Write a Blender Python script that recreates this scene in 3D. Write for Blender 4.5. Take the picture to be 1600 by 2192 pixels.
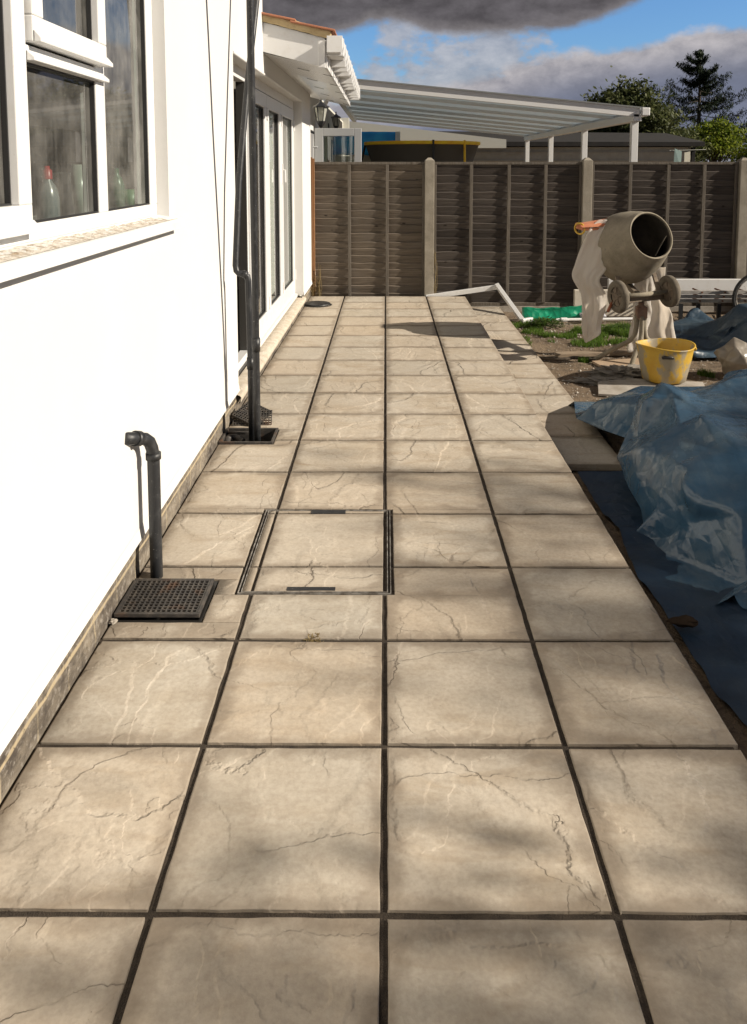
import bpy, bmesh, math, random
from mathutils import Vector, Matrix, noise, Euler
R = math.radians
for o in list(bpy.data.objects): bpy.data.objects.remove(o)
SC = bpy.context.scene
COL = SC.collection

# ------------------------------------------------------------------ camera
cam = bpy.data.cameras.new("camera"); camo = bpy.data.objects.new("camera", cam); COL.objects.link(camo)
SC.camera = camo
cam.sensor_fit = 'VERTICAL'; cam.sensor_height = 36; cam.lens = 1747/2192*36
cam.shift_x = -16.5/2192; cam.shift_y = -(1096-526.3)/2192
cam.clip_start = .05; cam.clip_end = 2000
camo.location = (0, 0, 1.6); camo.rotation_euler = (R(90-5.6), 0, R(.31))

# ------------------------------------------------------------------ sun, sky, exposure
SUN_AZ = 14.0      # degrees from +X towards -Y
SUN_EL = 29.5
sd = Vector((math.cos(R(SUN_AZ))*math.cos(R(SUN_EL)), -math.sin(R(SUN_AZ))*math.cos(R(SUN_EL)), math.sin(R(SUN_EL))))
sl = bpy.data.lights.new("sun", 'SUN'); so = bpy.data.objects.new("sun", sl); COL.objects.link(so)
sl.energy = 4.6; sl.angle = R(.55); sl.color = (1.0, .90, .76)
so.rotation_euler = sd.to_track_quat('Z', 'Y').to_euler(); so.location = sd*40
vs = SC.view_settings
vs.view_transform = 'Standard'; vs.look = 'None'; vs.exposure = .68; vs.gamma = 1; vs.use_curve_mapping = False

class G:
    """small node graph helper"""
    def __init__(s, nt): s.nt = nt
    def n(s, typ, **kw):
        nd = s.nt.nodes.new(typ)
        for k, v in kw.items():
            if k == 'ins':
                for a, b in v.items(): s.put(nd.inputs[a], b)
            else: setattr(nd, k, v)
        return nd
    def put(s, sock, v):
        if isinstance(v, bpy.types.NodeSocket): s.nt.links.new(v, sock)
        elif isinstance(v, bpy.types.Node): s.nt.links.new(v.outputs[0], sock)
        else:
            try: sock.default_value = v
            except Exception: sock.default_value = (*v, 1)
    def math(s, op, a, b=None, c=None, clamp=False):
        nd = s.n('ShaderNodeMath', operation=op, use_clamp=clamp); s.put(nd.inputs[0], a)
        if b is not None: s.put(nd.inputs[1], b)
        if c is not None: s.put(nd.inputs[2], c)
        return nd.outputs[0]
    def vmath(s, op, a, b=None):
        nd = s.n('ShaderNodeVectorMath', operation=op); s.put(nd.inputs[0], a)
        if b is not None: s.put(nd.inputs[1], b)
        return nd.outputs[0]
    def mapr(s, v, a, b, c=0., d=1., smooth=False):
        nd = s.n('ShaderNodeMapRange', interpolation_type='SMOOTHSTEP' if smooth else 'LINEAR'); s.put(nd.inputs[0], v)
        for i, x in enumerate((a, b, c, d)): s.put(nd.inputs[i+1], x)
        return nd.outputs[0]
    def mix(s, f, a, b, mode='MIX'):
        nd = s.n('ShaderNodeMix', data_type='RGBA', blend_type=mode); s.put(nd.inputs[0], f)
        for i, x in ((6, a), (7, b)):
            if isinstance(x, tuple) and len(x) == 3: x = (*x, 1)
            s.put(nd.inputs[i], x)
        return nd.outputs[2]
    def noise(s, vec, scale, detail=4, rough=.55, dist=0., out=0):
        nd = s.n('ShaderNodeTexNoise'); s.put(nd.inputs['Vector'], vec)
        for k, v in (('Scale', scale), ('Detail', detail), ('Roughness', rough), ('Distortion', dist)): nd.inputs[k].default_value = v
        return nd.outputs[out]
    def voro(s, vec, scale, feature='F1', out=0, rnd=1.):
        nd = s.n('ShaderNodeTexVoronoi', feature=feature); s.put(nd.inputs['Vector'], vec); nd.inputs['Scale'].default_value = scale
        nd.inputs['Randomness'].default_value = rnd
        return nd.outputs[out]
    def obj(s): return s.n('ShaderNodeTexCoord').outputs['Object']
    def scale(s, vec, sc, loc=(0, 0, 0)):
        nd = s.n('ShaderNodeMapping'); s.put(nd.inputs[0], vec); nd.inputs['Scale'].default_value = sc; nd.inputs['Location'].default_value = loc
        return nd.outputs[0]
    def bump(s, h, strength=.3, dist=.01, nrm=None):
        nd = s.n('ShaderNodeBump'); s.put(nd.inputs['Height'], h); nd.inputs['Strength'].default_value = strength; nd.inputs['Distance'].default_value = dist
        if nrm is not None: s.put(nd.inputs['Normal'], nrm)
        return nd.outputs[0]

def mat(name, col=(.5, .5, .5), rough=.6, metal=0, build=None, **kw):
    m = bpy.data.materials.new(name); m.use_nodes = True
    b = m.node_tree.nodes['Principled BSDF']; g = G(m.node_tree)
    b.inputs['Base Color'].default_value = (*col, 1); b.inputs['Roughness'].default_value = rough; b.inputs['Metallic'].default_value = metal
    for k, v in kw.items(): b.inputs[k.replace('_', ' ')].default_value = v
    if build: build(g, b)
    return m

def sky():
    w = bpy.data.worlds.new("World"); SC.world = w; w.use_nodes = True
    nt = w.node_tree; g = G(nt); bg = nt.nodes['Background']
    st = g.n('ShaderNodeTexSky', sky_type='NISHITA'); st.sun_disc = False; st.sun_elevation = R(SUN_EL)
    st.sun_rotation = R(90+SUN_AZ); st.air_density = 1.15; st.dust_density = .35; st.ozone_density = 2.2
    tc = g.n('ShaderNodeTexCoord').outputs['Generated']
    sx = g.n('ShaderNodeSeparateXYZ'); g.put(sx.inputs[0], tc); x, y, z = sx.outputs
    az = g.math('MULTIPLY', g.math('ARCTAN2', x, y), 57.2958)      # degrees, 0 = +Y, positive to the right
    el = g.math('MULTIPLY', g.math('ARCSINE', z), 57.2958)
    cv = g.n('ShaderNodeCombineXYZ'); g.put(cv.inputs[0], g.math('MULTIPLY', az, .15)); g.put(cv.inputs[1], g.math('MULTIPLY', el, .24)); cv.inputs[2].default_value = 3.7
    big = g.noise(cv, 1.3, 7, .55, .1); fine = g.noise(cv, 4.6, 8, .62, .05)
    nn = g.math('ADD', g.math('MULTIPLY', g.math('SUBTRACT', big, .5), 1.2), g.math('MULTIPLY', g.math('SUBTRACT', fine, .5), .55))
    def curve(pts):        # elevation of a cloud edge as a function of azimuth
        mr = g.mapr(az, -20, 40)
        fc = g.n('ShaderNodeFloatCurve'); c = fc.mapping.curves[0]
        for i, (a, e) in enumerate(pts):
            px, py = (a+20)/60, e/20
            if i < 2: c.points[i].location = (px, py)
            else: c.points.new(px, py)
        fc.mapping.update(); g.put(fc.inputs['Value'], mr)
        return g.math('MULTIPLY', fc.outputs[0], 20)
    bank_e = curve([(-20, 4.2), (-4, 4.5), (1, 5.0), (5, 5.6), (9, 6.9), (14, 7.8), (20, 8.5), (27, 8.8), (40, 9.5)])
    top_e = curve([(-20, 8), (-8, 8.2), (-3, 8.6), (-.5, 9.4), (.8, 9.6), (3, 8.9), (9, 8.9), (13, 9.3), (17, 10.5), (21, 11.4), (30, 12.5), (40, 14)])
    b1 = g.mapr(g.math('ADD', g.math('SUBTRACT', bank_e, el), g.math('MULTIPLY', nn, 1.8)), -.25, .6, smooth=True)
    b2 = g.mapr(g.math('ADD', g.math('SUBTRACT', el, top_e), g.math('MULTIPLY', nn, 1.3)), -.25, .55, smooth=True)
    # broken cumulus between the two, mostly left of centre
    wnd = g.math('MULTIPLY', g.mapr(az, -5, 1, smooth=True), g.mapr(az, 12, 7, smooth=True))
    b3 = g.math('MULTIPLY', g.mapr(g.math('ADD', nn, g.math('MULTIPLY', wnd, .44)), .17, .40, smooth=True), .80)
    hi = g.mapr(el, 30, 85); b2 = g.math('MULTIPLY', b2, g.mapr(g.math('ADD', nn, g.math('MULTIPLY', g.math('SUBTRACT', 1., hi), 1.)), -.2, .25, smooth=True))  # unseen overhead cloud kept thick to make the ambient light less blue
    detail = g.noise(cv, 2.6, 8, .62, .15)
    lo_t = g.mapr(g.math('SUBTRACT', bank_e, el), .1, 3.4, smooth=True)
    bankc = g.mix(lo_t, (5.2, 4.9, 5.0), (1.75, 1.95, 2.7))
    bankc = g.mix(g.mapr(detail, .36, .66), g.mix(.55, bankc, (1.2, 1.3, 1.75)), bankc)
    bankc = g.mix(g.mapr(el, 2.4, .4), bankc, (2.6, 2.6, 3.0))
    tt = g.mapr(g.math('ADD', g.math('SUBTRACT', el, top_e), g.math('MULTIPLY', nn, 2.)), .1, 1.3, smooth=True)
    topc = g.mix(tt, (2.0, 1.85, 1.9), (.76, .70, .76))
    topc = g.mix(g.mapr(detail, .38, .68), topc, g.mix(.5, topc, (2.1, 1.95, 2.1)))
    blue = g.mix(1., st.outputs[0], (.58, .86, 1.24), 'MULTIPLY')
    c = g.mix(b3, blue, g.mix(g.mapr(detail, .3, .7), (2.6, 2.7, 3.1), (5.2, 5.0, 5.1)))
    c = g.mix(b1, c, bankc)
    c = g.mix(b2, c, topc)
    g.put(bg.inputs[0], c); bg.inputs[1].default_value = .068
sky()

# ------------------------------------------------------------------ building blocks
class MB:
    def __init__(s): s.v = []; s.f = []; s.a = []; s.cur = (0., 0., 0.)
    def add(s, v, f):
        o = len(s.v); s.v += [tuple(p) for p in v]; s.f += [tuple(i+o for i in q) for q in f]; s.a += [s.cur]*len(f)
        return s
    def box(s, a, b, M=None):
        x0, y0, z0 = a; x1, y1, z1 = b
        v = [(x0, y0, z0), (x1, y0, z0), (x1, y1, z0), (x0, y1, z0), (x0, y0, z1), (x1, y0, z1), (x1, y1, z1), (x0, y1, z1)]
        if M is not None: v = [M @ Vector(p) for p in v]
        return s.add(v, [(0, 3, 2, 1), (4, 5, 6, 7), (0, 1, 5, 4), (1, 2, 6, 5), (2, 3, 7, 6), (3, 0, 4, 7)])
    def bar(s, p, q, w, h, up=(0, 0, 1)):
        p, q = Vector(p), Vector(q); d = (q-p).normalized(); u = Vector(up)
        sdv = d.cross(u).normalized(); u = sdv.cross(d)
        c = [(-w/2, -h/2), (w/2, -h/2), (w/2, h/2), (-w/2, h/2)]
        v = [p+sdv*a+u*b for a, b in c]+[q+sdv*a+u*b for a, b in c]
        return s.add(v, [(3, 2, 1, 0), (4, 5, 6, 7), (0, 1, 5, 4), (1, 2, 6, 5), (2, 3, 7, 6), (3, 0, 4, 7)])
    def tube(s, pts, r, n=12, caps=True):
        pts = [Vector(p) for p in pts]; m = len(pts)
        rs = r if isinstance(r, (list, tuple)) else [r]*m
        t0 = (pts[1]-pts[0]).normalized(); ref = Vector((0, 0, 1)) if abs(t0.z) < .9 else Vector((1, 0, 0))
        nrm = t0.cross(ref).normalized(); v = []
        for i, p in enumerate(pts):
            t = (pts[min(i+1, m-1)]-pts[max(i-1, 0)]).normalized()
            nrm = (nrm-t*nrm.dot(t)).normalized(); bn = t.cross(nrm)
            v += [p+(nrm*math.cos(2*math.pi*k/n)+bn*math.sin(2*math.pi*k/n))*rs[i] for k in range(n)]
        f = [(i*n+k, i*n+(k+1) % n, (i+1)*n+(k+1) % n, (i+1)*n+k) for i in range(m-1) for k in range(n)]
        if caps: f += [tuple(range(n-1, -1, -1)), tuple(range((m-1)*n, m*n))]
        return s.add(v, f)
    def lathe(s, prof, M, n=40, jit=0, seed=0):
        v = []
        for i, (r, t) in enumerate(prof):
            for k in range(n):
                a = 2*math.pi*k/n; rr = r+(noise.noise(Vector((math.cos(a)*2, math.sin(a)*2, t*6+seed)))*jit if jit else 0)
                v.append(M @ Vector((rr*math.cos(a), rr*math.sin(a), t)))
        m = len(prof)
        return s.add(v, [(i*n+k, i*n+(k+1) % n, (i+1)*n+(k+1) % n, (i+1)*n+k) for i in range(m-1) for k in range(n)])
    def build(s, name, m, parent=None, smooth=False, bevel=0, house=False, sub=0, solid=0, attr=False):
        v = s.v
        if house: v = [(p[0]+HO(p[1]), p[1], p[2]) for p in v]
        me = bpy.data.meshes.new(name); me.from_pydata(v, [], s.f); me.update()
        if attr:
            ca = me.attributes.new('slab', 'FLOAT_COLOR', 'FACE')
            for i, c in enumerate(s.a): ca.data[i].color = (*c, 1)
        if m is not None: me.materials.append(m)
        o = bpy.data.objects.new(name, me); COL.objects.link(o)
        if parent is not None: o.parent = parent; o.matrix_parent_inverse = Matrix.Translation(parent.location).inverted() if parent.type == 'EMPTY' and parent.rotation_euler[:] == (0., 0., 0.) else Matrix.Identity(4)
        if smooth:
            for p in me.polygons: p.use_smooth = True
        if solid:
            q = o.modifiers.new('solid', 'SOLIDIFY'); q.thickness = solid
        if bevel:
            q = o.modifiers.new('bevel', 'BEVEL'); q.width = bevel; q.segments = 2; q.limit_method = 'ANGLE'; q.angle_limit = R(40)
        if sub:
            q = o.modifiers.new('sub', 'SUBSURF'); q.levels = q.render_levels = sub
        return o

def HO(y):      # the rendered wall runs very slightly towards the patio beyond the downpipe
    return 0. if y < 4.6 else (y-4.6)/5.35*.045
def empty(name, loc, label, cat, group=None):
    o = bpy.data.objects.new(name, None); COL.objects.link(o); o.location = loc; o.empty_display_size = .1
    tag(o, label, cat, group); return o
def tag(o, label=None, cat=None, group=None, kind=None):
    if label: o['label'] = label
    if cat: o['category'] = cat
    if group: o['group'] = group
    if kind: o['kind'] = kind
    return o
def copy_tree(o, parent=None):
    c = o.copy(); COL.objects.link(c); c.parent = parent
    for ch in o.children: copy_tree(ch, c)
    return c
def bez(pts, n=8):      # Catmull-Rom through the points
    P = [Vector(p) for p in pts]; P = [P[0]*2-P[1]]+P+[P[-1]*2-P[-2]]; out = []
    for i in range(1, len(P)-2):
        for k in range(n):
            t = k/n; a, b, c, d = P[i-1:i+3]
            out.append(.5*((2*b)+(c-a)*t+(2*a-5*b+4*c-d)*t*t+(3*b-a-3*c+d)*t**3))
    return out+[P[-2]]
def axisM(loc, axis):
    return Matrix.Translation(Vector(loc)) @ Vector(axis).to_track_quat('Z', 'Y').to_matrix().to_4x4()
RND = random.Random(11)

# ------------------------------------------------------------------ materials
def m_slab(g, b):
    at = g.n('ShaderNodeAttribute', attribute_name='slab'); sc = g.n('ShaderNodeSeparateColor'); g.put(sc.inputs[0], at.outputs['Color'])
    r1, r2, r3 = sc.outputs
    ob = g.obj(); off = g.n('ShaderNodeCombineXYZ'); g.put(off.inputs[0], g.math('MULTIPLY', r1, 37.)); g.put(off.inputs[1], g.math('MULTIPLY', r2, 23.)); g.put(off.inputs[2], g.math('MULTIPLY', r3, 9.))
    p = g.vmath('ADD', ob, off)
    n1 = g.noise(p, 2.1, 5, .6); n2 = g.noise(p, 7, 6, .62); n3 = g.noise(p, 70, 4, .6); n4 = g.noise(p, 260, 2, .5)
    st = g.noise(g.scale(p, (1.2, 4.2, 1)), 2.6, 5, .55, .8)
    col = g.mix(g.mapr(n1, .35, .65), (.415, .352, .265), (.475, .424, .345))
    col = g.mix(g.mapr(n2, .42, .72, 0, .34), col, (.505, .478, .410))
    col = g.mix(g.mapr(st, .50, .74, 0, .6), col, (.285, .212, .130))
    col = g.mix(g.mapr(r3, 0, 1, 0, .65), col, g.mix(r1, (.47, .385, .285), (.39, .375, .325)))
    col = g.mix(g.mapr(n3, .35, .75, 0, .42), col, (.22, .18, .14)); n5 = g.noise(p, 24, 5, .65); col = g.mix(g.mapr(n5, .55, .74, 0, .22), col, (.235, .175, .125)); col = g.mix(g.mapr(n5, .44, .28, 0, .22), col, (.54, .50, .41))
    # dirty margins of each slab (distance stored per vertex)
    ed = g.n('ShaderNodeAttribute', attribute_name='edge').outputs['Fac']
    en = g.math('ADD', ed, g.math('MULTIPLY', g.math('SUBTRACT', n2, .5), 1.1))
    col = g.mix(g.mapr(en, 0.05, .5, .50, 0, smooth=True), col, (.150, .115, .080))
    # riven relief: stepped contours of slow noise, plus thin dark cracks along a few of them
    jg = g.vmath('MULTIPLY', g.vmath('SUBTRACT', g.noise(p, 9, 4, .6, out=1), (.5, .5, .5)), (.075, .075, .075)); pj = g.vmath('ADD', p, jg)
    rl = g.noise(g.scale(pj, (1, .62, 1)), 1.75, 1.2, .4, .25); rl2 = g.noise(g.scale(pj, (.62, 1.25, 1), (3, 8, 1)), 2.1, 1.5, .4, .3)
    def steps(v, lv, w=.006): return g.mapr(v, lv-w, lv+w, smooth=True)
    step = g.math('ADD', steps(rl, .502), g.math('MULTIPLY', steps(rl2, .54), .5))
    step = g.math('ADD', step, g.math('MULTIPLY', g.math('ADD', steps(rl, .58, .01), steps(rl, .44, .02)), .6))
    rl3 = g.noise(g.scale(pj, (.8, .5, 1), (5, 2, 7)), 4.2, 2.5, .5, .3); step = g.math('ADD', step, g.math('MULTIPLY', g.math('ADD', steps(rl3, .5, .008), steps(rl3, .6, .012)), .33))
    gate = g.mapr(g.noise(p, 2.9, 2), .55, .66, smooth=True)
    ln = g.mapr(g.math('ABSOLUTE', g.math('SUBTRACT', rl, .502)), 0, g.mapr(n2, .35, .65, .0010, .0055), 1, 0, smooth=True)
    ln2 = g.mapr(g.math('ABSOLUTE', g.math('SUBTRACT', rl2, .54)), 0, g.mapr(n2, .35, .65, .0045, .001), 1, 0, smooth=True)
    lines = g.math('MULTIPLY', g.math('MAXIMUM', ln, g.math('MULTIPLY', ln2, .6)), gate)
    col = g.mix(g.math('MULTIPLY', lines, .55), col, (.105, .078, .055))
    pale = g.math('MULTIPLY', g.mapr(g.math('ABSOLUTE', g.math('SUBTRACT', rl2, .47)), 0, .009, 1, 0, smooth=True), g.mapr(g.noise(p, 3.3, 2), .5, .62))
    col = g.mix(g.math('MULTIPLY', pale, .12), col, (.50, .42, .32))
    spk = g.mapr(g.voro(p, 34), .03, .045, 1, 0); spg = g.mapr(g.noise(p, 5, 1), .62, .68)
    col = g.mix(g.math('MULTIPLY', g.math('MULTIPLY', spk, spg), .7), col, (.10, .08, .06))
    col = g.mix(1., col, (1.02, 1.02, 1.04), 'MULTIPLY')
    g.put(b.inputs['Base Color'], col); g.put(b.inputs['Roughness'], g.mapr(n2, .3, .7, .62, .85)); b.inputs['Specular IOR Level'].default_value = .35
    h = g.math('ADD', g.math('MULTIPLY', step, .62), g.math('ADD', g.math('MULTIPLY', n2, .28), g.math('ADD', g.math('MULTIPLY', n1, .8), g.math('MULTIPLY', n3, .11))))
    h = g.math('SUBTRACT', h, g.math('MULTIPLY', lines, .5)); h = g.math('ADD', h, g.math('MULTIPLY', n4, .03))
    g.put(b.inputs['Normal'], g.bump(h, .9, .0085))
SLAB = mat('riven_paving_stone', build=m_slab)

def m_joint(g, b):
    p = g.obj(); n = g.noise(p, 30, 5); f = g.noise(p, 260, 3)
    g.put(b.inputs['Base Color'], g.mix(g.mapr(n, .3, .7), (.022, .016, .011), (.056, .042, .029))); b.inputs['Roughness'].default_value = .95
    g.put(b.inputs['Normal'], g.bump(g.math('ADD', n, f), .9, .006))
JOINT = mat('joint_sand', build=m_joint)

def m_render(g, b):
    p = g.obj(); n = g.noise(p, 1.3, 5); f = g.noise(p, 420, 3, .7); m = g.noise(p, 22, 4)
    g.put(b.inputs['Base Color'], g.mix(g.mapr(n, .3, .7), (.60, .595, .58), (.635, .63, .61))); b.inputs['Roughness'].default_value = .85
    g.put(b.inputs['Normal'], g.bump(g.math('ADD', g.math('MULTIPLY', f, .4), g.math('MULTIPLY', m, .7)), .45, .003))
RENDER = mat('white_render', build=m_render)

def m_plinth(g, b):
    p = g.obj(); sx = g.n('ShaderNodeSeparateXYZ'); g.put(sx.inputs[0], p)
    n = g.noise(g.scale(p, (1, .5, 1)), 7, 6, .65); f = g.noise(p, 45, 5, .65)
    col = g.mix(g.mapr(n, .38, .62), (.050, .040, .032), (.20, .17, .13))
    zl = g.math('ABSOLUTE', g.math('SUBTRACT', sx.outputs[2], g.math('ADD', .088, g.math('MULTIPLY', g.math('SUBTRACT', n, .5), .03))))
    col = g.mix(g.mapr(zl, .004, .009, .9, 0), col, (.38, .31, .20))
    yv = g.math('FRACT', g.math('MULTIPLY', sx.outputs[1], 1/.225)); yl = g.math('ABSOLUTE', g.math('SUBTRACT', yv, .5))
    col = g.mix(g.math('MULTIPLY', g.mapr(yl, .012, .03, .8, 0), g.mapr(n, .4, .55)), col, (.36, .30, .20))
    col = g.mix(g.mapr(f, .52, .74, 0, .7), col, (.36, .33, .29)); col = g.mix(g.mapr(f, .42, .3, 0, .8), col, (.03, .026, .022))
    g.put(b.inputs['Base Color'], col); b.inputs['Roughness'].default_value = .93
    g.put(b.inputs['Normal'], g.bump(g.math('ADD', n, g.math('MULTIPLY', f, .6)), .9, .012))
PLINTH = mat('brick_plinth', build=m_plinth)

def m_upvc(g, b):
    p = g.obj(); n = g.noise(p, 9, 5, .65); f = g.noise(g.scale(p, (1, 1, .4)), 60, 5, .7)
    col = g.mix(g.mapr(n, .55, .78, 0, .45), (.70, .70, .69), (.54, .49, .41))
    col = g.mix(g.mapr(f, .66, .76, 0, .75), col, (.30, .25, .19))
    g.put(b.inputs['Base Color'], col); g.put(b.inputs['Roughness'], g.mapr(n, .4, .7, .28, .55))
    g.put(b.inputs['Normal'], g.bump(f, .12, .002))
UPVC = mat('dusty_white_upvc', build=m_upvc)
UPVC2 = mat('white_upvc', build=lambda g, b: (g.put(b.inputs['Base Color'], g.mix(g.mapr(g.noise(g.obj(), 14, 5, .65), .5, .75, 0, .35), (.68, .68, .675), (.52, .49, .43))), g.put(b.inputs['Roughness'], .35)))
def m_screed(g, b):
    p = g.obj(); n = g.noise(p, 14, 6, .6); f = g.noise(p, 60, 4, .7)
    col = g.mix(g.mapr(n, .35, .65), (.42, .36, .28), (.55, .50, .42)); col = g.mix(g.mapr(f, .6, .72, 0, .7), col, (.20, .16, .12))
    g.put(b.inputs['Base Color'], col); b.inputs['Roughness'].default_value = .9
    g.put(b.inputs['Normal'], g.bump(g.math('ADD', n, f), .8, .01))
SCREED = mat('cement_screed', build=m_screed)
def m_crud(g, b):
    p = g.obj(); n = g.noise(p, 24, 6, .7); f = g.noise(p, 90, 4, .7)
    col = g.mix(g.mapr(n, .46, .66), (.66, .62, .55), (.34, .26, .18)); col = g.mix(g.mapr(f, .60, .72, 0, .75), col, (.14, .10, .07))
    g.put(b.inputs['Base Color'], col); b.inputs['Roughness'].default_value = .95
    g.put(b.inputs['Normal'], g.bump(g.math('ADD', n, f), 1., .012))
CRUD = mat('mortar_droppings', build=m_crud)
def m_glass(dirt, tint=(.9, .95, .93)):
    def f(g, b):
        nt = g.nt; out = nt.nodes['Material Output']
        p = g.obj(); s1 = g.noise(g.scale(p, (8, 8, .35)), 7, 5, .65); s2 = g.noise(p, 6, 5, .6); sp = g.mapr(g.voro(p, 60), .05, .12, 1, 0)
        d = g.math('ADD', g.mapr(s1, .46, .80, .08, .20), g.mapr(s2, .38, .75, .05, .45)); d = g.math('ADD', d, g.math('MULTIPLY', sp, g.mapr(s2, .5, .62, 0, .8)))
        d = g.math('MULTIPLY', d, dirt, clamp=True)
        tr = g.n('ShaderNodeBsdfTransparent'); tr.inputs[0].default_value = (*tint, 1)
        gl = g.n('ShaderNodeBsdfGlossy'); gl.inputs['Roughness'].default_value = .015
        fr = g.n('ShaderNodeFresnel'); fr.inputs['IOR'].default_value = 1.55
        m1 = g.n('ShaderNodeMixShader'); g.put(m1.inputs[0], g.math('ADD', g.math('MULTIPLY', fr.outputs[0], 1.25), .03, clamp=True)); g.put(m1.inputs[1], tr.outputs[0]); g.put(m1.inputs[2], gl.outputs[0])
        df = g.n('ShaderNodeBsdfDiffuse'); df.inputs[0].default_value = (.42, .41, .38, 1)
        m2 = g.n('ShaderNodeMixShader'); g.put(m2.inputs[0], d); g.put(m2.inputs[1], m1.outputs[0]); g.put(m2.inputs[2], df.outputs[0])
        g.put(out.inputs[0], m2.outputs[0])
    return f
GLASS_D = mat('dirty_window_glass', build=m_glass(.50))
GLASS_D2 = mat('dusty_window_glass', build=m_glass(.68, (.8, .9, .86)))
GLASS = mat('door_glass', build=m_glass(.14)); GLASS_C = mat('clear_glass', build=m_glass(.03))
GASKET = mat('black_gasket', (.02, .02, .02), .5)
def m_blackp(g, b):
    p = g.obj(); n = g.noise(p, 16, 6, .7); f = g.noise(p, 120, 3, .7)
    col = g.mix(g.mapr(n, .52, .76, 0, .5), (.016, .017, .019), (.085, .085, .082)); col = g.mix(g.mapr(f, .66, .72, 0, .8), col, (.34, .33, .31))
    g.put(b.inputs['Base Color'], col); g.put(b.inputs['Roughness'], g.mapr(n, .3, .7, .3, .6)); g.put(b.inputs['Normal'], g.bump(g.math('ADD', n, f), .2, .002))
BLACKP = mat('scuffed_black_plastic', build=m_blackp)
def m_grate(g, b):
    p = g.obj(); n = g.noise(p, 30, 5, .7); r = g.noise(p, 9, 4)
    col = g.mix(g.mapr(n, .45, .7, 0, .6), (.035, .032, .030), (.13, .11, .09)); col = g.mix(g.mapr(r, .58, .7, 0, .6), col, (.10, .045, .02))
    g.put(b.inputs['Base Color'], col); b.inputs['Roughness'].default_value = .55; g.put(b.inputs['Normal'], g.bump(n, .4, .003))
GRATE = mat('weathered_black_grate', build=m_grate)
PIT = mat('near_black_pit', (.012, .011, .010), .5)  # plain near-black, used for the drain pits and the tub's slot
STEEL = mat('galvanised_steel', build=lambda g, b: (g.put(b.inputs['Base Color'], g.mix(g.mapr(g.noise(g.obj(), 30, 4), .4, .6), (.16, .14, .12), (.36, .34, .31))), g.put(b.inputs['Roughness'], .5), g.put(b.inputs['Metallic'], .5)))

def m_wood(c1, c2, c3, grain=(1, 6, 26), sc=3.):
    def f(g, b):
        p = g.obj(); info = g.n('ShaderNodeAttribute', attribute_name='slab'); s3 = g.n('ShaderNodeSeparateColor'); g.put(s3.inputs[0], info.outputs['Color'])
        of = g.n('ShaderNodeCombineXYZ'); g.put(of.inputs[0], g.math('MULTIPLY', s3.outputs[0], 19.)); g.put(of.inputs[2], g.math('MULTIPLY', s3.outputs[1], 11.))
        q = g.vmath('ADD', p, of)
        n = g.noise(g.scale(q, grain), sc, 6, .62, .6); w = g.noise(q, 3.2, 4); kn = g.mapr(g.voro(g.scale(q, (1, 1, 2.2)), 3.6), .05, .11, 1, 0, smooth=True)
        col = g.mix(g.mapr(n, .32, .66), c1, c2); col = g.mix(g.mapr(w, .45, .7, 0, .7), col, c3)
        col = g.mix(g.math('MULTIPLY', s3.outputs[2], .7), col, (c1[0]*.5, c1[1]*.5, c1[2]*.5)); col = g.mix(g.math('MULTIPLY', kn, .8), col, (.015, .012, .009))
        g.put(b.inputs['Base Color'], col); b.inputs['Roughness'].default_value = .88; b.inputs['Specular IOR Level'].default_value = .2
        g.put(b.inputs['Normal'], g.bump(g.math('ADD', n, g.math('MULTIPLY', kn, .5)), .7, .004))
    return f
FENCE_WARM = mat('brown_lap_board', build=m_wood((.095, .076, .060), (.188, .155, .120), (.145, .124, .104)))
FENCE_GREY = mat('grey_lap_board', build=m_wood((.050, .041, .036), (.120, .102, .088), (.078, .068, .061)))
FENCE_BAT = mat('fence_batten_wood', build=m_wood((.085, .072, .058), (.155, .135, .112), (.11, .098, .085), (14, 6, 1)))
ORANGE_POST = mat('new_brown_timber', build=m_wood((.21, .105, .048), (.33, .18, .09), (.26, .14, .07), (16, 16, 1)))
PLANK = mat('dirty_plank', build=m_wood((.17, .13, .09), (.30, .235, .17), (.24, .20, .16), (2, 14, 14)))
PLANK2 = mat('new_plank', build=m_wood((.30, .205, .13), (.42, .31, .21), (.34, .27, .2), (2, 14, 14)))
def m_conc(c1, c2, dark=(.14, .12, .10)):
    def f(g, b):
        p = g.obj(); n = g.noise(p, 6, 6, .6); q = g.noise(p, 55, 5, .7); v = g.mapr(g.voro(p, 70), .06, .12, 1, 0)
        col = g.mix(g.mapr(n, .35, .65), c1, c2); col = g.mix(g.mapr(q, .56, .74, 0, .65), col, dark); col = g.mix(g.math('MULTIPLY', v, .5), col, dark)
        g.put(b.inputs['Base Color'], col); b.inputs['Roughness'].default_value = .92; g.put(b.inputs['Normal'], g.bump(g.math('ADD', n, g.math('MULTIPLY', q, .5)), .7, .006))
    return f
CONC_POST = mat('concrete_post', build=m_conc((.215, .19, .15), (.30, .27, .22)))
CONC = mat('rough_concrete', build=m_conc((.26, .23, .19), (.40, .37, .33)))
CEMENT = mat('cement_coated_steel', build=m_conc((.185, .160, .115), (.285, .250, .190), (.10, .085, .062)))
CEMENT_D = mat('cement_coated_frame', build=m_conc((.10, .078, .058), (.22, .175, .130), (.055, .042, .034)))
MORTAR = mat('wet_mortar', build=m_conc((.15, .135, .115), (.24, .22, .19), (.07, .06, .05)))

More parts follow.
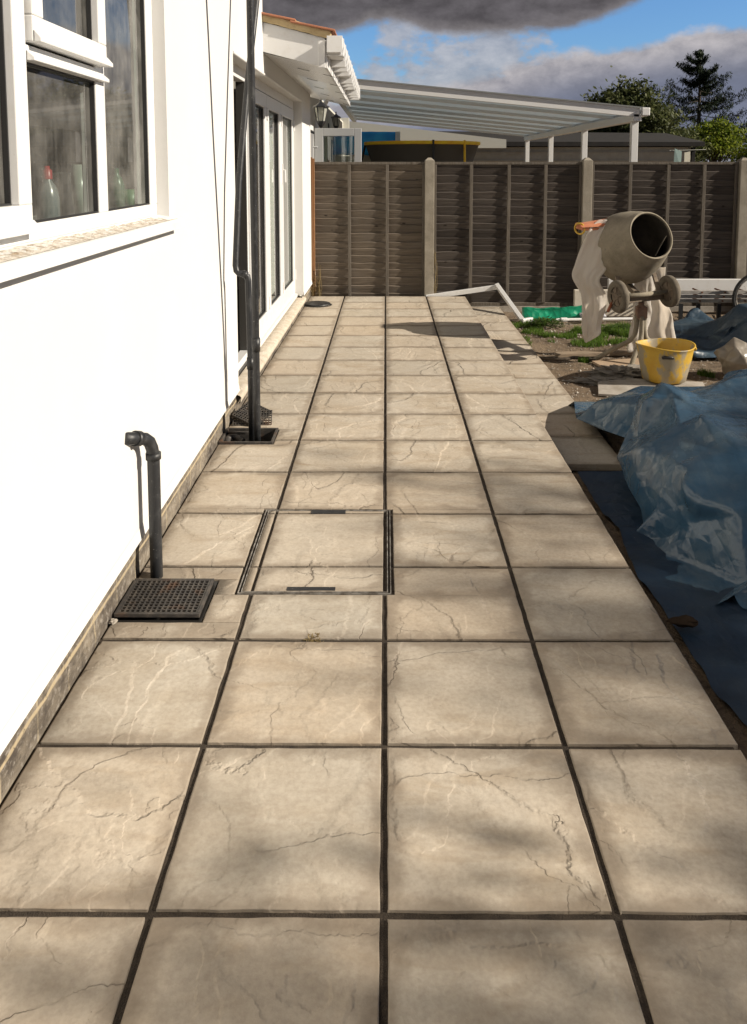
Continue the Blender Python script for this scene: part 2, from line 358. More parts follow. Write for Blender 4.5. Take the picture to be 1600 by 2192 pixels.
def m_tarp(base, dust, amt, rough=.34):
    def f(g, b):
        p = g.obj()
        n = g.noise(p, 1.7, 5, .6); n2 = g.noise(p, 6, 6, .65); st = g.noise(g.scale(p, (2.5, 1, 1.3)), 4, 5, .6, .8)
        d = g.math('ADD', g.mapr(n, .38, .78, .12, .38), g.mapr(g.math('MULTIPLY', n2, st), .20, .46, 0, .38)); d = g.math('MULTIPLY', d, amt, clamp=True)
        sp = g.math('MULTIPLY', g.mapr(g.voro(p, 26), .03, .06, 1, 0), g.mapr(n2, .5, .6))
        col = g.mix(d, base, dust); col = g.mix(sp, col, (.30, .26, .20))
        g.put(b.inputs['Base Color'], col); g.put(b.inputs['Roughness'], g.math('ADD', rough, g.math('MULTIPLY', d, .30)))
        w = g.noise(p, 3, 3, out=1); pw = g.vmath('ADD', p, g.vmath('MULTIPLY', w, (.12, .12, .12)))
        v1 = g.voro(pw, 7.5, 'F1'); v2 = g.voro(pw, 19, 'F1'); fi = g.noise(p, 40, 3)
        v3 = g.voro(pw, 3.6, 'DISTANCE_TO_EDGE'); v4 = g.voro(pw, 9.5, 'DISTANCE_TO_EDGE')
        h = g.math('ADD', g.math('ADD', g.math('MULTIPLY', v1, .7), g.math('MULTIPLY', v2, .25)), g.math('MULTIPLY', fi, .05)); h = g.math('ADD', h, g.math('ADD', g.math('MULTIPLY', v3, 2.6), g.math('MULTIPLY', v4, .9)))
        g.put(b.inputs['Normal'], g.bump(h, .34, .026)); b.inputs['Specular IOR Level'].default_value = .5
    return f
TARP = mat('blue_tarpaulin', build=m_tarp((.012, .056, .116), (.120, .155, .168), 1.0, .14))
TARP_FLAT = mat('muddy_blue_tarpaulin', build=m_tarp((.008, .027, .058), (.035, .042, .045), .8, .42))
TARP_BACK = mat('pale_blue_tarpaulin', build=m_tarp((.014, .036, .066), (.12, .155, .17), .8, .3))
def m_film(g, b):
    p = g.obj(); n = g.noise(p, 5, 5, .6); w = g.noise(p, 3, 3, out=1); v1 = g.voro(g.vmath('ADD', p, g.vmath('MULTIPLY', w, (.1, .1, .1))), 11)
    g.put(b.inputs['Base Color'], g.mix(g.mapr(n, .45, .7, 0, .6), (.93, .91, .88), (.80, .73, .64))); b.inputs['Roughness'].default_value = .38
    b.inputs['Transmission Weight'].default_value = .0; b.inputs['Subsurface Weight'].default_value = .0
    g.put(b.inputs['Normal'], g.bump(g.math('ADD', v1, g.math('MULTIPLY', n, .5)), .5, .02))
    tl = g.n('ShaderNodeBsdfTranslucent'); tl.inputs[0].default_value = (.90, .85, .78, 1); mx = g.n('ShaderNodeMixShader'); mx.inputs[0].default_value = .68
    out = g.nt.nodes['Material Output']; g.put(mx.inputs[1], b.outputs[0]); g.put(mx.inputs[2], tl.outputs[0]); g.put(out.inputs[0], mx.outputs[0])
FILM = mat('white_plastic_film', build=m_film)

def m_ground(g, b):
    p = g.obj(); n = g.noise(p, 1.1, 6, .6); f = g.noise(p, 14, 6, .7); q = g.noise(p, 60, 4, .7)
    col = g.mix(g.mapr(n, .38, .62), (.135, .095, .060), (.215, .160, .105)); col = g.mix(g.mapr(f, .50, .66, 0, .75), col, (.060, .042, .028))
    sp = g.math('MULTIPLY', g.mapr(g.voro(p, 55), .10, .22, 1, 0), g.mapr(f, .38, .5))
    col = g.mix(g.math('MULTIPLY', sp, .7), col, (.34, .29, .22))
    g.put(b.inputs['Base Color'], col); b.inputs['Roughness'].default_value = .96
    g.put(b.inputs['Normal'], g.bump(g.math('ADD', g.math('ADD', f, g.math('MULTIPLY', q, .5)), g.math('MULTIPLY', sp, .3)), 1., .03))
GROUND = mat('trodden_mud', build=m_ground)
def leafmat(name, c1, c2, tr=.35):
    def f(g, b):
        rn = g.n('ShaderNodeAttribute', attribute_name='slab'); s3 = g.n('ShaderNodeSeparateColor'); g.put(s3.inputs[0], rn.outputs['Color'])
        col = g.mix(s3.outputs[0], c1, c2); g.put(b.inputs['Base Color'], col); b.inputs['Roughness'].default_value = .6; b.inputs['Specular IOR Level'].default_value = .25
        tl = g.n('ShaderNodeBsdfTranslucent'); g.put(tl.inputs[0], col); mx = g.n('ShaderNodeMixShader'); mx.inputs[0].default_value = tr
        out = g.nt.nodes['Material Output']; g.put(mx.inputs[1], b.outputs[0]); g.put(mx.inputs[2], tl.outputs[0]); g.put(out.inputs[0], mx.outputs[0])
    return mat(name, build=f)
LEAF_OLIVE = leafmat('olive_leaves', (.045, .060, .020), (.13, .14, .055))
LEAF_DARK = leafmat('conifer_needles', (.010, .018, .010), (.040, .060, .030), .15)
LEAF_YEL = leafmat('yellow_green_leaves', (.06, .10, .012), (.26, .30, .03), .5)
LEAF_GREEN = leafmat('green_leaves', (.03, .06, .015), (.10, .16, .03))
GRASSM = leafmat('grass_blades', (.045, .10, .012), (.15, .24, .035), .45)
DRYM = leafmat('dry_weeds', (.17, .12, .05), (.36, .28, .14), .4)
BARK = mat('bark', build=m_wood((.045, .035, .026), (.09, .072, .055), (.06, .05, .04), (6, 6, 1)))
DARKROOF = mat('dark_felt_roof', build=lambda g, b: (g.put(b.inputs['Base Color'], g.mix(g.mapr(g.noise(g.obj(), 4, 5), .35, .65), (.005, .0045, .0045), (.013, .011, .010))), g.put(b.inputs['Roughness'], .9)))
CREAM = mat('cream_cladding', build=m_conc((.36, .34, .28), (.42, .40, .34), (.30, .28, .23)))
TILE = mat('clay_roof_tile', build=m_conc((.42, .17, .09), (.30, .13, .08), (.10, .07, .05)))
VERGE = mat('verge_mortar', build=m_conc((.42, .32, .17), (.55, .43, .25), (.26, .19, .11)))
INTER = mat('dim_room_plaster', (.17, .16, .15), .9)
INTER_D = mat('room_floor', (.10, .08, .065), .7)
CHARCOAL = mat('charcoal_metal', (.03, .031, .034), .4, .3)

# ------------------------------------------------------------------ ground
def lin(a, b, st): n = max(1, round((b-a)/st)); return [a+(b-a)*i/n for i in range(n)]
gx = [-400, -120, -40, -15, -6]+lin(-2, 1, .5)+lin(1, 4.8, .045)+[4.8, 6, 8, 12, 20, 40, 120, 400]
gy = [-400, -120, -40, -15, -5, -1]+lin(1, 5.8, .12)+lin(5.8, 10.1, .045)+[10.1, 11, 13, 16, 22, 40, 120, 400]
gm = MB(); v = []
for y in gy:
    for x in gx:
        z = -.21
        if .9 < x < 5 and 1 < y < 10.2:
            z += .028*noise.noise(Vector((x*1.6, y*1.6, 0)))+.018*noise.noise(Vector((x*6, y*6, 2)))+.030*abs(noise.noise(Vector((x*13, y*13, 5))))*max(0, noise.noise(Vector((x*2, y*2, 9)))+.35)
        v.append((x, y, z))
W = len(gx)
gm.add(v, [(j*W+i, j*W+i+1, (j+1)*W+i+1, (j+1)*W+i) for j in range(len(gy)-1) for i in range(W-1)])
tag(gm.build('ground', GROUND, smooth=True), kind='structure')

# ------------------------------------------------------------------ paving
ROWS = [.058, .575, 1.091, 1.605, 2.117, 2.624, 3.132, 3.636, 4.152, 4.651, 5.158, 5.650, 6.142, 6.627, 7.117, 7.617, 8.095, 8.580, 9.060, 9.510, 9.958]
HOLES = [(-.985, 2.73, -.645, 3.03), (-.985, 4.572, -.648, 4.842)]     # cut-outs for the two gullies
MAN = (-.570, 2.918, .034, 3.688)                                      # recessed cover
def slab(mb, ed, x0, y0, x1, y1, z, th=.036, seed=0, tilt=None, holes=()):
    rnd = random.Random(seed); nx = max(2, round((x1-x0)/.034)); ny = max(2, round((y1-y0)/.034))
    mb.cur = (rnd.random(), rnd.random(), rnd.random())
    dz = [rnd.uniform(-.0014, .0014) for _ in range(4)]
    def P(i, j, k=0):
        u, w = i/nx, j/ny; x = x0+(x1-x0)*u; y = y0+(y1-y0)*w
        e = 0
        if i in (0, nx): x += .0020*noise.noise(Vector((y*12, seed, 1)))+.0022*noise.noise(Vector((y*60, seed, 1)))
        if j in (0, ny): y += .0020*noise.noise(Vector((x*12, seed, 2)))+.0022*noise.noise(Vector((x*60, seed, 2)))
        zz = z+(dz[0]*(1-u)+dz[1]*u)*(1-w)+(dz[2]*(1-u)+dz[3]*u)*w
        if 0 < i < nx and 0 < j < ny or k == 0:
            zz += .0016*noise.noise(Vector((x*6+seed, y*6, 4)))
        if i in (0, nx) or j in (0, ny): zz -= .0013
        return (x, y, zz)
    idx = {}; v = []; f = []
    for j in range(ny+1):
        for i in range(nx+1):
            # a slightly inset second ring gives the worn arris
            x, y, zz = P(i, j)
            if i == 1: x = x0+.004
            if i == nx-1: x = x1-.004
            if j == 1: y = y0+.004
            if j == ny-1: y = y1-.004
            idx[(i, j)] = len(v); v.append((x, y, zz)); d = min(x-x0, x1-x, y-y0, y1-y); ed.append(max(0, min(1, d/.11)))
    for j in range(ny):
        for i in range(nx):
            q = (idx[i, j], idx[i+1, j], idx[i+1, j+1], idx[i, j+1])
            f.append(q)
    ring = [(i, 0) for i in range(nx)]+[(nx, j) for j in range(ny)]+[(i, ny) for i in range(nx, 0, -1)]+[(0, j) for j in range(ny, 0, -1)]
    base = len(v)
    for (i, j) in ring: x, y, zz = v[idx[i, j]]; v.append((x, y, z-th)); ed.append(0)
    n = len(ring)
    for k in range(n): f.append((idx[ring[k]], base+k, base+(k+1) % n, idx[ring[(k+1) % n]]))
    mb.add(v, f)
def finish_slabs(mb, ed, name, parent=None):
    o = mb.build(name, SLAB, attr=True, smooth=False, parent=parent)
    at = o.data.attributes.new('edge', 'FLOAT', 'POINT')
    for i, e in enumerate(ed): at.data[i].value = e
    for p in o.data.polygons: p.use_smooth = p.normal.z > .5
    return o
def cut(rects, hole):
    out = []
    for (x0, y0, x1, y1) in rects:
        hx0, hy0, hx1, hy1 = hole
        if hx1 <= x0 or hx0 >= x1 or hy1 <= y0 or hy0 >= y1: out.append((x0, y0, x1, y1)); continue
        if hy0 > y0+.012: out.append((x0, y0, x1, hy0))
        if hy1 < y1-.012: out.append((x0, hy1, x1, y1))
        ya, yb = max(y0, hy0), min(y1, hy1)
        if hx0 > x0+.012: out.append((x0, ya, hx0, yb))
        if hx1 < x1-.012: out.append((hx1, ya, x1, yb))
    return out
up = MB(); ed = []; sdn = 1
for r in range(len(ROWS)-1):
    y0, y1 = ROWS[r], ROWS[r+1]
    jy = .0092 if r < 8 else (.0075 if r < 12 else .0055)
    xs = [-.968+HO(y0), -.505, -.003, .498, .978]
    for c in range(4):
        x0, x1 = xs[c]+(.0088 if c else .004), xs[c+1]-(.0088 if c < 3 else 0)
        rects = [(x0, y0+jy, x1, y1-jy)]
        for h in HOLES: rects = cut(rects, h)
        rects = cut(rects, MAN)
        for q in rects:
            # slabs one row under the cut share their neighbour's seed so the stone reads as one piece
            slab(up, ed, *q, 0., seed=100+r*7+c*131); sdn += 1
patio = finish_slabs(up, ed, 'patio'); tag(patio, kind='structure')
bed = MB()
def bedcut(mb, rects, z0, z1):
    for h in HOLES+[MAN]: rects = cut(rects, h)
    for (a, b, c, d) in rects: mb.box((a, b, z0), (c, d, z1))
bedcut(bed, [(-.99, .0, .966, 9.95)], -.26, -.0075)
tag(bed.build('patio_bed', JOINT), kind='structure')
lo = MB(); ed2 = []
lrows = ROWS[9:]
for r in range(len(lrows)-1):
    slab(lo, ed2, .955, lrows[r]+.0035+(.012 if r == 0 else 0), 1.412, lrows[r+1]-.0035, -.15, .038, seed=900+r*13)
slab(lo, ed2, .955, 9.962, 1.412, 10.06, -.15, .038, seed=990)
tag(finish_slabs(lo, ed2, 'lower_patio'), kind='structure')
b2 = MB(); b2.box((.97, 4.70, -.30), (1.40, 10.05, -.158)); tag(b2.build('lower_patio_bed', JOINT), kind='structure')

# recessed cover: tray frame + lid filled with the same stone + lifting plates
mc = empty('manhole_cover', (-.268, 3.303, 0), 'rectangular recessed drain cover filled with paving, thin steel rim, in front of the stub pipe', 'manhole cover')
mx0, my0, mx1, my1 = MAN
fr = MB()
def ringbox(mb, x0, y0, x1, y1, t, z0, z1):
    mb.box((x0, y0, z0), (x1, y0+t, z1)); mb.box((x0, y1-t, z0), (x1, y1, z1))
    mb.box((x0, y0+t, z0), (x0+t, y1-t, z1)); mb.box((x1-t, y0+t, z0), (x1, y1-t, z1))
ringbox(fr, mx0+.012, my0+.010, mx1-.012, my1-.010, .0035, -.03, -.001)
fr.build('frame', STEEL, mc)
ld = MB(); ringbox(ld, mx0+.024, my0+.019, mx1-.024, my1-.019, .0035, -.03, -.0005); ld.build('lid_rim', STEEL, mc)
jb = MB(); jb.box((mx0, my0, -.05), (mx1, my1, -.009)); jb.build('bedding', JOINT, mc)
ins = MB(); ed3 = []
ix0, iy0, ix1, iy1 = mx0+.030, my0+.024, mx1-.030, my1-.024
for (a, b_, c, d, s_) in [(ix0, iy0, -.512, 3.125, 11), (ix0, 3.139, -.512, 3.630, 12), (-.498, iy0, -.010, 3.125, 253), (-.498, 3.139, -.010, 3.630, 253),
                          (.003, iy0, .0095, iy1, 14) if False else (ix0, 3.642, -.512, iy1, 15), (-.498, 3.642, -.010, iy1, 260)]:
    if d-b_ > .02 and c-a > .02: slab(ins, ed3, a, b_, c, d, 0., .03, seed=s_)
sl_ = finish_slabs(ins, ed3, 'inset_slab', mc)
lp = MB(); lp.box((-.375, my0+.026, -.02), (-.190, my0+.052, .0025)); lp.build('lifting_plate', BLACKP, mc, bevel=.002)
lp = MB(); lp.box((-.345, my1-.056, -.02), (-.185, my1-.018, .0025)); lp.build('lifting_plate', BLACKP, mc, bevel=.002)

# ------------------------------------------------------------------ the white house
house = empty('white_house', (-.955, 6, 0), 'white rendered house with dirty kitchen window and patio doors along the patio', 'house')
XW = -.955
w = MB()
def wb(y0, y1, z0, z1, x0=XW-.26, x1=XW): w.box((x0, y0, z0), (x1, y1, z1))
WY0, WY1, WZ0, WZ1 = .95, 3.593, 1.372, 2.60
DY0, DY1, DZ0, DZ1 = 5.16, 9.03, .13, 2.30
wb(-4, WY0, .16, 5.2); wb(WY0, WY1, .16, WZ0); wb(WY0, WY1, WZ1, 5.2); wb(WY1, DY0, .16, 5.2)
wb(DY0, 6.36, DZ1, 5.2); wb(6.36, DY1, DZ1, 2.5); wb(DY1, 9.95, .16, 2.5)
w.box((-6, 9.70, -.2), (XW-.26, 9.95, 2.5)); w.box((-6, 6.10, 2.5), (XW-.26, 6.36, 5.2)); w.box((-6, -4, -.2), (XW-.26, -3.75, 5.2)); w.box((-6.25, -4, -.2), (-6, 9.95, 5.2))
w.build('wall', RENDER, house, house=True)
# slightly proud bell-cast bead at the foot of the render
for (a, b_) in ((-4, DY0), (DY1, 9.95)):
    bc = MB(); n_ = max(2, int((b_-a)/.25))
    for i in range(n_):
        y0, y1 = a+(b_-a)*i/n_, a+(b_-a)*(i+1)/n_
        z0_ = .155+.003*noise.noise(Vector((y0*2, 0, 0))); z1_ = .155+.003*noise.noise(Vector((y1*2, 0, 0)))
        bc.add([(XW+.001, y0, .20), (XW+.001, y1, .20), (XW+.008, y1, z1_), (XW+.008, y0, z0_), (XW-.03, y0, z0_), (XW-.03, y1, z1_)], [(0, 3, 2, 1), (3, 4, 5, 2)])
    bc.build('bell_bead', RENDER, house, house=True)
pl = MB(); ny_ = 160; v = []; f = []
zs_ = [-.25, -.02, .03, .07, .11, .165]
for j in range(ny_+1):
    y = -4+13.96*j/ny_
    for k, zz in enumerate(zs_): v.append((-.973+.006*noise.noise(Vector((y*7, zz*20, 1))), y, zz))
m_ = len(zs_); f = [(j*m_+k, (j+1)*m_+k, (j+1)*m_+k+1, j*m_+k+1) for j in range(ny_) for k in range(m_-1)]
# behind the doors the plinth stops under the screed
v = [(p[0], p[1], min(p[2], .10) if DY0+.09 < p[1] < DY1 else p[2]) for p in v]
pl.add(v, f); pl.build('plinth', PLINTH, house, house=True, smooth=True)
# inside faces: floors, ceiling, partition
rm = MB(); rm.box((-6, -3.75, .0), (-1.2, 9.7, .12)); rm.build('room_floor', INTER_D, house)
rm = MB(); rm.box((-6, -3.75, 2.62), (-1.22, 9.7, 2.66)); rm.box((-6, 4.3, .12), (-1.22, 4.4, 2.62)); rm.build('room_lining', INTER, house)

# kitchen window
wn = MB(); XF = -1.008
def fb(mb, y0, y1, z0, z1, x0=XF-.06, x1=XF): mb.box((x0, y0, z0), (x1, y1, z1))
fb(wn, WY0, WY1, 1.385, 1.435); fb(wn, WY0, WY1, 2.54, WZ1); fb(wn, 3.50, WY1, 1.435, 2.54); fb(wn, WY0, 1.01, 1.435, 2.54)
fb(wn, 2.875, 2.965, 1.435, 2.54); fb(wn, 2.255, 2.325, 1.435, 2.54); fb(wn, 2.325, 2.875, 1.893, 1.94)
win = wn.build('kitchen_window', UPVC, house, bevel=.004)
# sloped glazing beads / drip ledges
bd = MB()
def ledge(mb, y0, y1, z, h, out, xb=XF+.001):
    mb.add([(xb, y0, z), (xb, y1, z), (xb+out, y1, z), (xb+out, y0, z), (xb, y0, z+h), (xb, y1, z+h), (xb+out, y1, z+h*.35), (xb+out, y0, z+h*.35)],
           [(0, 1, 2, 3), (7, 6, 5, 4), (3, 2, 6, 7), (0, 3, 7, 4), (1, 5, 6, 2), (0, 4, 5, 1)])
ledge(bd, 2.325, 2.95, 1.895, .03, .022)
bd.build('transom_bead', UPVC, win, bevel=.002)
def sash(y0, y1, z0, z1, t, name, bead=True):
    s = MB(); X0, X1 = XF-.02, XF+.018
    s.box((X0, y0, z0), (X1, y1, z0+t)); s.box((X0, y0, z1-t), (X1, y1, z1)); s.box((X0, y0, z0+t), (X1, y0+t, z1-t)); s.box((X0, y1-t, z0+t), (X1, y1, z1-t))
    o = s.build(name, UPVC, win, bevel=.004)
    return o
sash(2.335, 2.945, 1.948, 2.56, .075, 'opening_sash')
bd = MB(); ledge(bd, 2.335, 2.945, 1.948, .035, .020, XF+.0195); bd.build('sash_drip_bead', UPVC, win, bevel=.002)
sash(1.10, 2.285, 1.415, 2.56, .078, 'opening_sash')
bd = MB(); ledge(bd, 1.10, 2.285, 1.415, .035, .020, XF+.0195); bd.build('sash_drip_bead', UPVC, win, bevel=.002)
for (y0, y1, z0, z1, m_) in [(2.965, 3.50, 1.435, 2.54, GLASS_D2), (2.325, 2.875, 1.435, 1.893, GLASS_D), (2.41, 2.87, 2.023, 2.485, GLASS_D), (1.178, 2.207, 1.493, 2.482, GLASS_D)]:
    q = MB(); q.add([(XF-.022, y0, z0), (XF-.022, y1, z0), (XF-.022, y1, z1), (XF-.022, y0, z1)], [(0, 1, 2, 3)]); q.build('pane', m_, win)
    q = MB(); ringbox_y = [((y0, z0), (y1, z0+.006)), ((y0, z1-.006), (y1, z1)), ((y0, z0+.006), (y0+.006, z1-.006)), ((y1-.006, z0+.006), (y1, z1-.006))]
    for (a, b_) in ringbox_y: q.box((XF-.021, a[0], a[1]), (XF-.006, b_[0], b_[1]))
    q.build('gasket', GASKET, win)
# cill with mortar droppings
sg = MB(); n_ = 60; v = []
prof = [(XF-.02, 1.386), (XF+.004, 1.384), (-.945, 1.376), (-.912, 1.366), (-.902, 1.360), (-.900, 1.328), (-.955, 1.326), (XF-.02, 1.326)]
for j in range(n_+1):
    y = WY0-.05+(3.652-WY0+.05)*j/n_
    v += [(x, y, z) for x, z in prof]
m_ = len(prof); f = [(j*m_+k, j*m_+(k+1) % m_, (j+1)*m_+(k+1) % m_, (j+1)*m_+k) for j in range(n_) for k in range(m_)]+[tuple(range(m_)), tuple(range(n_*m_+m_-1, n_*m_-1, -1))]
sg.add(v, f); cill = sg.build('window_cill', UPVC, house)
cr = MB(); v = []; nu, nv = 260, 12
for j in range(nu+1):
    y = WY0+(3.60-WY0)*j/nu
    for k in range(nv+1):
        t = k/nv; x = XF+.002+t*.088; zb = 1.3835-(x-XF)*.13
        e = min(t, 1-t)*4; e = max(0, min(1, e)); p = Vector((x*48, y*30, 0))
        h = max(-.002, (noise.noise(p)*.5+.30+noise.noise(p*2.7)*.5)*.008)*e*min(1, max(.0, (3.60-y)*6))-.0012
        if y > 3.45: h -= .002
        v.append((x, y, zb+h))
cr.add(v, [(j*(nv+1)+k, j*(nv+1)+k+1, (j+1)*(nv+1)+k+1, (j+1)*(nv+1)+k) for j in range(nu) for k in range(nv)]); cr.build('mortar_droppings', CRUD, cill, smooth=False)

# patio doors
XD = -1.05
df = MB()
df.box((XD-.07, DY0, .150), (XD, DY1, .205)); df.box((XD-.07, DY0, 2.215), (XD, DY1, DZ1)); df.box((XD-.07, 8.96, .205), (XD, DY1, 2.215))
df.box((XD-.07, 6.115, .205), (XD-.004, 6.175, 2.215))
df.box((XD-.005, 6.14, .15), (XD+.032, 9.00, .182))
dfr = df.build('patio_doors', UPVC2, house, house=True, bevel=.004)
th = MB(); th.box((XD-.10, DY0, .131), (XD+.01, 6.12, .150)); th.build('threshold', CHARCOAL, dfr, house=True)
sl2 = MB(); sl2.box((XD-.25, DY0, .10), (XW+.012, DY1, .130)); 
v = []; n_ = 90
for j in range(n_+1):
    y = DY0+(DY1-DY0+.12)*j/n_
    for k, (x, z) in enumerate(((XD+.015, .131), (-.985, .128), (-.950, .118), (-.936, .108), (-.942, .075), (-.962, .06))):
        q = noise.noise(Vector((y*9, k*3, 0)))*.006 if k > 0 else 0
        v.append((x+q*.8, y, z+q))
sl3 = MB(); sl3.add(v, [(j*6+k, j*6+k+1, (j+1)*6+k+1, (j+1)*6+k) for j in range(n_) for k in range(5)])
sl3.build('door_step', SCREED, house, house=True, smooth=True)
def leaf(y0, y1, hinge):
    L = MB(); t = .115; z0, z1 = .212, 2.205
    L.box((XD-.05, y0, z0), (XD+.012, y1, z0+t+.02)); L.box((XD-.05, y0, z1-t), (XD+.012, y1, z1)); L.box((XD-.05, y0, z0+t+.02), (XD+.012, y0+t, z1-t)); L.box((XD-.05, y1-t, z0+t+.02), (XD+.012, y1, z1-t))
    o = L.build('door_leaf', UPVC2, house, house=True, bevel=.005)
    q = MB(); q.add([(XD-.02, y0+t, z0+t), (XD-.02, y1-t, z0+t), (XD-.02, y1-t, z1-t), (XD-.02, y0+t, z1-t)], [(0, 1, 2, 3)]); q.build('pane', GLASS, o, house=True)
    q = MB()
    for (a, b_) in (((y0+t, z0+t+.02), (y1-t, z0+t+.03)), ((y0+t, z1-t-.01), (y1-t, z1-t)), ((y0+t, z0+t+.03), (y0+t+.009, z1-t-.01)), ((y1-t-.009, z0+t+.03), (y1-t, z1-t-.01))):
        q.box((XD-.018, a[0], a[1]), (XD-.002, b_[0], b_[1]))
    q.build('gasket', GASKET, o, house=True)
    for z in (.35, 1.98):
        q = MB(); q.tube([(XD+.018, hinge, z), (XD+.018, hinge, z+.11)], .008, 10); q.build('hinge', UPVC2, o, house=True)
    return o
l1 = leaf(6.18, 7.06, 6.62*0+7.06); l2 = leaf(7.068, 7.95, 7.955); l3 = leaf(7.958, 8.955, 8.94)
h_ = MB(); h_.box((XD+.0115, 7.985, 1.42), (XD+.022, 8.015, 1.62)); h_.tube([(XD+.018, 8.0, 1.56), (XD+.040, 8.0, 1.56), (XD+.042, 8.0, 1.44)], .009, 10); h_.build('handle', UPVC2, l3, house=True)
# the first leaf stands folded back inside the room
q = MB(); q.box((-1.118, 6.085, .21), (XD-.002, 6.114, 2.214)); fo = q.build('lock_jamb', mat('dark_grey_jamb', (.045, .043, .039), .5), dfr, house=True)

q = MB(); v = []
for i in range(41):
    y = 7.95+.95*i/40; x = -1.20+.018*math.sin(i*1.9)
    v += [(x, y, .25), (x, y, 2.2)]
q.add(v, [(i*2, i*2+2, i*2+3, i*2+1) for i in range(40)]); q.build('curtain', mat('white_curtain', (.70, .69, .66), .9), l3, house=True, smooth=True)
# lintel bead
q = MB(); q.tube([(XW-.004, DY0, DZ1+.004), (XW-.004, DY1, DZ1+.004)], .012, 10); q.build('lintel_bead', RENDER, house, house=True)
q = MB(); q.box((XD-.02, DY0, DZ1-.001), (XW-.012, DY1, DZ1+.004)); q.build('lintel_soffit', RENDER, house, house=True)

# eaves of the lower roof: verge board facing us, soffit, fascia, gutter, tiles
VY0, VY1 = 6.36, 10.48
def xs_(z): return z
eb = MB(); # boxed verge end
eb.add([(-.965, VY0, 2.477), (-.465, VY0, 2.347), (-.465, VY0, 2.572), (-.965, VY0, 2.700), (-.965, VY0+.02, 2.477), (-.465, VY0+.02, 2.347), (-.465, VY0+.02, 2.572), (-.965, VY0+.02, 2.700)],
       [(0, 1, 2, 3), (7, 6, 5, 4), (0, 4, 5, 1), (1, 5, 6, 2), (2, 6, 7, 3), (3, 7, 4, 0)])
eb.box((-.515, VY0-.012, 2.350), (-.464, VY0-.0005, 2.560))
roof = MB()
o = eb.build('verge_board', UPVC2, house, bevel=.002)
sf = MB(); v = []; n_ = 41
for i in range(n_):      # tongue-and-groove soffit strips running across
    y0 = VY0+.02+(VY1-VY0-.02)*i/n_; y1 = VY0+.02+(VY1-VY0-.02)*(i+1)/n_-.006
    h0, h1 = HO(y0), 0
    sf.add([(-.965, y0, 2.470), (-.47, y0, 2.352), (-.47, y1, 2.352), (-.965, y1, 2.470)], [(0, 1, 2, 3)])
    sf.add([(-.965, y1, 2.474), (-.47, y1, 2.356), (-.47, y1+.006, 2.356), (-.965, y1+.006, 2.474)], [(0, 1, 2, 3)])
sof = sf.build('soffit', UPVC2, house)
for y in (6.9, 7.7, 8.5, 9.3, 10.1):
    a = Vector((-.80, y, 2.4266)); d = Vector((.495, 0, -.118)).normalized()
    for k in range(2): q = MB(); p = a+d*(.07+.22*k); q.bar(p+Vector((0, 0, -.002)), p+d*.10+Vector((0, 0, -.002)), .012, .003); q.build('soffit_vent', CHARCOAL, sof)
fa = MB(); fa.box((-.470, VY0+.021, 2.347), (-.448, VY1, 2.56)); fa.build('fascia', UPVC2, house, bevel=.003)
gu = MB(); prof = [(-.446, 2.565), (-.440, 2.565), (-.440, 2.468), (-.350, 2.468), (-.338, 2.520), (-.338, 2.575), (-.328, 2.575), (-.328, 2.515), (-.342, 2.455), (-.446, 2.455)]
ya, yb = 6.28, VY1+.06; v = [(x, ya, z) for x, z in prof]+[(x, yb, z) for x, z in prof]; m_ = len(prof)
gu.add(v, [(k, (k+1) % m_, m_+(k+1) % m_, m_+k) for k in range(m_)]); gu.box((-.445, ya-.006, 2.453), (-.327, ya-.0005, 2.577)); gu.box((-.445, yb+.0005, 2.453), (-.327, yb+.006, 2.577))
gut = gu.build('gutter', UPVC2, house, bevel=.003)
for i in range(13):
    q = MB(); y = 6.42+i*.33; q.box((-.4475, y, 2.40), (-.326, y+.05, 2.4545)) if i % 4 else q.box((-.4475, y-.04, 2.44), (-.324, y+.11, 2.4545))
    q.box((-.3275, y, 2.452), (-.3235, y+.05, 2.580)); q.build('bracket', UPVC2, gut, bevel=.003)
# roof slope, verge mortar and clay tiles
def rz(x): return 2.575-(x+.465)*.258
rf = MB(); rf.add([(-.46, VY0+.002, rz(-.46)), (-6.2, VY0+.002, rz(-6.2)), (-6.2, VY1, rz(-6.2)), (-.46, VY1, rz(-.46)), (-.46, VY0+.002, rz(-.46)+.03), (-6.2, VY0+.002, rz(-6.2)+.03), (-6.2, VY1, rz(-6.2)+.03), (-.46, VY1, rz(-.46)+.03)],
                  [(0, 1, 2, 3), (7, 6, 5, 4), (0, 4, 5, 1), (1, 5, 6, 2), (2, 6, 7, 3), (3, 7, 4, 0)])
rfo = rf.build('roof', DARKROOF, house)
vm = MB(); n_ = 60; v = []
for i in range(n_+1):
    x = -1.25+(-.415+1.25)*i/n_; a = .008*noise.noise(Vector((x*14, 1, 0))); b2_ = .007*noise.noise(Vector((x*11, 5, 0)))
    v += [(x, VY0-.02, rz(x)-.004+a), (x, VY0-.028+b2_, rz(x)+.03), (x, VY0-.02+b2_, rz(x)+.066+a), (x, VY0+.03, rz(x)+.066+a)]
vm.add(v, [(i*4+k, i*4+k+1, (i+1)*4+k+1, (i+1)*4+k) for i in range(n_) for k in range(3)]+[(n_*4, n_*4+1, n_*4+2, n_*4+3)]); vm.build('verge_mortar', VERGE, rfo, smooth=True)
tl = MB()
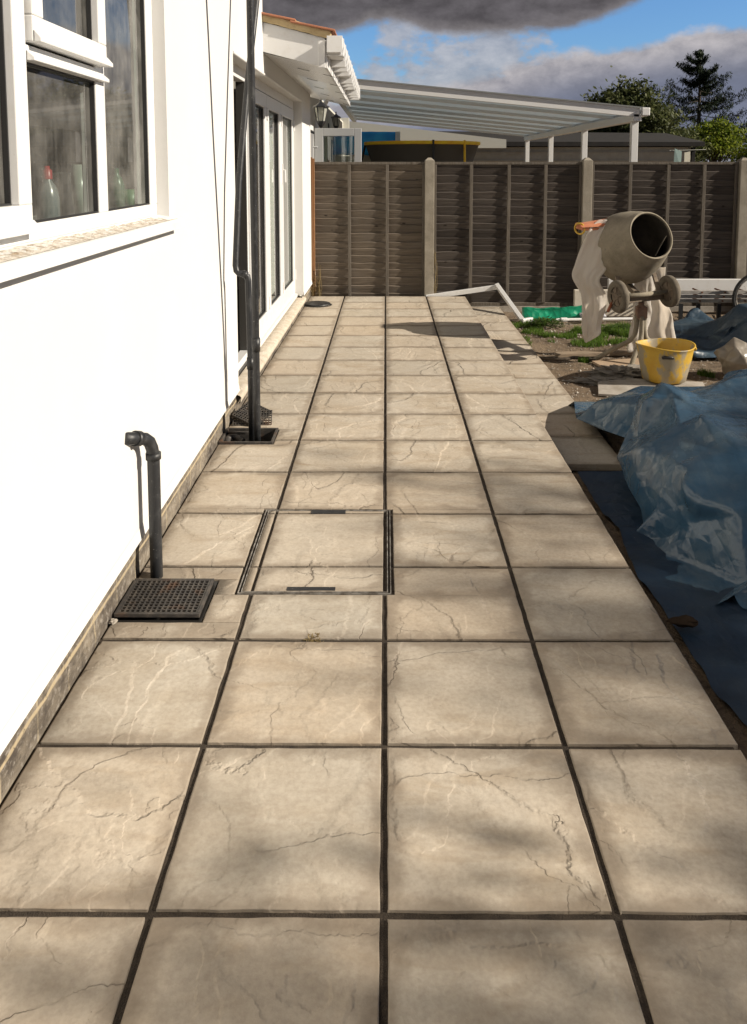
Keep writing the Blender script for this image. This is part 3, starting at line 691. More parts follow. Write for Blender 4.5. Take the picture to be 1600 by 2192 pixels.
for r_ in range(16):
    x1 = -.385-r_*.30; x0 = x1-.34
    for c in range(17 if r_ < 3 else 6):
        y = VY0-.045+c*.25; t = RND.uniform(-.004, .004)
        zz0, zz1 = rz(x1)+.078+t, rz(x0)+.058+t
        tl.cur = (RND.random(), 0, 0)
        tl.add([(x1, y, zz0), (x1, y+.245, zz0), (x0, y+.245, zz1), (x0, y, zz1), (x1, y, zz0-.016), (x1, y+.245, zz0-.016), (x0, y+.245, zz1-.016), (x0, y, zz1-.016)],
               [(0, 1, 2, 3), (7, 6, 5, 4), (0, 4, 5, 1), (1, 5, 6, 2), (2, 6, 7, 3), (3, 7, 4, 0)])
tl.build('roof_tiles', TILE, rfo, bevel=.004)
mr = MB(); mr.box((-6.4, -4.2, 5.2), (XW+.001, 6.5, 5.3)); mr.build('main_roof', DARKROOF, house)

# things on the inner window board
def lathe_thing(name, label, cat, loc, prof, m, parts=()):
    e = empty(name, loc, label, cat); mb = MB(); mb.lathe(prof, Matrix.Translation(loc), 24); mb.build('body', m, e, smooth=True)
    for (n2_, pr, mm) in parts: q = MB(); q.lathe(pr, Matrix.Translation(loc), 20); q.build(n2_, mm, e, smooth=True)
    return e
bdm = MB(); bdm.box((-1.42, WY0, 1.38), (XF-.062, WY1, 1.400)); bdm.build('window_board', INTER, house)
CLEARP = mat('grey_bottle_plastic', (.10, .12, .12), .25); REDCAP = mat('red_cap', (.25, .015, .015), .4); WHT = mat('white_ceramic', (.34, .35, .32), .3); GRN = mat('green_bottle_plastic', (.03, .10, .05), .3)
lathe_thing('washing_up_bottle', 'grey plastic bottle with red cap behind the kitchen window glass', 'bottle', (-1.16, 2.80, 1.40),
            [(.0, 0), (.036, 0), (.038, .02), (.038, .09), (.030, .125), (.015, .15), (.014, .155)], CLEARP, [('cap', [(.017, .155), (.017, .185), (.010, .19), (.009, .20), (0, .20)], REDCAP)])
lathe_thing('paper_roll', 'pale kitchen roll standing behind the window beside the red capped bottle', 'kitchen roll', (-1.16, 3.09, 1.40), [(0, 0), (.026, 0), (.026, .205), (.01, .205), (.01, .18)], WHT)
kt = empty('white_jug', (-1.19, 2.99, 1.40), 'white jug with handle between bottle and paper roll behind the window', 'jug')
q = MB(); q.lathe([(0, 0), (.044, 0), (.046, .04), (.037, .12), (.034, .16), (.038, .175)], Matrix.Translation((-1.19, 2.99, 1.40)), 24); q.build('body', WHT, kt, smooth=True)
q = MB(); q.tube(bez([(-1.19, 2.955, 1.55), (-1.19, 2.92, 1.545), (-1.19, 2.925, 1.48), (-1.19, 2.95, 1.46)]), .008, 8); q.build('handle', WHT, kt, smooth=True)
lathe_thing('green_bottle', 'green plastic bottle behind the dusty right-hand window pane', 'bottle', (-1.12, 3.40, 1.40), [(0, 0), (.032, 0), (.032, .12), (.022, .15), (.011, .165), (.011, .19), (0, .19)], GRN)
lathe_thing('pale_green_tub', 'pale green tub behind the dusty right-hand window pane beside the green bottle', 'tub', (-1.11, 3.53, 1.40), [(0, 0), (.038, 0), (.042, .10), (0, .10)], mat('pale_green_plastic', (.10, .20, .10), .4))
cb = empty('grey_armchair', (-1.95, 6.3, .12), 'dark grey armchair inside the open patio door', 'armchair')
q = MB(); q.box((-2.3, 6.15, .16), (-1.5, 6.95, .50)); q.build('seat', mat('dark_grey_fabric', (.07, .065, .085), .9), cb, bevel=.05)
q = MB(); q.box((-2.3, 6.96, .16), (-1.5, 7.18, 1.0)); q.build('backrest', bpy.data.materials['dark_grey_fabric'], cb, bevel=.05)
q = MB(); q.box((-1.49, 6.12, .16), (-1.32, 7.1, .66)); q.build('armrest', bpy.data.materials['dark_grey_fabric'], cb, bevel=.04)

# ------------------------------------------------------------------ waste pipes and gullies
def pipe(name, pts, r, collars, label, cat='pipe'):
    e = empty(name, pts[0], label, cat)
    q = MB(); q.tube(pts, r, 18); q.build('tube', BLACKP, e, smooth=False)
    for p in e.children[0].data.polygons: p.use_smooth = len(p.vertices) == 4
    for (a, b_) in collars:
        q = MB(); q.tube([a, b_], r*1.22, 18); oo = q.build('collar', BLACKP, e)
        for p in oo.data.polygons: p.use_smooth = len(p.vertices) == 4
    return e
# stub pipe by the window: rises behind the square grate, elbows back into the wall
ex = (-.895, 3.048)
elb = [(ex[0], ex[1], z) for z in (-.1, .1, .3, .49)]+[(ex[0]-.003, ex[1]-.005, .520), (ex[0]-.009, ex[1]-.016, .548), (ex[0]-.020, ex[1]-.034, .566), (ex[0]-.034, ex[1]-.060, .576), (ex[0]-.050, ex[1]-.095, .588), (ex[0]-.072, ex[1]-.140, .603)]
pipe('stub_waste_pipe', elb, .024, [((ex[0], ex[1], .475), (ex[0], ex[1], .50)), ((ex[0]-.034, ex[1]-.060, .576), (ex[0]-.044, ex[1]-.082, .584))], 'short black waste pipe with elbow entering white wall above square drain grate')
pz = bpy.data.materials['scuffed_black_plastic']
A = [(-.758, 4.70, -.06), (-.757, 4.69, .55), (-.744, 4.60, 1.2), (-.727, 4.48, 1.9), (-.712, 4.38, 2.6), (-.69, 4.22, 3.4)]
pipe('tall_waste_pipe', bez(A, 4), .0195, [((-.757, 4.69, .52), (-.756, 4.685, .60))], 'tall straight black waste pipe rising from the open drain and past the picture top')
B = [(-.800, 4.745, -.06), (-.800, 4.745, .45), (-.806, 4.74, .93), (-.810, 4.738, .955), (-.826, 4.735, .972), (-.86, 4.73, .975), (-.872, 4.733, .988), (-.878, 4.738, 1.02), (-.862, 4.80, 1.5), (-.822, 4.93, 2.1), (-.778, 5.05, 2.62), (-.72, 5.20, 3.3)]
pipe('cranked_waste_pipe', B, .0185, [((-.800, 4.745, .40), (-.800, 4.745, .47)), ((-.812, 4.738, .960), (-.838, 4.733, .974))], 'cranked black waste pipe with low elbow leaning back beside the tall straight pipe')

def grate(parent, x0, y0, x1, y1, z, nx, ny, M=None, name='grating', bar=.0048):
    q = MB()
    for i in range(nx+1):
        x = x0+(x1-x0-bar)*i/nx; q.box((x, y0, z-.010), (x+bar, y1, z), M)
    for j in range(ny+1):
        y = y0+(y1-y0-bar)*j/ny; q.box((x0, y, z-.010), (x1, y+bar, z-.0012), M)
    o = q.build(name, GRATE, parent); return o
gg = empty('drain_grate', (-.81, 2.86, 0), 'square black plastic drain grate below the stub pipe against the white wall', 'drain grate')
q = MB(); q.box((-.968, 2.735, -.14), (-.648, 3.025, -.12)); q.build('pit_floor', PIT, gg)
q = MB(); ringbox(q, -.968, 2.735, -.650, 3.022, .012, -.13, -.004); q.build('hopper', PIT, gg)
q = MB(); ringbox(q, -.966, 2.752, -.660, 3.004, .011, .002, .017); q.build('frame', GRATE, gg, bevel=.002)
grate(gg, -.954, 2.764, -.672, 2.992, .016, 15, 12)
hp = empty('open_drain_hopper', (-.81, 4.70, 0), 'open black drain hopper holding the feet of both tall pipes', 'drain hopper')
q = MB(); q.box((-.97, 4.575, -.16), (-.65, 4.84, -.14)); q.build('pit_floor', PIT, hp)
q = MB(); ringbox(q, -.968, 4.578, -.652, 4.838, .014, -.15, .012); q.build('frame', GRATE, hp, bevel=.002)
q = MB(); q.box((-.953, 4.775, -.01), (-.80, 4.795, .004)); q.build('cross_bar', GRATE, hp)
q = MB(); q.tube(bez([(-.93, 4.66, -.05), (-.94, 4.72, -.02), (-.90, 4.755, -.02), (-.85, 4.73, -.04)]), .020, 10); q.build('trap_bend', GRATE, hp, smooth=True)
# two loose grates leaning behind the hopper
g1 = empty('loose_drain_grate', (-.83, 4.93, 0), 'loose black grate standing upright behind the open drain hopper', 'drain grate')
M = Matrix.Translation((-.945, 4.90, .005)) @ Euler((R(38), 0, R(4))).to_matrix().to_4x4()
grate(g1, 0, 0, .24, .11, 0, 14, 6, M)
g2 = empty('loose_drain_grate', (-.86, 4.95, .05), 'loose black grate tipped at an angle on top of the upright grate', 'drain grate')
M = Matrix.Translation((-.955, 4.94, .062)) @ Euler((R(16), R(16), R(-24))).to_matrix().to_4x4()
grate(g2, 0, 0, .18, .18, 0, 10, 10, M); q = MB(); ringbox(q, 0, 0, .18, .18, .008, -.016, -.011); q.v = [M @ Vector(p) for p in q.v]; q.build('rim', GRATE, g2)
def lump(name, loc, r, m, seed, squash=(1, 1, .6), amp=.45, det=3, fr=1.6):
    bm = bmesh.new(); bmesh.ops.create_icosphere(bm, subdivisions=det, radius=1); mb = MB()
    for q in bm.verts:
        k = 1+amp*noise.noise(q.co*fr+Vector((seed, 0, 0)))+amp*.5*noise.noise(q.co*fr*2.6+Vector((0, seed, 0)))
        q.co = Vector((q.co.x*squash[0], q.co.y*squash[1], q.co.z*squash[2]))*k*r+Vector(loc)
    me = bpy.data.meshes.new(name); bm.to_mesh(me); bm.free(); me.materials.append(m)
    o = bpy.data.objects.new(name, me); COL.objects.link(o); return o
tag(lump('plaster_lump', (-.905, 5.06, .035), .035, RENDER, 3), 'small white lump of plaster beside the loose grates at the wall', 'plaster lump')
tag(lump('pebble', (-.955, 2.715, .010), .013, CONC, 5), 'small pale pebble at the near corner of the square drain grate', 'pebble')
ic = empty('round_drain_cover', (-.80, 9.35, 0), 'round black drain cover lying near the far corner by the fence', 'drain cover')
q = MB(); q.lathe([(0, .0), (.155, .0), (.158, .008), (.150, .018), (.146, .019), (.02, .022), (0, .022)], Matrix.Translation((-.795, 9.34, .002)), 48); q.build('lid', BLACKP, ic, smooth=True)
q = MB(); q.lathe([(.166, .0), (.172, .003), (.172, .005), (.160, .006)], Matrix.Translation((-.79, 9.30, .002)), 48); q.build('rim', BLACKP, ic)

# ------------------------------------------------------------------ fence
FY = 10.10
fen = empty('lap_panel_fence', (1.5, FY, -.2), 'brown and grey lap panel fence on concrete posts closing the far end', 'fence')
def panel(x0, x1, m, seed):
    rnd = random.Random(seed); mb = MB(); z = -.10; first = None
    while z < 1.60:
        h = rnd.uniform(.095, .125); n_ = 44; v = []; mb.cur = (rnd.random(), rnd.random(), rnd.random()*rnd.random())
        zt = min(z+h+.02, 1.625)
        for i in range(n_+1):
            x = x0+(x1-x0)*i/n_
            w1 = .011*noise.noise(Vector((x*2.6, z*9, seed)))+.004*noise.noise(Vector((x*11, z*9, seed+5)))
            bow = .006*noise.noise(Vector((x*2.2, z*5, seed+9)))
            v += [(x, FY+.014+bow, z), (x, FY-.012+bow, zt+w1-.007), (x, FY-.004+bow, zt+w1), (x, FY+.004+bow, zt+w1), (x, FY+.026+bow, z)]
        mb.add(v, [(i*5+k, (i+1)*5+k, (i+1)*5+k+1, i*5+k+1) for i in range(n_) for k in range(4)])
        z += h*.86
    p = mb.build('lap_panel', m, fen, attr=True)
    for s_ in (0, 1):
        q = MB(); q.box((x0, FY-.030, 1.615), (x1, FY+.030, 1.648)) if s_ == 0 else q.box((x0, FY-.024, -.14), (x1, FY+.02, -.10)); q.build('rail' if s_ else 'capping_rail', FENCE_BAT, p, bevel=.003)
    return p
def batten(p, x, w_=.040):
    q = MB(); q.box((x-w_/2, FY-.042, -.10), (x+w_/2, FY-.016, 1.614)); q.cur = (RND.random(),)*3; q.build('batten', FENCE_BAT, p, bevel=.003)
P1 = panel(-.875, .478, FENCE_WARM, 1)
for x in (-.448, .020, .465): batten(P1, x, .038 if x < .4 else .03)
P2 = panel(.598, 2.410, FENCE_GREY, 2)
for x in (.612, 1.053, 1.516, 1.966, 2.395): batten(P2, x, .040 if .7 < x < 2.3 else .03)
P3 = panel(2.530, 4.318, FENCE_GREY, 3)
for x in (2.545, 3.005, 3.470, 3.910, 4.30): batten(P3, x, .040 if 2.6 < x < 4.2 else .03)
P4 = panel(4.455, 6.2, FENCE_GREY, 4)
for x in (4.47, 4.93, 5.39, 5.85): batten(P4, x)
for x in (.538, 2.470, 4.387, 6.27):
    q = MB(); q.box((x-.058, FY-.085, -.45), (x+.058, FY+.045, 1.665)); q.add([(x-.058, FY-.085, 1.665), (x+.058, FY-.085, 1.665), (x+.058, FY+.045, 1.665), (x-.058, FY+.045, 1.665), (x-.02, FY-.04, 1.700), (x+.02, FY-.04, 1.700), (x+.02, FY, 1.700), (x-.02, FY, 1.700)],
                                                                          [(0, 1, 5, 4), (1, 2, 6, 5), (2, 3, 7, 6), (3, 0, 4, 7), (4, 5, 6, 7)])
    q.build('concrete_post', CONC_POST, fen, bevel=.006)
for (a, b_) in ((.598, 2.410), (2.530, 4.318), (4.455, 6.2)):
    q = MB(); q.box((a, FY-.025, -.44), (b_, FY+.025, -.142)); q.build('gravel_board', CONC, fen, bevel=.004)
q = MB(); q.box((-.922, FY-.075, -.2), (-.900, FY-.02, 1.705)); q.box((-.899, FY-.055, -.2), (-.876, FY-.01, 1.690)); q.build('timber_post', ORANGE_POST, fen, bevel=.002)

# dead weeds at the foot of the fence
def weeds(name, cx, cy, z0, n, h, spread, m, seed, leafy=True):
    rnd = random.Random(seed); mb = MB()
    for i in range(n):
        x = cx+rnd.gauss(0, spread); y = cy+rnd.gauss(0, .012); hh = h*rnd.uniform(.3, 1); mb.cur = (rnd.random(),)*3
        p = Vector((x, y, z0)); pts = [p]
        for k in range(6): p = p+Vector((rnd.gauss(0, .009), rnd.gauss(0, .006), hh/6)); pts.append(p)
        mb.tube(pts, .0016, 4)
        for q in pts[1:]:
            for _ in range(3):
                d = Vector((rnd.gauss(0, 1), rnd.gauss(0, 1), rnd.gauss(0, 1))).normalized()*.012; e = d.cross(Vector((0, 0, 1)))*.5; c = q+d*.6; mb.cur = (rnd.random(),)*3
                mb.add([c-d*.5, c+e*.6, c+d*.5, c-e*.6], [(0, 1, 2, 3)])
    return mb.build(name, m, attr=True)
tag(weeds('dry_weeds', -.835, 10.035, -.02, 22, .42, .030, DRYM, 4), 'dried straw coloured weeds climbing the fence foot beside the brown timber post', 'weeds')
tag(weeds('dry_weeds', .612, 10.045, .0, 9, .62, .006, DRYM, 5), 'thin dried stems against the right side of the first concrete post', 'weeds')
tag(weeds('dry_weeds', -.912, 9.975, .0, 14, .22, .012, DRYM, 6), 'low dried weeds in the corner where wall meets fence', 'weeds')

# ------------------------------------------------------------------ cement mixer
mx = empty('cement_mixer', (2.31, 7.32, -.2), 'cement crusted mixer with its drum mouth towards us on a three-legged stand', 'cement mixer')
ax = Vector((.30, -.87, .385)).normalized(); om = Vector((2.365, 7.25, .985))
M = axisM(om, -ax)
prof = [(.203, .55*0+.010), (.217, .0), (.224, .008), (.226, .02), (.262, .10), (.300, .20), (.322, .29), (.336, .36), (.332, .43), (.300, .52), (.25, .60), (.15, .645), (0, .65)]
inner = [(.203, .010), (.206, .03), (.245, .11), (.285, .21), (.305, .29), (.312, .36), (.306, .43), (.28, .51), (.22, .58), (0, .62)]
q = MB(); q.lathe(prof, M, 64, .004, 3); drum = q.build('drum', CEMENT, mx, smooth=True)
q = MB(); q.lathe(inner[::-1], M, 64); q.build('lining', mat('shade_dark_mortar_lining', build=m_conc((.035, .030, .024), (.085, .072, .056), (.02, .017, .014))), drum, smooth=True)  # old mortar colour, darkened to paint in the shade inside the drum
q = MB(); n_ = 64
q.tube([M @ Vector((.214*math.cos(2*math.pi*k/n_), .214*math.sin(2*math.pi*k/n_), .004)) for k in range(n_+1)], .0085, 8, False); q.build('mouth_ring', CEMENT, drum, smooth=True)
q = MB(); q.lathe([(.331, .350), (.335, .352), (.335, .368), (.331, .370)], M, 64); q.build('seam_band', CEMENT, drum, smooth=True)
q = MB()
pd = MB(); v = [M @ Vector(p) for p in ((-.05, -.20, .10), (-.20, -.06, .10), (-.27, -.13, .38), (-.12, -.26, .38))]
vx = Vector((.26, -.02, .12)); 
pts = [om+Vector(p) for p in ((.17, .11, -.01), (.055, .05, -.185), (.135, .33, -.275), (.195, .35, -.12))]
nr = (pts[1]-pts[0]).cross(pts[3]-pts[0]).normalized()*.006
pd.add(pts+[p+nr for p in pts], [(0, 1, 2, 3), (7, 6, 5, 4), (0, 4, 5, 1), (1, 5, 6, 2), (2, 6, 7, 3), (3, 7, 4, 0)]); pd.build('paddle', CEMENT, drum)
# frame, axle and wheels
wa = Vector((.955, .285, .045)).normalized()
wl, wr = Vector((2.052, 7.13, .452)), Vector((2.548, 7.278, .478))
q = MB(); q.tube([wl+wa*.02, wl+wa*.25+Vector((0, 0, -.006)), wr+wa*.01], .021, 14); q.build('axle', CEMENT, mx, smooth=True)
q = MB(); q.bar(wl+wa*.055+Vector((0, .05, -.048)), wr-wa*.06+Vector((0, .05, -.048)), .05, .052); q.bar(wl+wa*.055+Vector((0, .05, -.02)), wl+wa*.10+Vector((-.03, .36, .22)), .035, .03)
q.bar(wr-wa*.08+Vector((0, .05, -.02)), wr-wa*.05+Vector((-.02, .38, .26)), .035, .03)
q.bar((2.30, 7.26, .40), (2.285, 7.80, .52), .05, .05); q.bar((2.285, 7.80, .50), (2.27, 7.86, .76), .06, .05); q.build('frame', CEMENT_D, mx, bevel=.004)
WHEELM = mat('cement_dusted_rubber', build=m_conc((.095, .080, .060), (.17, .145, .11), (.05, .04, .03)))
def wheel(c):
    Mw = axisM(c, wa); q = MB()
    q.lathe([(.085, -.022), (.108, -.030), (.130, -.030), (.142, -.020), (.146, 0), (.142, .020), (.130, .030), (.108, .030), (.085, .022)], Mw, 40); t = q.build('wheel', WHEELM, mx, smooth=True)
    q = MB(); q.lathe([(0, -.026), (.030, -.026), (.034, -.018), (.086, -.012), (.086, .012), (.034, .018), (.030, .026), (0, .026)], Mw, 40)
    for k in range(5):
        a = 2*math.pi*k/5+.3; d = Vector((math.cos(a), math.sin(a), 0)); q.bar(Mw @ (d*.025+Vector((0, 0, -.014))), Mw @ (d*.088+Vector((0, 0, -.018))), .018, .012)
        q.bar(Mw @ (d*.025+Vector((0, 0, .014))), Mw @ (d*.088+Vector((0, 0, .018))), .018, .012)
    q.build('hub', CEMENT_D, t)
wheel(wl); wheel(wr)
q = MB(); q.tube([(2.31, 7.30, .40), (2.31, 7.30, .27)], .026, 14); q.tube([(2.31, 7.30, .345), (2.31, 7.30, .22)], .036, 14); q.box((2.268, 7.262, .235), (2.300, 7.338, .335)); q.box((2.322, 7.262, .235), (2.358, 7.338, .335))
q.build('stand_post', mat('rusty_red_brown_steel', build=m_conc((.17, .10, .07), (.27, .19, .14), (.09, .06, .05))), mx, bevel=.003)
for pts in ([(2.278, 7.31, .25), (2.272, 7.31, .12), (2.245, 7.33, .03), (2.12, 7.38, -.06), (1.925, 7.45, -.20)], [(2.312, 7.275, .25), (2.312, 7.272, .12), (2.295, 7.25, .02), (2.235, 7.20, -.09), (2.183, 7.15, -.20)], [(2.345, 7.31, .25), (2.350, 7.315, .12), (2.385, 7.35, .03), (2.52, 7.44, -.04), (2.74, 7.56, -.20)]):
    q = MB(); q.tube(bez(pts, 7), .0215, 14); q.build('leg', CEMENT, mx, smooth=True)
q = MB(); q.tube([(2.03, 7.22, .40), (1.99, 7.16, .355), (1.965, 7.13, .32)], .014, 10); q.build('lever', mat('rusty_orange_paint', (.28, .09, .04), .6), mx, smooth=True)
q = MB(); v = []
for i in range(13):     # shallow domed motor cover on the far shoulder of the drum
    a = i/12*math.pi
    v += [(1.80, 7.62+.13*math.cos(a), 1.035+.03*math.sin(a)), (2.10, 7.66+.17*math.cos(a), 1.050+.06*math.sin(a))]
q.add(v, [(i*2, i*2+2, i*2+3, i*2+1) for i in range(12)]+[tuple(range(0, 26, 2)), tuple(range(25, 0, -2))]); q.box((1.81, 7.50, 1.005), (2.10, 7.76, 1.034))
q.build('motor_cover', mat('faded_orange_plastic', build=m_conc((.46, .15, .07), (.52, .22, .12), (.30, .16, .10))), mx, bevel=.008)
q = MB(); n_ = 26; Mh = axisM((1.80, 7.56, 1.02), (1, .6, .1))
q.tube([Mh @ Vector((.062*math.cos(2*math.pi*k/n_), .050*math.sin(2*math.pi*k/n_), 0)) for k in range(n_+1)], .009, 8, False); q.build('yellow_handle', mat('yellow_paint', (.52, .33, .03), .45), mx, smooth=True)

# plastic film hanging on the mixer
def drape(name, rows, folds, label, seed, amp=.03):
    """rows: (left point, right point) from top to bottom"""
    nu, L = 40, len(rows); rr = bez([r[0] for r in rows], 8); rs = bez([r[1] for r in rows], 8); mb = MB(); v = []
    for j, (a, b_) in enumerate(zip(rr, rs)):
        t = j/(len(rr)-1)
        for i in range(nu+1):
            u = i/nu; p = a.lerp(b_, u); ph = folds*u*2*math.pi+1.2*math.sin(t*3+seed)
            d = amp*(.25+.75*t)*(math.sin(ph+1.6*noise.noise(Vector((t*2.2, u, seed))))*(.5+.8*u))+.035*noise.noise(Vector((u*2.5+t*1.5, t*4, seed)))+.012*noise.noise(Vector((u*9, t*7, seed)))
            v.append(p+Vector((d*.25, d, 0))+Vector((0, 0, .01*noise.noise(Vector((u*7, t*2, seed+3))))))
    n_ = nu+1
    mb.add(v, [(j*n_+i, j*n_+i+1, (j+1)*n_+i+1, (j+1)*n_+i) for j in range(len(rr)-1) for i in range(nu)])
    o = mb.build(name, FILM, smooth=True, solid=.0012); tag(o, label, 'plastic sheet', 'plastic sheets hanging on the mixer'); return o
drape('plastic_sheet', [((1.97, 7.56, 1.10), (2.20, 7.46, 1.12)), ((1.88, 7.52, 1.02), (2.10, 7.36, .98)), ((1.80, 7.50, .85), (2.06, 7.38, .80)), ((1.745, 7.48, .70), (2.02, 7.42, .66)), ((1.72, 7.47, .58), (1.96, 7.42, .55)), ((1.80, 7.46, .42), (2.02, 7.40, .42)), ((1.815, 7.46, .26), (2.02, 7.40, .30)), ((1.815, 7.46, .12), (1.98, 7.40, .14)), ((1.835, 7.46, .02), (1.97, 7.40, .06)), ((1.850, 7.46, -.03), (1.86, 7.44, -.02))],
      1.1, 'creased white plastic sheet hanging pointed from the left side of the mixer drum', 2, .028)
drape('plastic_sheet', [((2.36, 7.62, .62), (2.62, 7.60, .66)), ((2.34, 7.62, .50), (2.62, 7.60, .52)), ((2.33, 7.62, .36), (2.62, 7.60, .38)), ((2.34, 7.62, .20), (2.69, 7.60, .22)), ((2.30, 7.60, .04), (2.72, 7.60, .06)), ((2.28, 7.58, -.15), (2.76, 7.58, -.12))],
      1.7, 'cream plastic sheet hanging to the ground behind the right wheel of the mixer', 5, .035)

# yellow tub
bk = empty('yellow_bucket', (2.31, 6.62, -.17), 'yellow flexible builder\'s tub smeared with cement in front of the mixer', 'bucket')
def m_yel(g, b):
    p = g.obj(); s = g.n('ShaderNodeSeparateXYZ'); g.put(s.inputs[0], p); n = g.noise(g.scale(p, (1, 1, .55)), 7, 5, .6); f = g.noise(p, 40, 4, .7)
    c = g.mix(g.mapr(n, .3, .6), (.46, .27, .03), (.52, .35, .045)); low = g.math('SUBTRACT', .18, s.outputs[2])
    msk = g.mapr(g.math('ADD', n, g.math('MULTIPLY', low, .35)), .52, .60, smooth=True); c = g.mix(g.math('MULTIPLY', msk, .9), c, (.26, .235, .19)); c = g.mix(g.mapr(f, .6, .7, 0, .6), c, (.20, .16, .1))
    g.put(b.inputs['Base Color'], c); b.inputs['Roughness'].default_value = .5; g.put(b.inputs['Normal'], g.bump(f, .3, .004))
YEL = mat('muddy_yellow_plastic', build=m_yel)
Mb = Matrix.Translation((2.315, 6.66, -.172)); q = MB()
q.lathe([(.0, .004), (.150, .002), (.172, .010), (.190, .09), (.208, .18), (.222, .262), (.228, .292), (.236, .300), (.236, .306), (.226, .307), (.222, .298), (.214, .26), (.200, .18), (.182, .09), (.165, .014), (0, .012)], Mb, 56)
for i, p in enumerate(q.v):
    x, y, z = p[0]-2.315, p[1]-6.66, p[2]+.172; sq = 1+.02*(x*x-y*y)/.05*(z/.3); q.v[i] = (2.315+x*sq, 6.66+y*(2-sq), p[2]+.010*(z/.3)*math.sin(2*math.atan2(y, x)+.6))
tub = q.build('tub', YEL, bk, smooth=True)
q = MB(); q.tube([(2.225, 6.459, .060), (2.242, 6.452, .067), (2.295, 6.448, .067), (2.312, 6.4475, .061)], (.0125, .0155, .0155, .0125), 10); q.build('handle_slot_shade', PIT, tub, smooth=True)  # solid near-black tube paints the dark of an open slot
q = MB(); q.tube(bez([(2.535, 6.60, .125), (2.550, 6.61, .10), (2.556, 6.66, .085), (2.550, 6.71, .10), (2.535, 6.72, .13)], 5), .010, 8); q.build('handle', YEL, bk, smooth=True)
q = MB(); q.lathe([(.196, .15), (.10, .158), (0, .16)], Mb, 40, .01); q.build('mortar_inside', MORTAR, bk, smooth=True)
# ground clutter
q = MB(); Mz = Matrix.Translation((2.13, 6.38, -.187)) @ Euler((0, R(-.6), R(-14))).to_matrix().to_4x4(); q.box((-.42, -.20, -.012), (.42, .34, .008), Mz); tag(q.build('plywood_board', CONC, bevel=.003), 'cement caked board lying on the mud under the yellow bucket', 'board')
q = MB(); q.bar((1.62, 7.62, -.185), (2.66, 7.72, -.175), .10, .035); tag(q.build('timber_plank', PLANK, bevel=.003), 'grey timber plank lying on the mud behind the mixer stand', 'plank')
q = MB(); q.bar((1.90, 7.20, -.178), (2.62, 7.34, -.170), .22, .022); tag(q.build('timber_plank', PLANK2, bevel=.003), 'pale orange plank under the feet of the mixer stand', 'plank')
q = MB(); q.tube(bez([(1.30, 7.50, -.18), (1.62, 7.40, -.175), (1.76, 7.44, -.17), (1.92, 7.36, -.18)], 5), .016, 8); tag(q.build('muddy_stick', BARK), 'dark muddy stick reaching from the step towards the mixer', 'stick')
mo = lump('mortar_heap', (2.05, 6.93, -.185), .17, MORTAR, 8, (1.5, .75, .33), .7, 5, 3.2); tag(mo, 'lumpy wet mortar spilled beside the mixer and bucket', 'mortar heap')
mo2 = lump('mortar_heap', (1.80, 6.72, -.20), .10, MORTAR, 9, (1.9, .7, .3), .8, 4, 3.4); tag(mo2, 'small flat smear of mortar left of the larger mortar heap', 'mortar heap')
rnd = random.Random(5); pb = MB()
for i in range(1700):
    x, y = rnd.uniform(1.42, 3.2), rnd.uniform(5.6, 9.6)
    r = rnd.uniform(.004, .011)*(1.9 if rnd.random() < .06 else 1); z = -.204+.028*noise.noise(Vector((x*1.6, y*1.6, 0)))+.018*noise.noise(Vector((x*6, y*6, 2)))+.012*abs(noise.noise(Vector((x*15, y*15, 5))))
    a = rnd.random()*6.28; v = [(x+r*math.cos(a+k*1.57)*rnd.uniform(.6, 1.2), y+r*math.sin(a+k*1.57)*rnd.uniform(.6, 1.2), z) for k in range(4)]; t = (x, y, z+r*.8)
    pb.add(v+[t], [(0, 1, 4), (1, 2, 4), (2, 3, 4), (3, 0, 4)])
tag(pb.build('gravel', CONC), 'pale stone chips scattered over the trodden mud', 'gravel', kind='stuff')

# grass patches
def zg(x, y): return -.208+.028*noise.noise(Vector((x*1.6, y*1.6, 0)))+.018*noise.noise(Vector((x*6, y*6, 2)))
def grass(mb, cx, cy, rx, ry, n, h, seed):
    rnd = random.Random(seed)
    for i in range(n):
        a = rnd.random()*6.28; r = math.sqrt(rnd.random()); x = cx+rx*r*math.cos(a); y = cy+ry*r*math.sin(a)
        if noise.noise(Vector((x*4, y*4, 7))) < -.18+r*.3: continue
        z = zg(x, y); hh = h*rnd.uniform(.4, 1.1); w = rnd.uniform(.0016, .0034); b = rnd.random()*6.28; l = Vector((math.cos(b), math.sin(b), 0)); s_ = Vector((-l.y, l.x, 0))*w; ln = rnd.uniform(.1, .7)*hh
        p0 = Vector((x, y, z)); p1 = p0+l*ln*.3+Vector((0, 0, hh*.6)); p2 = p0+l*ln+Vector((0, 0, hh)); mb.cur = (rnd.random(),)*3
        mb.add([p0-s_, p0+s_, p1+s_*.8, p1-s_*.8, p2], [(0, 1, 2, 3), (3, 2, 4)])
gs = MB(); grass(gs, 2.10, 8.45, .62, .42, 7500, .06, 1); grass(gs, 1.62, 9.05, .20, .34, 1500, .05, 2); grass(gs, 2.55, 8.75, .5, .35, 4200, .085, 3); grass(gs, 1.82, 7.40, .07, .05, 420, .06, 4); grass(gs, 2.82, 6.95, .12, .10, 700, .06, 6); grass(gs, 1.50, 8.55, .08, .5, 600, .04, 7)
tag(gs.build('grass', GRASSM, attr=True), 'patchy bright green grass between the mixer and the fence', 'grass', kind='stuff')
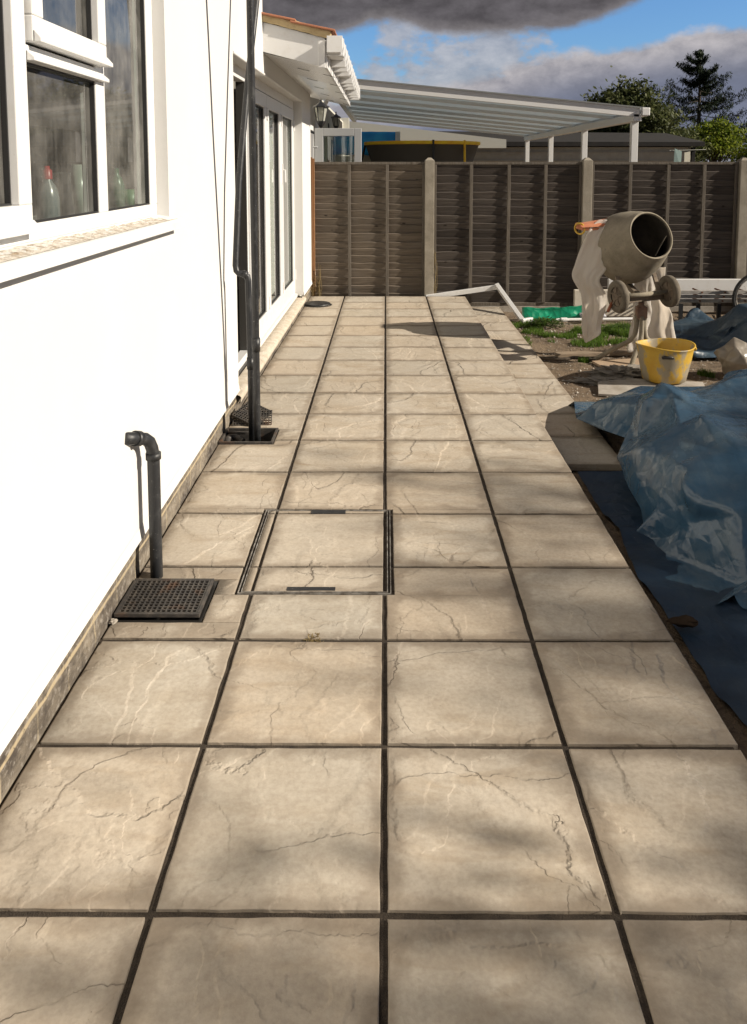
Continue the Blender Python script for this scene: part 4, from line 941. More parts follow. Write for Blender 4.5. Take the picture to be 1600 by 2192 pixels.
def broadleaf(mb, cx, cy, n, rad, seed):
    rnd = random.Random(seed)
    for i in range(n):
        a = rnd.random()*6.28; r = rad*math.sqrt(rnd.random()); c = Vector((cx+r*math.cos(a), cy+r*.7*math.sin(a), zg(cx, cy)+rnd.uniform(.02, .13)*(1-r/rad*.5))); d = Vector((math.cos(a), math.sin(a), rnd.uniform(-.2, .6))).normalized()*rnd.uniform(.018, .032)
        s_ = d.cross(Vector((0, 0, 1))).normalized()*.012; mb.cur = (rnd.random(),)*3
        mb.add([c-d, c+s_, c+d, c-s_], [(0, 1, 2, 3)])
for (x, y, r_, s_, lb) in ((2.50, 8.75, .26, 1, 'clump of broad leaved green weeds in the grass behind the mixer'), (1.80, 9.02, .20, 2, 'low leafy weeds in front of the green plastic sheet')):
    q = MB(); broadleaf(q, x, y, 380, r_, s_); tag(q.build('weed_clump', LEAF_GREEN, attr=True), lb, 'weeds')

# white upvc angle leaning behind the patio end, other lengths on the grass
q = MB(); e = empty('white_window_frame', (1.36, 10.0, -.1), 'bent length of white plastic frame propped between patio end and grass', 'window frame')
q.bar((.50, 9.995, -.02), (1.385, 9.985, .112), .05, .058); q.build('long_member', UPVC2, e, bevel=.004)
q = MB(); q.bar((1.372, 9.975, .135), (1.585, 9.30, -.185), .062, .05, (1, 0, .3)); q.build('sloping_member', UPVC2, e, bevel=.004)
q = MB(); q.bar((1.57, 9.28, -.18), (1.70, 9.36, -.175), .05, .05); q.build('short_foot', UPVC2, e, bevel=.004)
q = MB(); q.tube([(1.96, 9.28, -.165), (3.05, 9.36, -.165)], .018, 12); q.tube([(2.02, 9.28, -.165), (2.09, 9.285, -.165)], .027, 12); tag(q.build('white_pipe', UPVC2), 'white plastic pipe with a collar lying along the grass edge', 'pipe')
q = MB(); v = []; nu, nv = 26, 8
for j in range(nv+1):
    for i in range(nu+1):
        u, t = i/nu, j/nv; v.append((1.60+u*.82, 9.42+.05*t+.03*noise.noise(Vector((u*4, t*2, 1))), -.20+t*(.155-.015*math.sin(u*5))+.02*noise.noise(Vector((u*6, t*3, 4)))-.12*max(0, .06-u)))
q.add(v, [(j*(nu+1)+i, j*(nu+1)+i+1, (j+1)*(nu+1)+i+1, (j+1)*(nu+1)+i) for j in range(nv) for i in range(nu)])
GREENP = mat('green_plastic_sheet', build=lambda g, b: (g.put(b.inputs['Base Color'], g.mix(g.mapr(g.noise(g.obj(), 6, 4), .35, .65), (.0, .13, .065), (.01, .24, .13))), g.put(b.inputs['Roughness'], .3), g.put(b.inputs['Normal'], g.bump(g.voro(g.obj(), 14), .6, .02))))
tag(q.build('green_sheet', GREENP, smooth=True, solid=.006), 'bright green plastic sheet lying folded at the fence foot', 'plastic sheet')
q = MB()
tag(lump('grey_bag', (2.42, 9.42, -.13), .10, mat('pale_grey_film', (.42, .42, .45), .35), 12, (1.3, .7, .6), .5, 4, 2), 'crumpled pale grey bag between green sheet and mixer', 'bag')
q = MB(); q.box((2.70, 9.80, -.02), (5.6, 9.86, .235)); tag(q.build('white_board', UPVC2, bevel=.006), 'long white board standing on edge behind mixer and ladder', 'board')
q = MB(); q.box((2.25, 9.62, -.19), (3.15, 9.68, .13)); tag(q.build('cream_panel', mat('cream_board', build=m_conc((.55, .50, .42), (.62, .57, .48), (.45, .4, .33))), bevel=.004), 'cream coloured panel leaning low behind the mixer wheels', 'panel')
la = empty('aluminium_ladder', (4.2, 9.35, -.2), 'dull aluminium ladder lying on its side between fence and blue tarp', 'ladder')
ALU = mat('dull_aluminium', build=lambda g, b: (g.put(b.inputs['Base Color'], g.mix(g.mapr(g.noise(g.obj(), 12, 5), .35, .65), (.26, .24, .22), (.42, .40, .37))), g.put(b.inputs['Roughness'], .5), g.put(b.inputs['Metallic'], .15)))
for k, z in enumerate((.150, .095, .040)):
    q = MB(); q.box((3.05, 9.32+.03*k, z-.021), (5.6, 9.345+.03*k, z+.021)); q.build('rail', ALU, la, bevel=.004)
for i in range(9):
    q = MB(); x = 3.12+i*.262
    for k, z in enumerate((.150, .095, .040)): q.tube([(x, 9.308+.03*k, z), (x, 9.60, z)], .011, 8)
    q.build('rung', mat('rusty_rung_end', (.16, .07, .04), .6) if i == 0 else bpy.data.materials['rusty_rung_end'], la)
for x in (3.42, 3.62, 3.86):
    q = MB(); q.box((x-.022, 9.345, -.22), (x+.022, 9.37, .012)); q.build('foot', CHARCOAL, la)
# wheel of a bicycle
bw = empty('bicycle_wheel', (4.30, 9.2, .12), 'dark bicycle wheel with mudguard poking in at the right behind the ladder', 'bicycle wheel')
Mc = axisM((4.26, 9.20, .10), (.12, 1, 0)); n_ = 48; rr_ = .29
q = MB(); q.tube([Mc @ Vector((rr_*math.cos(2*math.pi*k/n_), rr_*math.sin(2*math.pi*k/n_), 0)) for k in range(n_+1)], .018, 8, False); q.build('tyre', GASKET, bw, smooth=True)
q = MB(); q.tube([Mc @ Vector((.262*math.cos(2*math.pi*k/n_), .262*math.sin(2*math.pi*k/n_), 0)) for k in range(n_+1)], .009, 6, False); q.build('rim', STEEL, bw, smooth=True)
q = MB()
for k in range(20):
    a = 2*math.pi*k/20; q.tube([Mc @ Vector((.02*math.cos(a+.9), .02*math.sin(a+.9), .02*(-1)**k)), Mc @ Vector((.262*math.cos(a), .262*math.sin(a), 0))], .0014, 4)
q.build('spokes', ALU, bw)
q = MB(); q.tube([Mc @ Vector((0, 0, -.04)), Mc @ Vector((0, 0, .04))], .02, 12); q.build('hub', STEEL, bw)
q = MB(); v = []; n_ = 30
for k in range(n_+1):
    a = R(95)+R(150)*k/n_
    for dz, dr in ((-.026, -.006), (-.015, .006), (.015, .006), (.026, -.006)): v.append(Mc @ Vector(((rr_+.032+dr)*math.cos(a), (rr_+.032+dr)*math.sin(a), dz)))
q.add(v, [(k*4+i, k*4+i+1, (k+1)*4+i+1, (k+1)*4+i) for k in range(n_) for i in range(3)]); q.build('mudguard', CHARCOAL, bw, smooth=True, solid=.002)
# sack
SACK = mat('dusty_clear_sack', build=m_tarp((.20, .18, .15), (.36, .31, .25), .9, .3))
sk = lump('plastic_sack', (3.04, 6.86, -.05), .205, SACK, 21, (1.0, .8, .78), .30, 5, 1.5); tag(sk, 'dusty translucent sack slumped at the right edge behind the big blue tarp', 'sack')

# ------------------------------------------------------------------ tarpaulins (folded sheets, stored as packed height data)
def unpack(nx, ny, vals):      # second differences of the sheet's x, y, z in 4 mm steps
    n = nx*ny; out = []
    for c in range(3):
        a = vals[c*n:(c+1)*n]
        rows = []
        for j in range(ny):
            r = a[j*nx:(j+1)*nx]
            if j: r = [p+q for p, q in zip(r, rows[-1])]
            rows.append(r)
        flat = []
        for r in rows:
            acc = 0
            for q in r: acc += q; flat.append(acc/250)
        out.append(flat)
    return list(zip(*out)), [(j*nx+i, j*nx+i+1, (j+1)*nx+i+1, (j+1)*nx+i) for j in range(ny-1) for i in range(nx-1)]
DATA = {
'front': (70, 78, [
295,5,3,3,5,8,13,16,21,23,14,16,18,13,13,12,13,9,9,4,6,3,6,7,10,12,16,8,6,1,3,11,9,12,13,14,12,12,10,11,11,9,9,9,9,10,11,13,12,11,13,12,12,10,-1,-1,8,9,11,1,5,9,4,9,8,1,9,12,12,14,
-6,-1,-1,1,1,1,0,3,2,1,4,-1,-1,-1,0,1,-2,0,-2,1,0,3,0,0,-1,0,-3,-2,-2,4,1,-3,3,0,2,1,3,-4,-3,-3,0,4,-1,1,1,0,0,-2,-1,1,0,2,1,-5,2,10,0,-2,-8,-2,7,-7,4,1,-1,4,0,0,-1,0,-6,-1,3,2,1,
1,1,0,0,-1,3,-1,0,3,-1,-2,-2,0,0,1,1,2,0,-1,1,-1,-7,-2,1,1,2,2,0,2,2,1,-5,3,0,1,-3,-3,1,0,-1,0,0,0,-1,1,1,-1,1,-1,8,-1,0,-3,-6,10,-1,2,-5,-3,1,3,1,-1,1,0,1,-1,0,0,1,2,1,1,-1,-3,-1,
2,-2,1,2,0,1,-4,0,1,2,-1,1,2,-3,-9,-3,2,3,2,2,1,2,2,-1,-2,2,-2,0,-1,2,0,-2,-1,0,-1,0,-4,3,1,2,2,-1,2,-2,-1,0,-3,11,-2,-1,-3,0,-2,1,3,0,1,-1,-1,3,-2,-3,0,1,0,3,2,0,0,-4,0,1,0,1,1,
-2,2,-2,1,-1,1,-1,-4,-6,3,6,0,-2,0,1,2,3,1,-3,-1,-1,1,0,1,-1,-1,1,-1,-1,1,-5,3,1,3,-1,2,-3,-1,1,2,-4,8,0,3,-7,-1,2,0,1,-1,1,0,-1,-2,4,-4,0,0,0,2,3,0,-2,-2,1,-2,0,1,0,0,-1,0,3,-1,
-2,-3,-3,-1,3,0,-2,3,-2,1,3,3,1,1,0,-1,-1,-2,1,0,0,-1,1,-2,2,-2,2,-1,1,0,1,-1,-4,4,3,-2,6,0,3,-8,-3,4,0,1,-1,-1,0,0,1,-5,4,0,3,-2,2,1,-3,-3,-1,-2,-1,1,1,-1,0,0,1,1,-1,-2,-1,0,1,1,
0,0,-1,-2,6,-1,-1,2,1,-1,0,-1,-1,0,0,0,-1,1,1,3,-2,-1,-3,5,0,0,0,-7,5,2,0,4,1,1,-10,-2,5,0,1,1,-1,1,-1,-5,-6,-2,-3,9,0,1,0,1,-2,-3,-2,0,-1,0,-1,0,-1,0,1,-1,-2,0,2,0,0,-1,-1,-1,-3,
0,2,8,3,-2,-1,0,-1,0,0,1,-1,-2,-3,2,2,0,2,-3,3,3,-1,1,-5,4,0,-1,1,2,3,-12,4,1,0,-1,3,0,0,-3,-8,-5,1,1,-1,4,2,3,2,-1,-1,-1,-2,-3,-2,0,-2,-1,0,-2,-1,0,1,1,1,3,-1,-4,-3,-1,3,2,2,1,4,
1,-2,-1,0,0,1,0,-3,-3,1,0,1,3,0,-1,6,-2,2,-5,4,-2,0,-2,3,2,-7,3,-3,5,-3,4,-2,-1,-6,-7,0,0,3,7,6,0,0,2,-1,-3,1,1,0,-1,-4,-1,0,-3,-2,0,-1,-1,-1,1,2,3,4,0,-3,-1,0,2,1,1,-1,1,0,-2,0,
-1,-1,-1,2,3,0,-3,-1,0,0,6,0,1,-2,6,-5,0,-4,2,0,-1,-7,4,4,-2,3,1,-6,-7,-2,1,1,4,5,0,8,-2,0,-1,0,3,0,-2,-6,2,3,-4,-2,-2,0,1,2,2,0,-8,0,2,3,6,-1,-1,3,1,1,-3,-3,-2,-1,1,1,1,1,-1,-2,1,
3,1,-3,-2,0,4,0,-1,5,-5,2,-3,-7,4,2,-3,3,1,0,1,0,-11,-3,2,2,2,2,3,1,-3,5,-1,0,3,2,-1,-4,-5,0,0,-5,3,1,0,-1,0,1,0,2,7,-9,-3,2,0,4,5,0,-1,-4,-2,0,-1,0,0,2,2,1,-2,2,-1,0,1,1,-2,0,0,
-1,4,-3,0,0,-7,7,-1,1,-2,2,0,-1,-2,-7,4,5,2,1,1,-1,-4,-3,4,3,1,2,0,-1,-1,-2,-2,-2,-2,0,-2,0,2,2,1,0,0,0,-1,9,-9,-2,2,2,0,0,-1,-1,1,0,0,-2,0,1,3,-1,3,0,1,1,-1,-2,0,1,0,2,-2,-3,1,-4,
-3,9,2,-4,0,1,0,-3,-3,7,4,-1,-2,1,-2,-1,1,-5,-4,5,1,0,-3,-3,-2,0,1,-2,-4,3,-3,0,2,0,1,0,1,-1,3,-1,7,-6,-1,2,1,0,0,2,-6,-1,-2,2,2,1,-1,3,1,2,1,0,-1,0,-1,0,1,-1,-1,0,-3,-7,14,0,-1,
-3,0,0,-3,3,9,3,-1,-1,-2,-4,-1,1,-4,-2,3,5,1,0,-1,-3,-3,-5,1,4,-2,-5,1,0,0,1,1,2,1,2,-2,-2,1,4,0,1,0,-1,1,-6,4,-4,1,1,0,1,1,-1,2,2,2,0,0,-1,0,-1,0,0,-2,-1,-7,11,4,-1,-2,-1,0,-1,4,
4,1,0,-1,-1,-1,-5,2,-1,1,-1,1,6,-1,-1,0,-2,0,3,-5,-2,-1,0,-5,0,1,1,0,1,0,-2,2,2,1,0,2,2,1,-3,-3,4,-4,2,-1,1,2,-1,-1,1,1,2,1,1,2,-2,-1,0,-1,-1,-1,-4,8,4,-1,-1,-1,-1,-3,-1,3,-1,-1,
-1,1,-1,-1,1,3,3,1,0,-2,10,-2,-2,-3,-1,-3,-2,-1,-5,-2,0,3,0,1,1,0,-1,0,3,1,2,0,1,1,1,0,3,-2,-6,3,-1,3,1,-2,-1,-2,-1,3,3,1,2,-1,0,-1,0,-1,-1,-1,4,2,-2,-1,-2,1,1,-4,0,-4,1,0,0,-4,-2,
2,9,2,0,2,1,-6,4,-2,0,0,1,-6,-6,-6,-2,0,2,6,2,2,0,0,1,0,1,2,1,1,-1,0,2,-1,1,0,2,-2,4,0,-4,-1,-4,0,-1,1,3,4,-3,-3,3,4,0,-1,0,0,1,-1,1,1,-1,-3,1,0,-2,-3,-1,-1,-4,-2,4,9,4,-2,-1,-1,
-1,2,-11,5,3,2,3,7,-8,-9,-2,0,2,3,3,0,-1,0,-1,1,1,0,0,0,1,0,1,2,-2,3,2,3,-2,-4,-1,-5,1,1,-4,1,1,1,4,3,0,0,0,0,-1,0,1,1,0,-1,-7,1,-4,9,0,-1,-6,-4,1,8,8,1,-1,-1,0,-1,0,-5,-7,1,2,1,1,
3,-2,-1,-1,0,1,0,1,1,-1,-1,0,-1,0,1,0,1,1,2,-1,1,0,0,1,-4,-2,0,0,3,0,-3,-1,0,1,0,0,2,2,1,0,0,0,0,0,-1,0,-11,3,2,2,2,2,1,1,0,3,2,-1,-4,-4,1,2,3,-1,-1,-6,1,2,0,1,1,4,-1,-1,1,1,0,0,
-2,0,-2,-1,1,2,0,0,-1,1,0,1,0,1,-1,-2,1,4,-1,-2,-2,0,-1,-1,0,-1,0,0,2,1,0,1,-1,0,2,-1,0,-3,-1,4,2,-2,-2,2,-1,1,2,1,-2,0,0,2,1,0,-4,0,1,-3,0,1,-1,0,-1,8,2,1,0,1,-1,-1,-2,-2,-2,0,0,
0,1,1,1,1,-1,-1,-1,1,0,1,5,1,-5,-1,-1,-2,0,1,-2,-1,-1,0,0,1,1,-1,1,1,-1,1,0,-2,6,-1,-2,1,-6,-1,3,2,0,-2,2,0,2,2,-2,-2,1,2,5,-1,1,0,-1,-2,0,0,12,4,-1,-2,0,-3,-2,-3,-1,-1,0,0,-1,0,1,
-1,1,1,0,0,1,1,4,-5,0,0,-1,-1,1,5,-3,-2,-3,0,0,0,0,0,0,0,0,-1,0,-2,2,3,-5,1,1,1,1,0,0,2,-2,-1,1,-1,2,-2,3,4,3,2,0,-3,6,-6,0,0,6,3,5,-2,-2,-4,-3,-2,1,-1,0,-1,0,0,0,1,1,-2,2,-1,1,2,
1,3,-3,0,-1,-2,-1,2,1,-3,-2,0,0,-1,1,0,0,0,0,0,-2,1,2,-4,3,-1,1,1,1,1,0,-1,2,0,-2,0,-1,1,1,1,5,7,-3,0,0,-1,-6,3,-2,3,4,5,-5,-3,-1,0,-1,-1,0,-1,1,1,0,2,0,3,-1,-4,1,1,-1,3,4,-5,-2,2,
0,-2,-2,-1,1,-1,0,1,-1,1,0,0,0,-2,-1,1,-1,2,0,1,4,3,0,0,-2,-2,-1,0,1,-3,0,3,3,-2,2,9,2,-2,-9,2,0,-3,0,3,0,-2,3,-1,-3,-1,0,1,-1,0,0,0,2,0,2,0,0,2,-4,3,-2,-1,1,3,1,-2,-1,-1,-1,-1,0,
0,0,0,0,0,0,0,-1,0,-1,0,0,1,4,5,0,-1,-3,-4,2,0,0,-1,1,5,1,0,2,-4,-2,10,-6,-6,0,-1,1,0,2,2,-1,-1,-2,0,0,0,0,-1,1,0,0,0,0,1,0,0,2,1,1,0,-1,-2,1,0,0,0,-1,0,0,0,-1,1,0,0,0,0,1,-1,-1,
-1,0,2,4,2,-1,-4,-4,-5,0,4,1,4,2,4,2,3,0,-3,-2,0,-7,-2,0,0,-4,4,1,0,2,-1,0,-1,-2,0,1,0,0,0,0,2,-1,0,-1,-1,1,-1,2,0,5,-1,-1,-1,0,0,0,0,0,-1,-1,1,1,-1,0,0,1,0,0,0,-1,-2,1,0,0,-2,-2,
-4,-1,4,5,2,1,-1,1,-3,4,2,3,3,-10,-5,-1,1,-5,-1,9,-2,-5,4,2,-2,-2,-2,0,0,0,1,-1,1,0,1,2,-2,0,-1,0,3,-1,2,1,0,-2,-1,0,1,0,0,0,-1,1,0,0,1,0,0,-1,1,-1,0,-1,-1,0,1,-2,1,-4,2,4,1,0,-1,
0,0,-2,0,-4,-1,3,1,1,-7,2,-3,1,5,-3,-2,1,4,-1,-2,-2,0,1,-2,-1,3,0,0,1,-1,2,1,-4,1,0,-2,1,4,1,-2,-1,0,0,0,0,0,0,1,1,1,0,0,-2,0,1,0,0,-2,-1,1,0,0,-1,-2,2,2,-1,0,0,0,-1,1,0,1,-4,-4,
-1,0,-3,4,2,-4,4,-3,-1,0,8,-3,-3,-1,0,1,0,5,-3,-1,2,-1,0,2,-2,2,2,-4,-2,3,0,1,-1,-2,1,-2,2,0,-1,1,0,1,2,1,1,-1,-3,1,0,-1,0,1,-1,1,-1,-1,0,0,1,1,2,1,0,0,0,-6,0,-1,-1,-2,-5,1,-4,6,0,
0,-1,0,-1,5,-2,-2,-1,0,0,1,0,2,1,-2,1,2,0,-1,1,-1,1,2,0,-2,-1,0,-2,-1,0,0,-1,1,1,-1,2,3,1,1,0,-1,-4,0,0,0,0,-2,2,0,1,-1,-1,0,1,-1,0,-2,0,-2,3,5,-5,-1,0,-2,-4,-5,5,8,-2,0,0,0,1,-1,
-2,1,0,-2,1,1,1,-1,3,0,0,2,0,1,-1,-1,0,1,-1,0,0,-2,-2,1,-1,0,0,0,0,1,3,2,1,1,-1,-1,-4,-1,1,0,-1,1,0,1,-1,0,0,0,1,2,-2,4,0,-3,-9,4,7,-5,-1,-2,-1,-4,9,-2,-3,2,0,-2,-2,1,1,-1,-3,3,0,
1,1,-1,5,-2,1,1,1,-2,1,0,-1,-1,1,-1,-1,-1,0,-1,-1,1,0,-1,1,2,1,2,1,0,0,-6,-1,2,-1,1,0,0,0,-1,0,0,-1,1,2,-1,4,0,-4,1,-1,-2,1,4,-3,-3,-1,4,1,0,1,0,-3,-2,5,3,-2,-2,-1,2,1,1,1,-2,1,3,
-1,1,1,1,-2,0,-1,0,-1,0,-1,-1,0,0,0,0,0,0,1,1,2,0,1,-2,-1,-4,1,-1,1,-1,1,0,0,0,-1,-1,-1,2,0,4,-3,-1,-1,-1,9,-4,-3,3,3,-3,1,-3,-2,2,0,1,-2,3,7,-9,2,-4,4,0,-2,4,-2,0,-2,3,2,-2,1,0,0,
-1,0,-1,0,-1,0,0,0,0,1,1,0,-1,1,2,0,1,-3,-1,-1,-1,0,0,0,0,-1,0,1,-2,-1,3,1,-3,1,-1,2,-6,4,7,-7,1,0,2,4,-1,-2,-1,0,-1,0,2,-1,5,-11,6,0,0,-4,3,7,-1,-4,-1,-1,1,0,2,-1,1,0,-1,0,0,-1,0,
0,0,2,2,0,0,-1,-2,0,2,-1,-3,1,0,-5,-3,7,1,-1,-2,0,1,-3,1,4,-3,-4,5,-1,-1,-2,3,0,-1,0,3,2,3,0,0,-5,7,-6,-2,-5,3,-2,3,-1,-2,-2,4,5,2,0,-3,-2,-4,-1,-1,2,0,1,0,0,-1,0,-1,0,0,1,3,1,1,1,
-1,-2,-1,0,0,-2,0,-1,-1,-6,4,5,-1,-3,-1,-1,1,2,2,0,-6,4,-1,0,-2,-1,0,1,0,2,2,7,1,-3,0,0,0,5,-6,6,4,-2,0,1,-1,0,7,5,-1,-3,-4,0,-4,-3,1,1,1,0,-1,-1,0,-1,1,0,2,2,1,1,0,0,0,0,-2,-1,1,
-2,-1,-2,-4,-2,8,1,-5,-1,1,0,3,0,2,-4,-2,5,-1,-1,-2,-2,1,0,-2,8,6,0,-2,-2,-3,6,-1,0,7,-1,4,0,-3,7,-1,0,-1,1,-5,-1,-1,1,2,-4,1,1,-1,0,-1,-1,1,0,0,1,0,1,2,1,1,-2,-1,0,2,0,-1,-2,-2,
-1,-5,7,3,-5,0,-3,1,1,0,3,-1,-6,9,0,-2,-1,-3,0,0,3,4,3,1,-3,-4,-1,1,3,2,0,1,3,6,0,-6,4,3,4,-2,-5,-2,-3,-3,0,5,-1,0,0,0,-1,-1,1,-1,0,0,0,2,0,0,1,-1,-4,-1,1,4,1,2,-1,-2,-5,3,6,-5,1,
-6,1,1,1,-1,2,-4,6,4,-3,2,-6,-1,1,-2,1,2,4,-3,-2,-2,-4,5,6,1,1,0,-1,4,4,-3,-5,3,-6,-3,-1,0,-1,2,2,3,1,1,-1,0,-2,1,-1,0,0,0,0,0,1,1,-3,-1,2,-1,0,2,4,-1,0,-2,1,3,-4,0,-5,1,1,0,0,-1,
-2,1,7,-1,2,-6,-3,1,2,2,-4,2,-2,-2,-4,0,2,10,1,1,2,0,0,3,3,0,-5,0,3,-3,-4,-2,-1,1,3,0,4,0,-1,-2,1,-1,0,0,-1,-1,0,0,0,0,0,-3,0,1,3,5,1,-2,1,-1,1,-3,0,-2,-2,3,1,-2,-1,0,-2,5,0,1,-2,
1,-4,0,1,1,-3,-2,-2,-3,-2,0,12,4,0,1,0,0,0,4,0,3,-3,-2,2,-1,-1,-1,3,0,-2,-4,5,-1,-1,0,0,0,-1,0,-1,0,-1,-2,0,-2,-1,0,2,4,4,0,-1,-1,2,-2,0,1,-2,-2,4,1,-1,-2,-1,-2,1,1,0,-2,0,-2,5,-3,
-1,1,-2,-2,-5,-2,6,8,2,0,-1,-1,0,1,0,0,1,0,4,-3,-1,5,1,-2,-5,-2,-1,4,3,-1,-1,1,-1,0,-2,-1,1,0,-1,0,-4,-2,1,3,3,2,0,0,-1,-1,1,2,-2,0,0,3,-1,-1,-2,-1,-1,-1,2,-1,-2,0,0,-3,1,5,1,-5,1,
-2,0,4,3,0,-1,-1,2,0,0,-2,-2,9,-2,-1,-4,1,-2,-1,2,3,0,-1,4,-1,-3,0,-1,1,2,-2,0,-1,0,0,0,-2,0,-1,-1,1,0,0,0,-1,-1,0,2,5,-2,-1,1,-2,-1,-2,-1,0,-1,0,0,3,2,-1,-1,2,2,-2,-7,-1,2,2,3,0,
-1,-1,-1,0,-1,2,-1,0,-2,5,4,0,-2,-5,-1,0,0,0,4,5,-3,2,-2,-4,1,0,1,3,0,-1,-1,-1,0,-1,-2,-2,0,-1,1,-1,-1,-2,1,2,2,3,1,-3,-2,0,0,0,-1,-4,0,2,-1,-2,0,0,-2,1,-3,-1,2,3,3,0,0,2,0,1,-2,
-3,0,1,3,0,-2,-2,1,1,2,1,-4,2,2,3,2,-4,3,1,-1,-5,1,1,0,1,3,1,-1,-1,-3,-1,-2,0,-1,-1,-1,-1,-1,-1,3,2,1,1,3,-1,2,4,2,0,-1,-4,-8,-3,1,-2,-3,-2,-2,-1,1,2,2,2,3,4,2,-1,2,-1,-7,-1,0,0,1,
3,4,-6,0,0,0,2,4,0,1,1,0,5,0,-2,-5,4,0,0,0,-1,1,1,0,-1,-1,-2,0,-1,1,1,-4,0,-2,4,0,2,1,0,3,0,-1,2,3,1,0,0,-3,-10,-1,-1,-2,-2,-1,1,1,2,2,-1,0,3,3,4,-3,-5,5,-1,-4,1,0,0,2,-7,-2,0,2,2,
3,3,-1,5,2,1,-1,-6,6,-2,2,-1,-1,-1,-2,-1,0,0,0,-1,0,1,-1,0,-1,-1,2,1,1,1,0,1,1,0,-3,-6,3,4,3,3,0,-4,-6,0,-3,1,2,2,6,2,0,-1,-8,-3,3,1,2,-2,0,2,1,0,-1,-1,0,-7,0,2,-1,1,1,3,6,-4,2,-2,
2,3,0,2,-1,0,-3,-2,0,1,2,1,0,-5,-1,1,0,0,1,0,0,1,2,0,-1,-2,3,1,1,-4,-10,2,3,3,5,1,-6,-2,2,-2,3,5,2,-2,0,1,-1,-8,1,0,0,4,-4,1,5,-1,-1,0,-2,-7,2,-3,3,-1,1,0,4,3,-1,0,-5,3,4,5,-2,-4,
0,0,-1,2,1,1,-1,0,-3,1,0,-1,1,1,2,1,0,-2,-2,-3,-6,11,-1,5,-3,-11,-4,0,3,9,1,-2,-3,4,1,0,-2,1,1,0,0,1,-3,-1,-2,0,6,1,0,-1,1,-1,-1,-3,-5,4,-1,-2,0,2,2,2,-2,0,2,3,3,-3,-2,3,-1,-1,0,
-2,1,0,2,-1,4,-1,0,-1,1,1,2,0,-1,-1,-4,-9,4,-1,9,-4,9,0,-4,-1,0,1,3,-3,-2,-3,0,-1,0,2,0,1,3,3,-3,-3,-1,0,1,2,-1,1,0,-3,3,0,-4,-4,0,0,2,0,0,1,2,1,3,1,-6,5,3,-4,-2,1,0,0,-1,-2,1,7,0,
0,0,-1,1,2,1,1,-3,-2,-3,-1,-5,-1,4,6,-6,7,6,2,1,0,-2,-3,0,-4,1,-3,-2,-2,1,0,7,2,-2,-3,-1,0,0,0,1,-1,-2,3,0,0,-6,-3,1,4,-2,1,0,0,0,2,2,-2,6,1,-3,-1,1,-2,1,-2,-1,0,1,3,3,0,-3,0,3,2,
1,-2,-2,-1,-3,-4,-1,1,0,4,4,-7,-1,0,2,1,7,4,-2,0,-6,2,-2,-1,0,3,1,2,-1,-2,-2,1,2,-2,-1,1,-1,1,1,-7,0,3,0,2,2,-1,-2,0,0,1,0,5,0,0,-2,0,-2,1,0,0,-1,3,1,2,0,-8,-1,4,2,2,-1,-1,0,-4,-5,
1,3,1,-2,0,4,6,-4,-4,-3,1,-2,6,7,0,-2,-6,1,2,1,2,1,-2,-1,0,-1,1,-1,2,1,-1,1,-1,-7,-7,2,1,2,0,3,1,-1,-3,0,-1,3,2,1,-6,1,3,1,0,-3,1,1,1,3,-2,-9,-2,5,3,2,-1,-1,-1,-4,-3,3,4,1,-2,-1,0,
1,2,7,0,-4,-4,0,-1,2,5,1,2,-1,0,1,0,-2,-1,-3,-1,2,-1,0,0,-1,1,2,0,5,-10,12,7,-1,0,-3,0,-2,-1,-3,1,1,-1,-4,2,2,-1,0,-1,0,3,2,1,0,-12,-3,9,2,0,1,-2,-1,-3,0,-1,-1,5,1,-1,-1,0,-1,4,-2,
9,4,-2,-2,-4,-3,0,4,3,2,-1,-1,0,-2,-2,-2,0,1,0,-1,0,0,-1,1,4,3,0,6,0,2,-1,0,-1,-5,-1,1,-1,-1,-1,-1,2,-1,-2,1,2,3,-1,1,0,-13,3,9,2,-1,0,-3,0,-2,-3,-4,0,7,2,-1,-1,0,1,-1,0,5,-5,4,8,
1,0,-5,-4,0,2,5,2,-4,-3,0,-1,-1,1,1,-1,0,-1,0,2,-1,1,0,3,1,0,1,2,1,-4,0,-1,-2,-1,0,-1,1,-3,-1,3,1,1,-1,0,0,-7,2,7,2,1,-1,-1,-3,-1,-3,-3,1,4,0,0,-1,2,0,0,-1,-1,1,5,-3,-3,1,0,5,0,-3,
2,-1,4,1,-5,-1,-1,3,1,-1,-1,0,-1,2,-1,0,-1,0,5,-1,1,1,2,0,-3,-2,-1,0,0,-1,-2,-2,1,2,1,0,-1,0,1,-3,1,6,1,1,0,-3,-2,-1,-3,-2,0,2,-2,1,2,2,1,0,-1,-1,-2,0,0,5,-1,3,4,0,-4,-7,0,2,-2,4,
4,-2,1,1,-3,-2,-3,1,1,0,-1,0,2,-2,2,1,1,2,-2,-1,-2,0,2,0,1,-2,-1,0,0,1,-2,0,0,3,1,2,2,0,0,-1,-6,3,-2,-2,-3,0,0,0,2,1,1,0,0,0,1,-1,-1,-1,0,0,6,2,-1,-1,1,-6,-1,-1,0,-1,0,1,1,-2,0,0,
2,-1,1,-1,1,2,-1,1,2,1,0,0,-1,-1,2,2,-2,2,0,-2,-1,0,-1,-1,1,1,3,-3,2,1,3,1,-1,-5,3,-2,0,-6,0,0,2,-2,1,0,0,0,-2,1,1,0,0,1,-1,2,1,-1,0,0,1,1,-3,-1,-1,-1,0,0,-2,0,0,0,4,1,-1,1,0,-1,1,
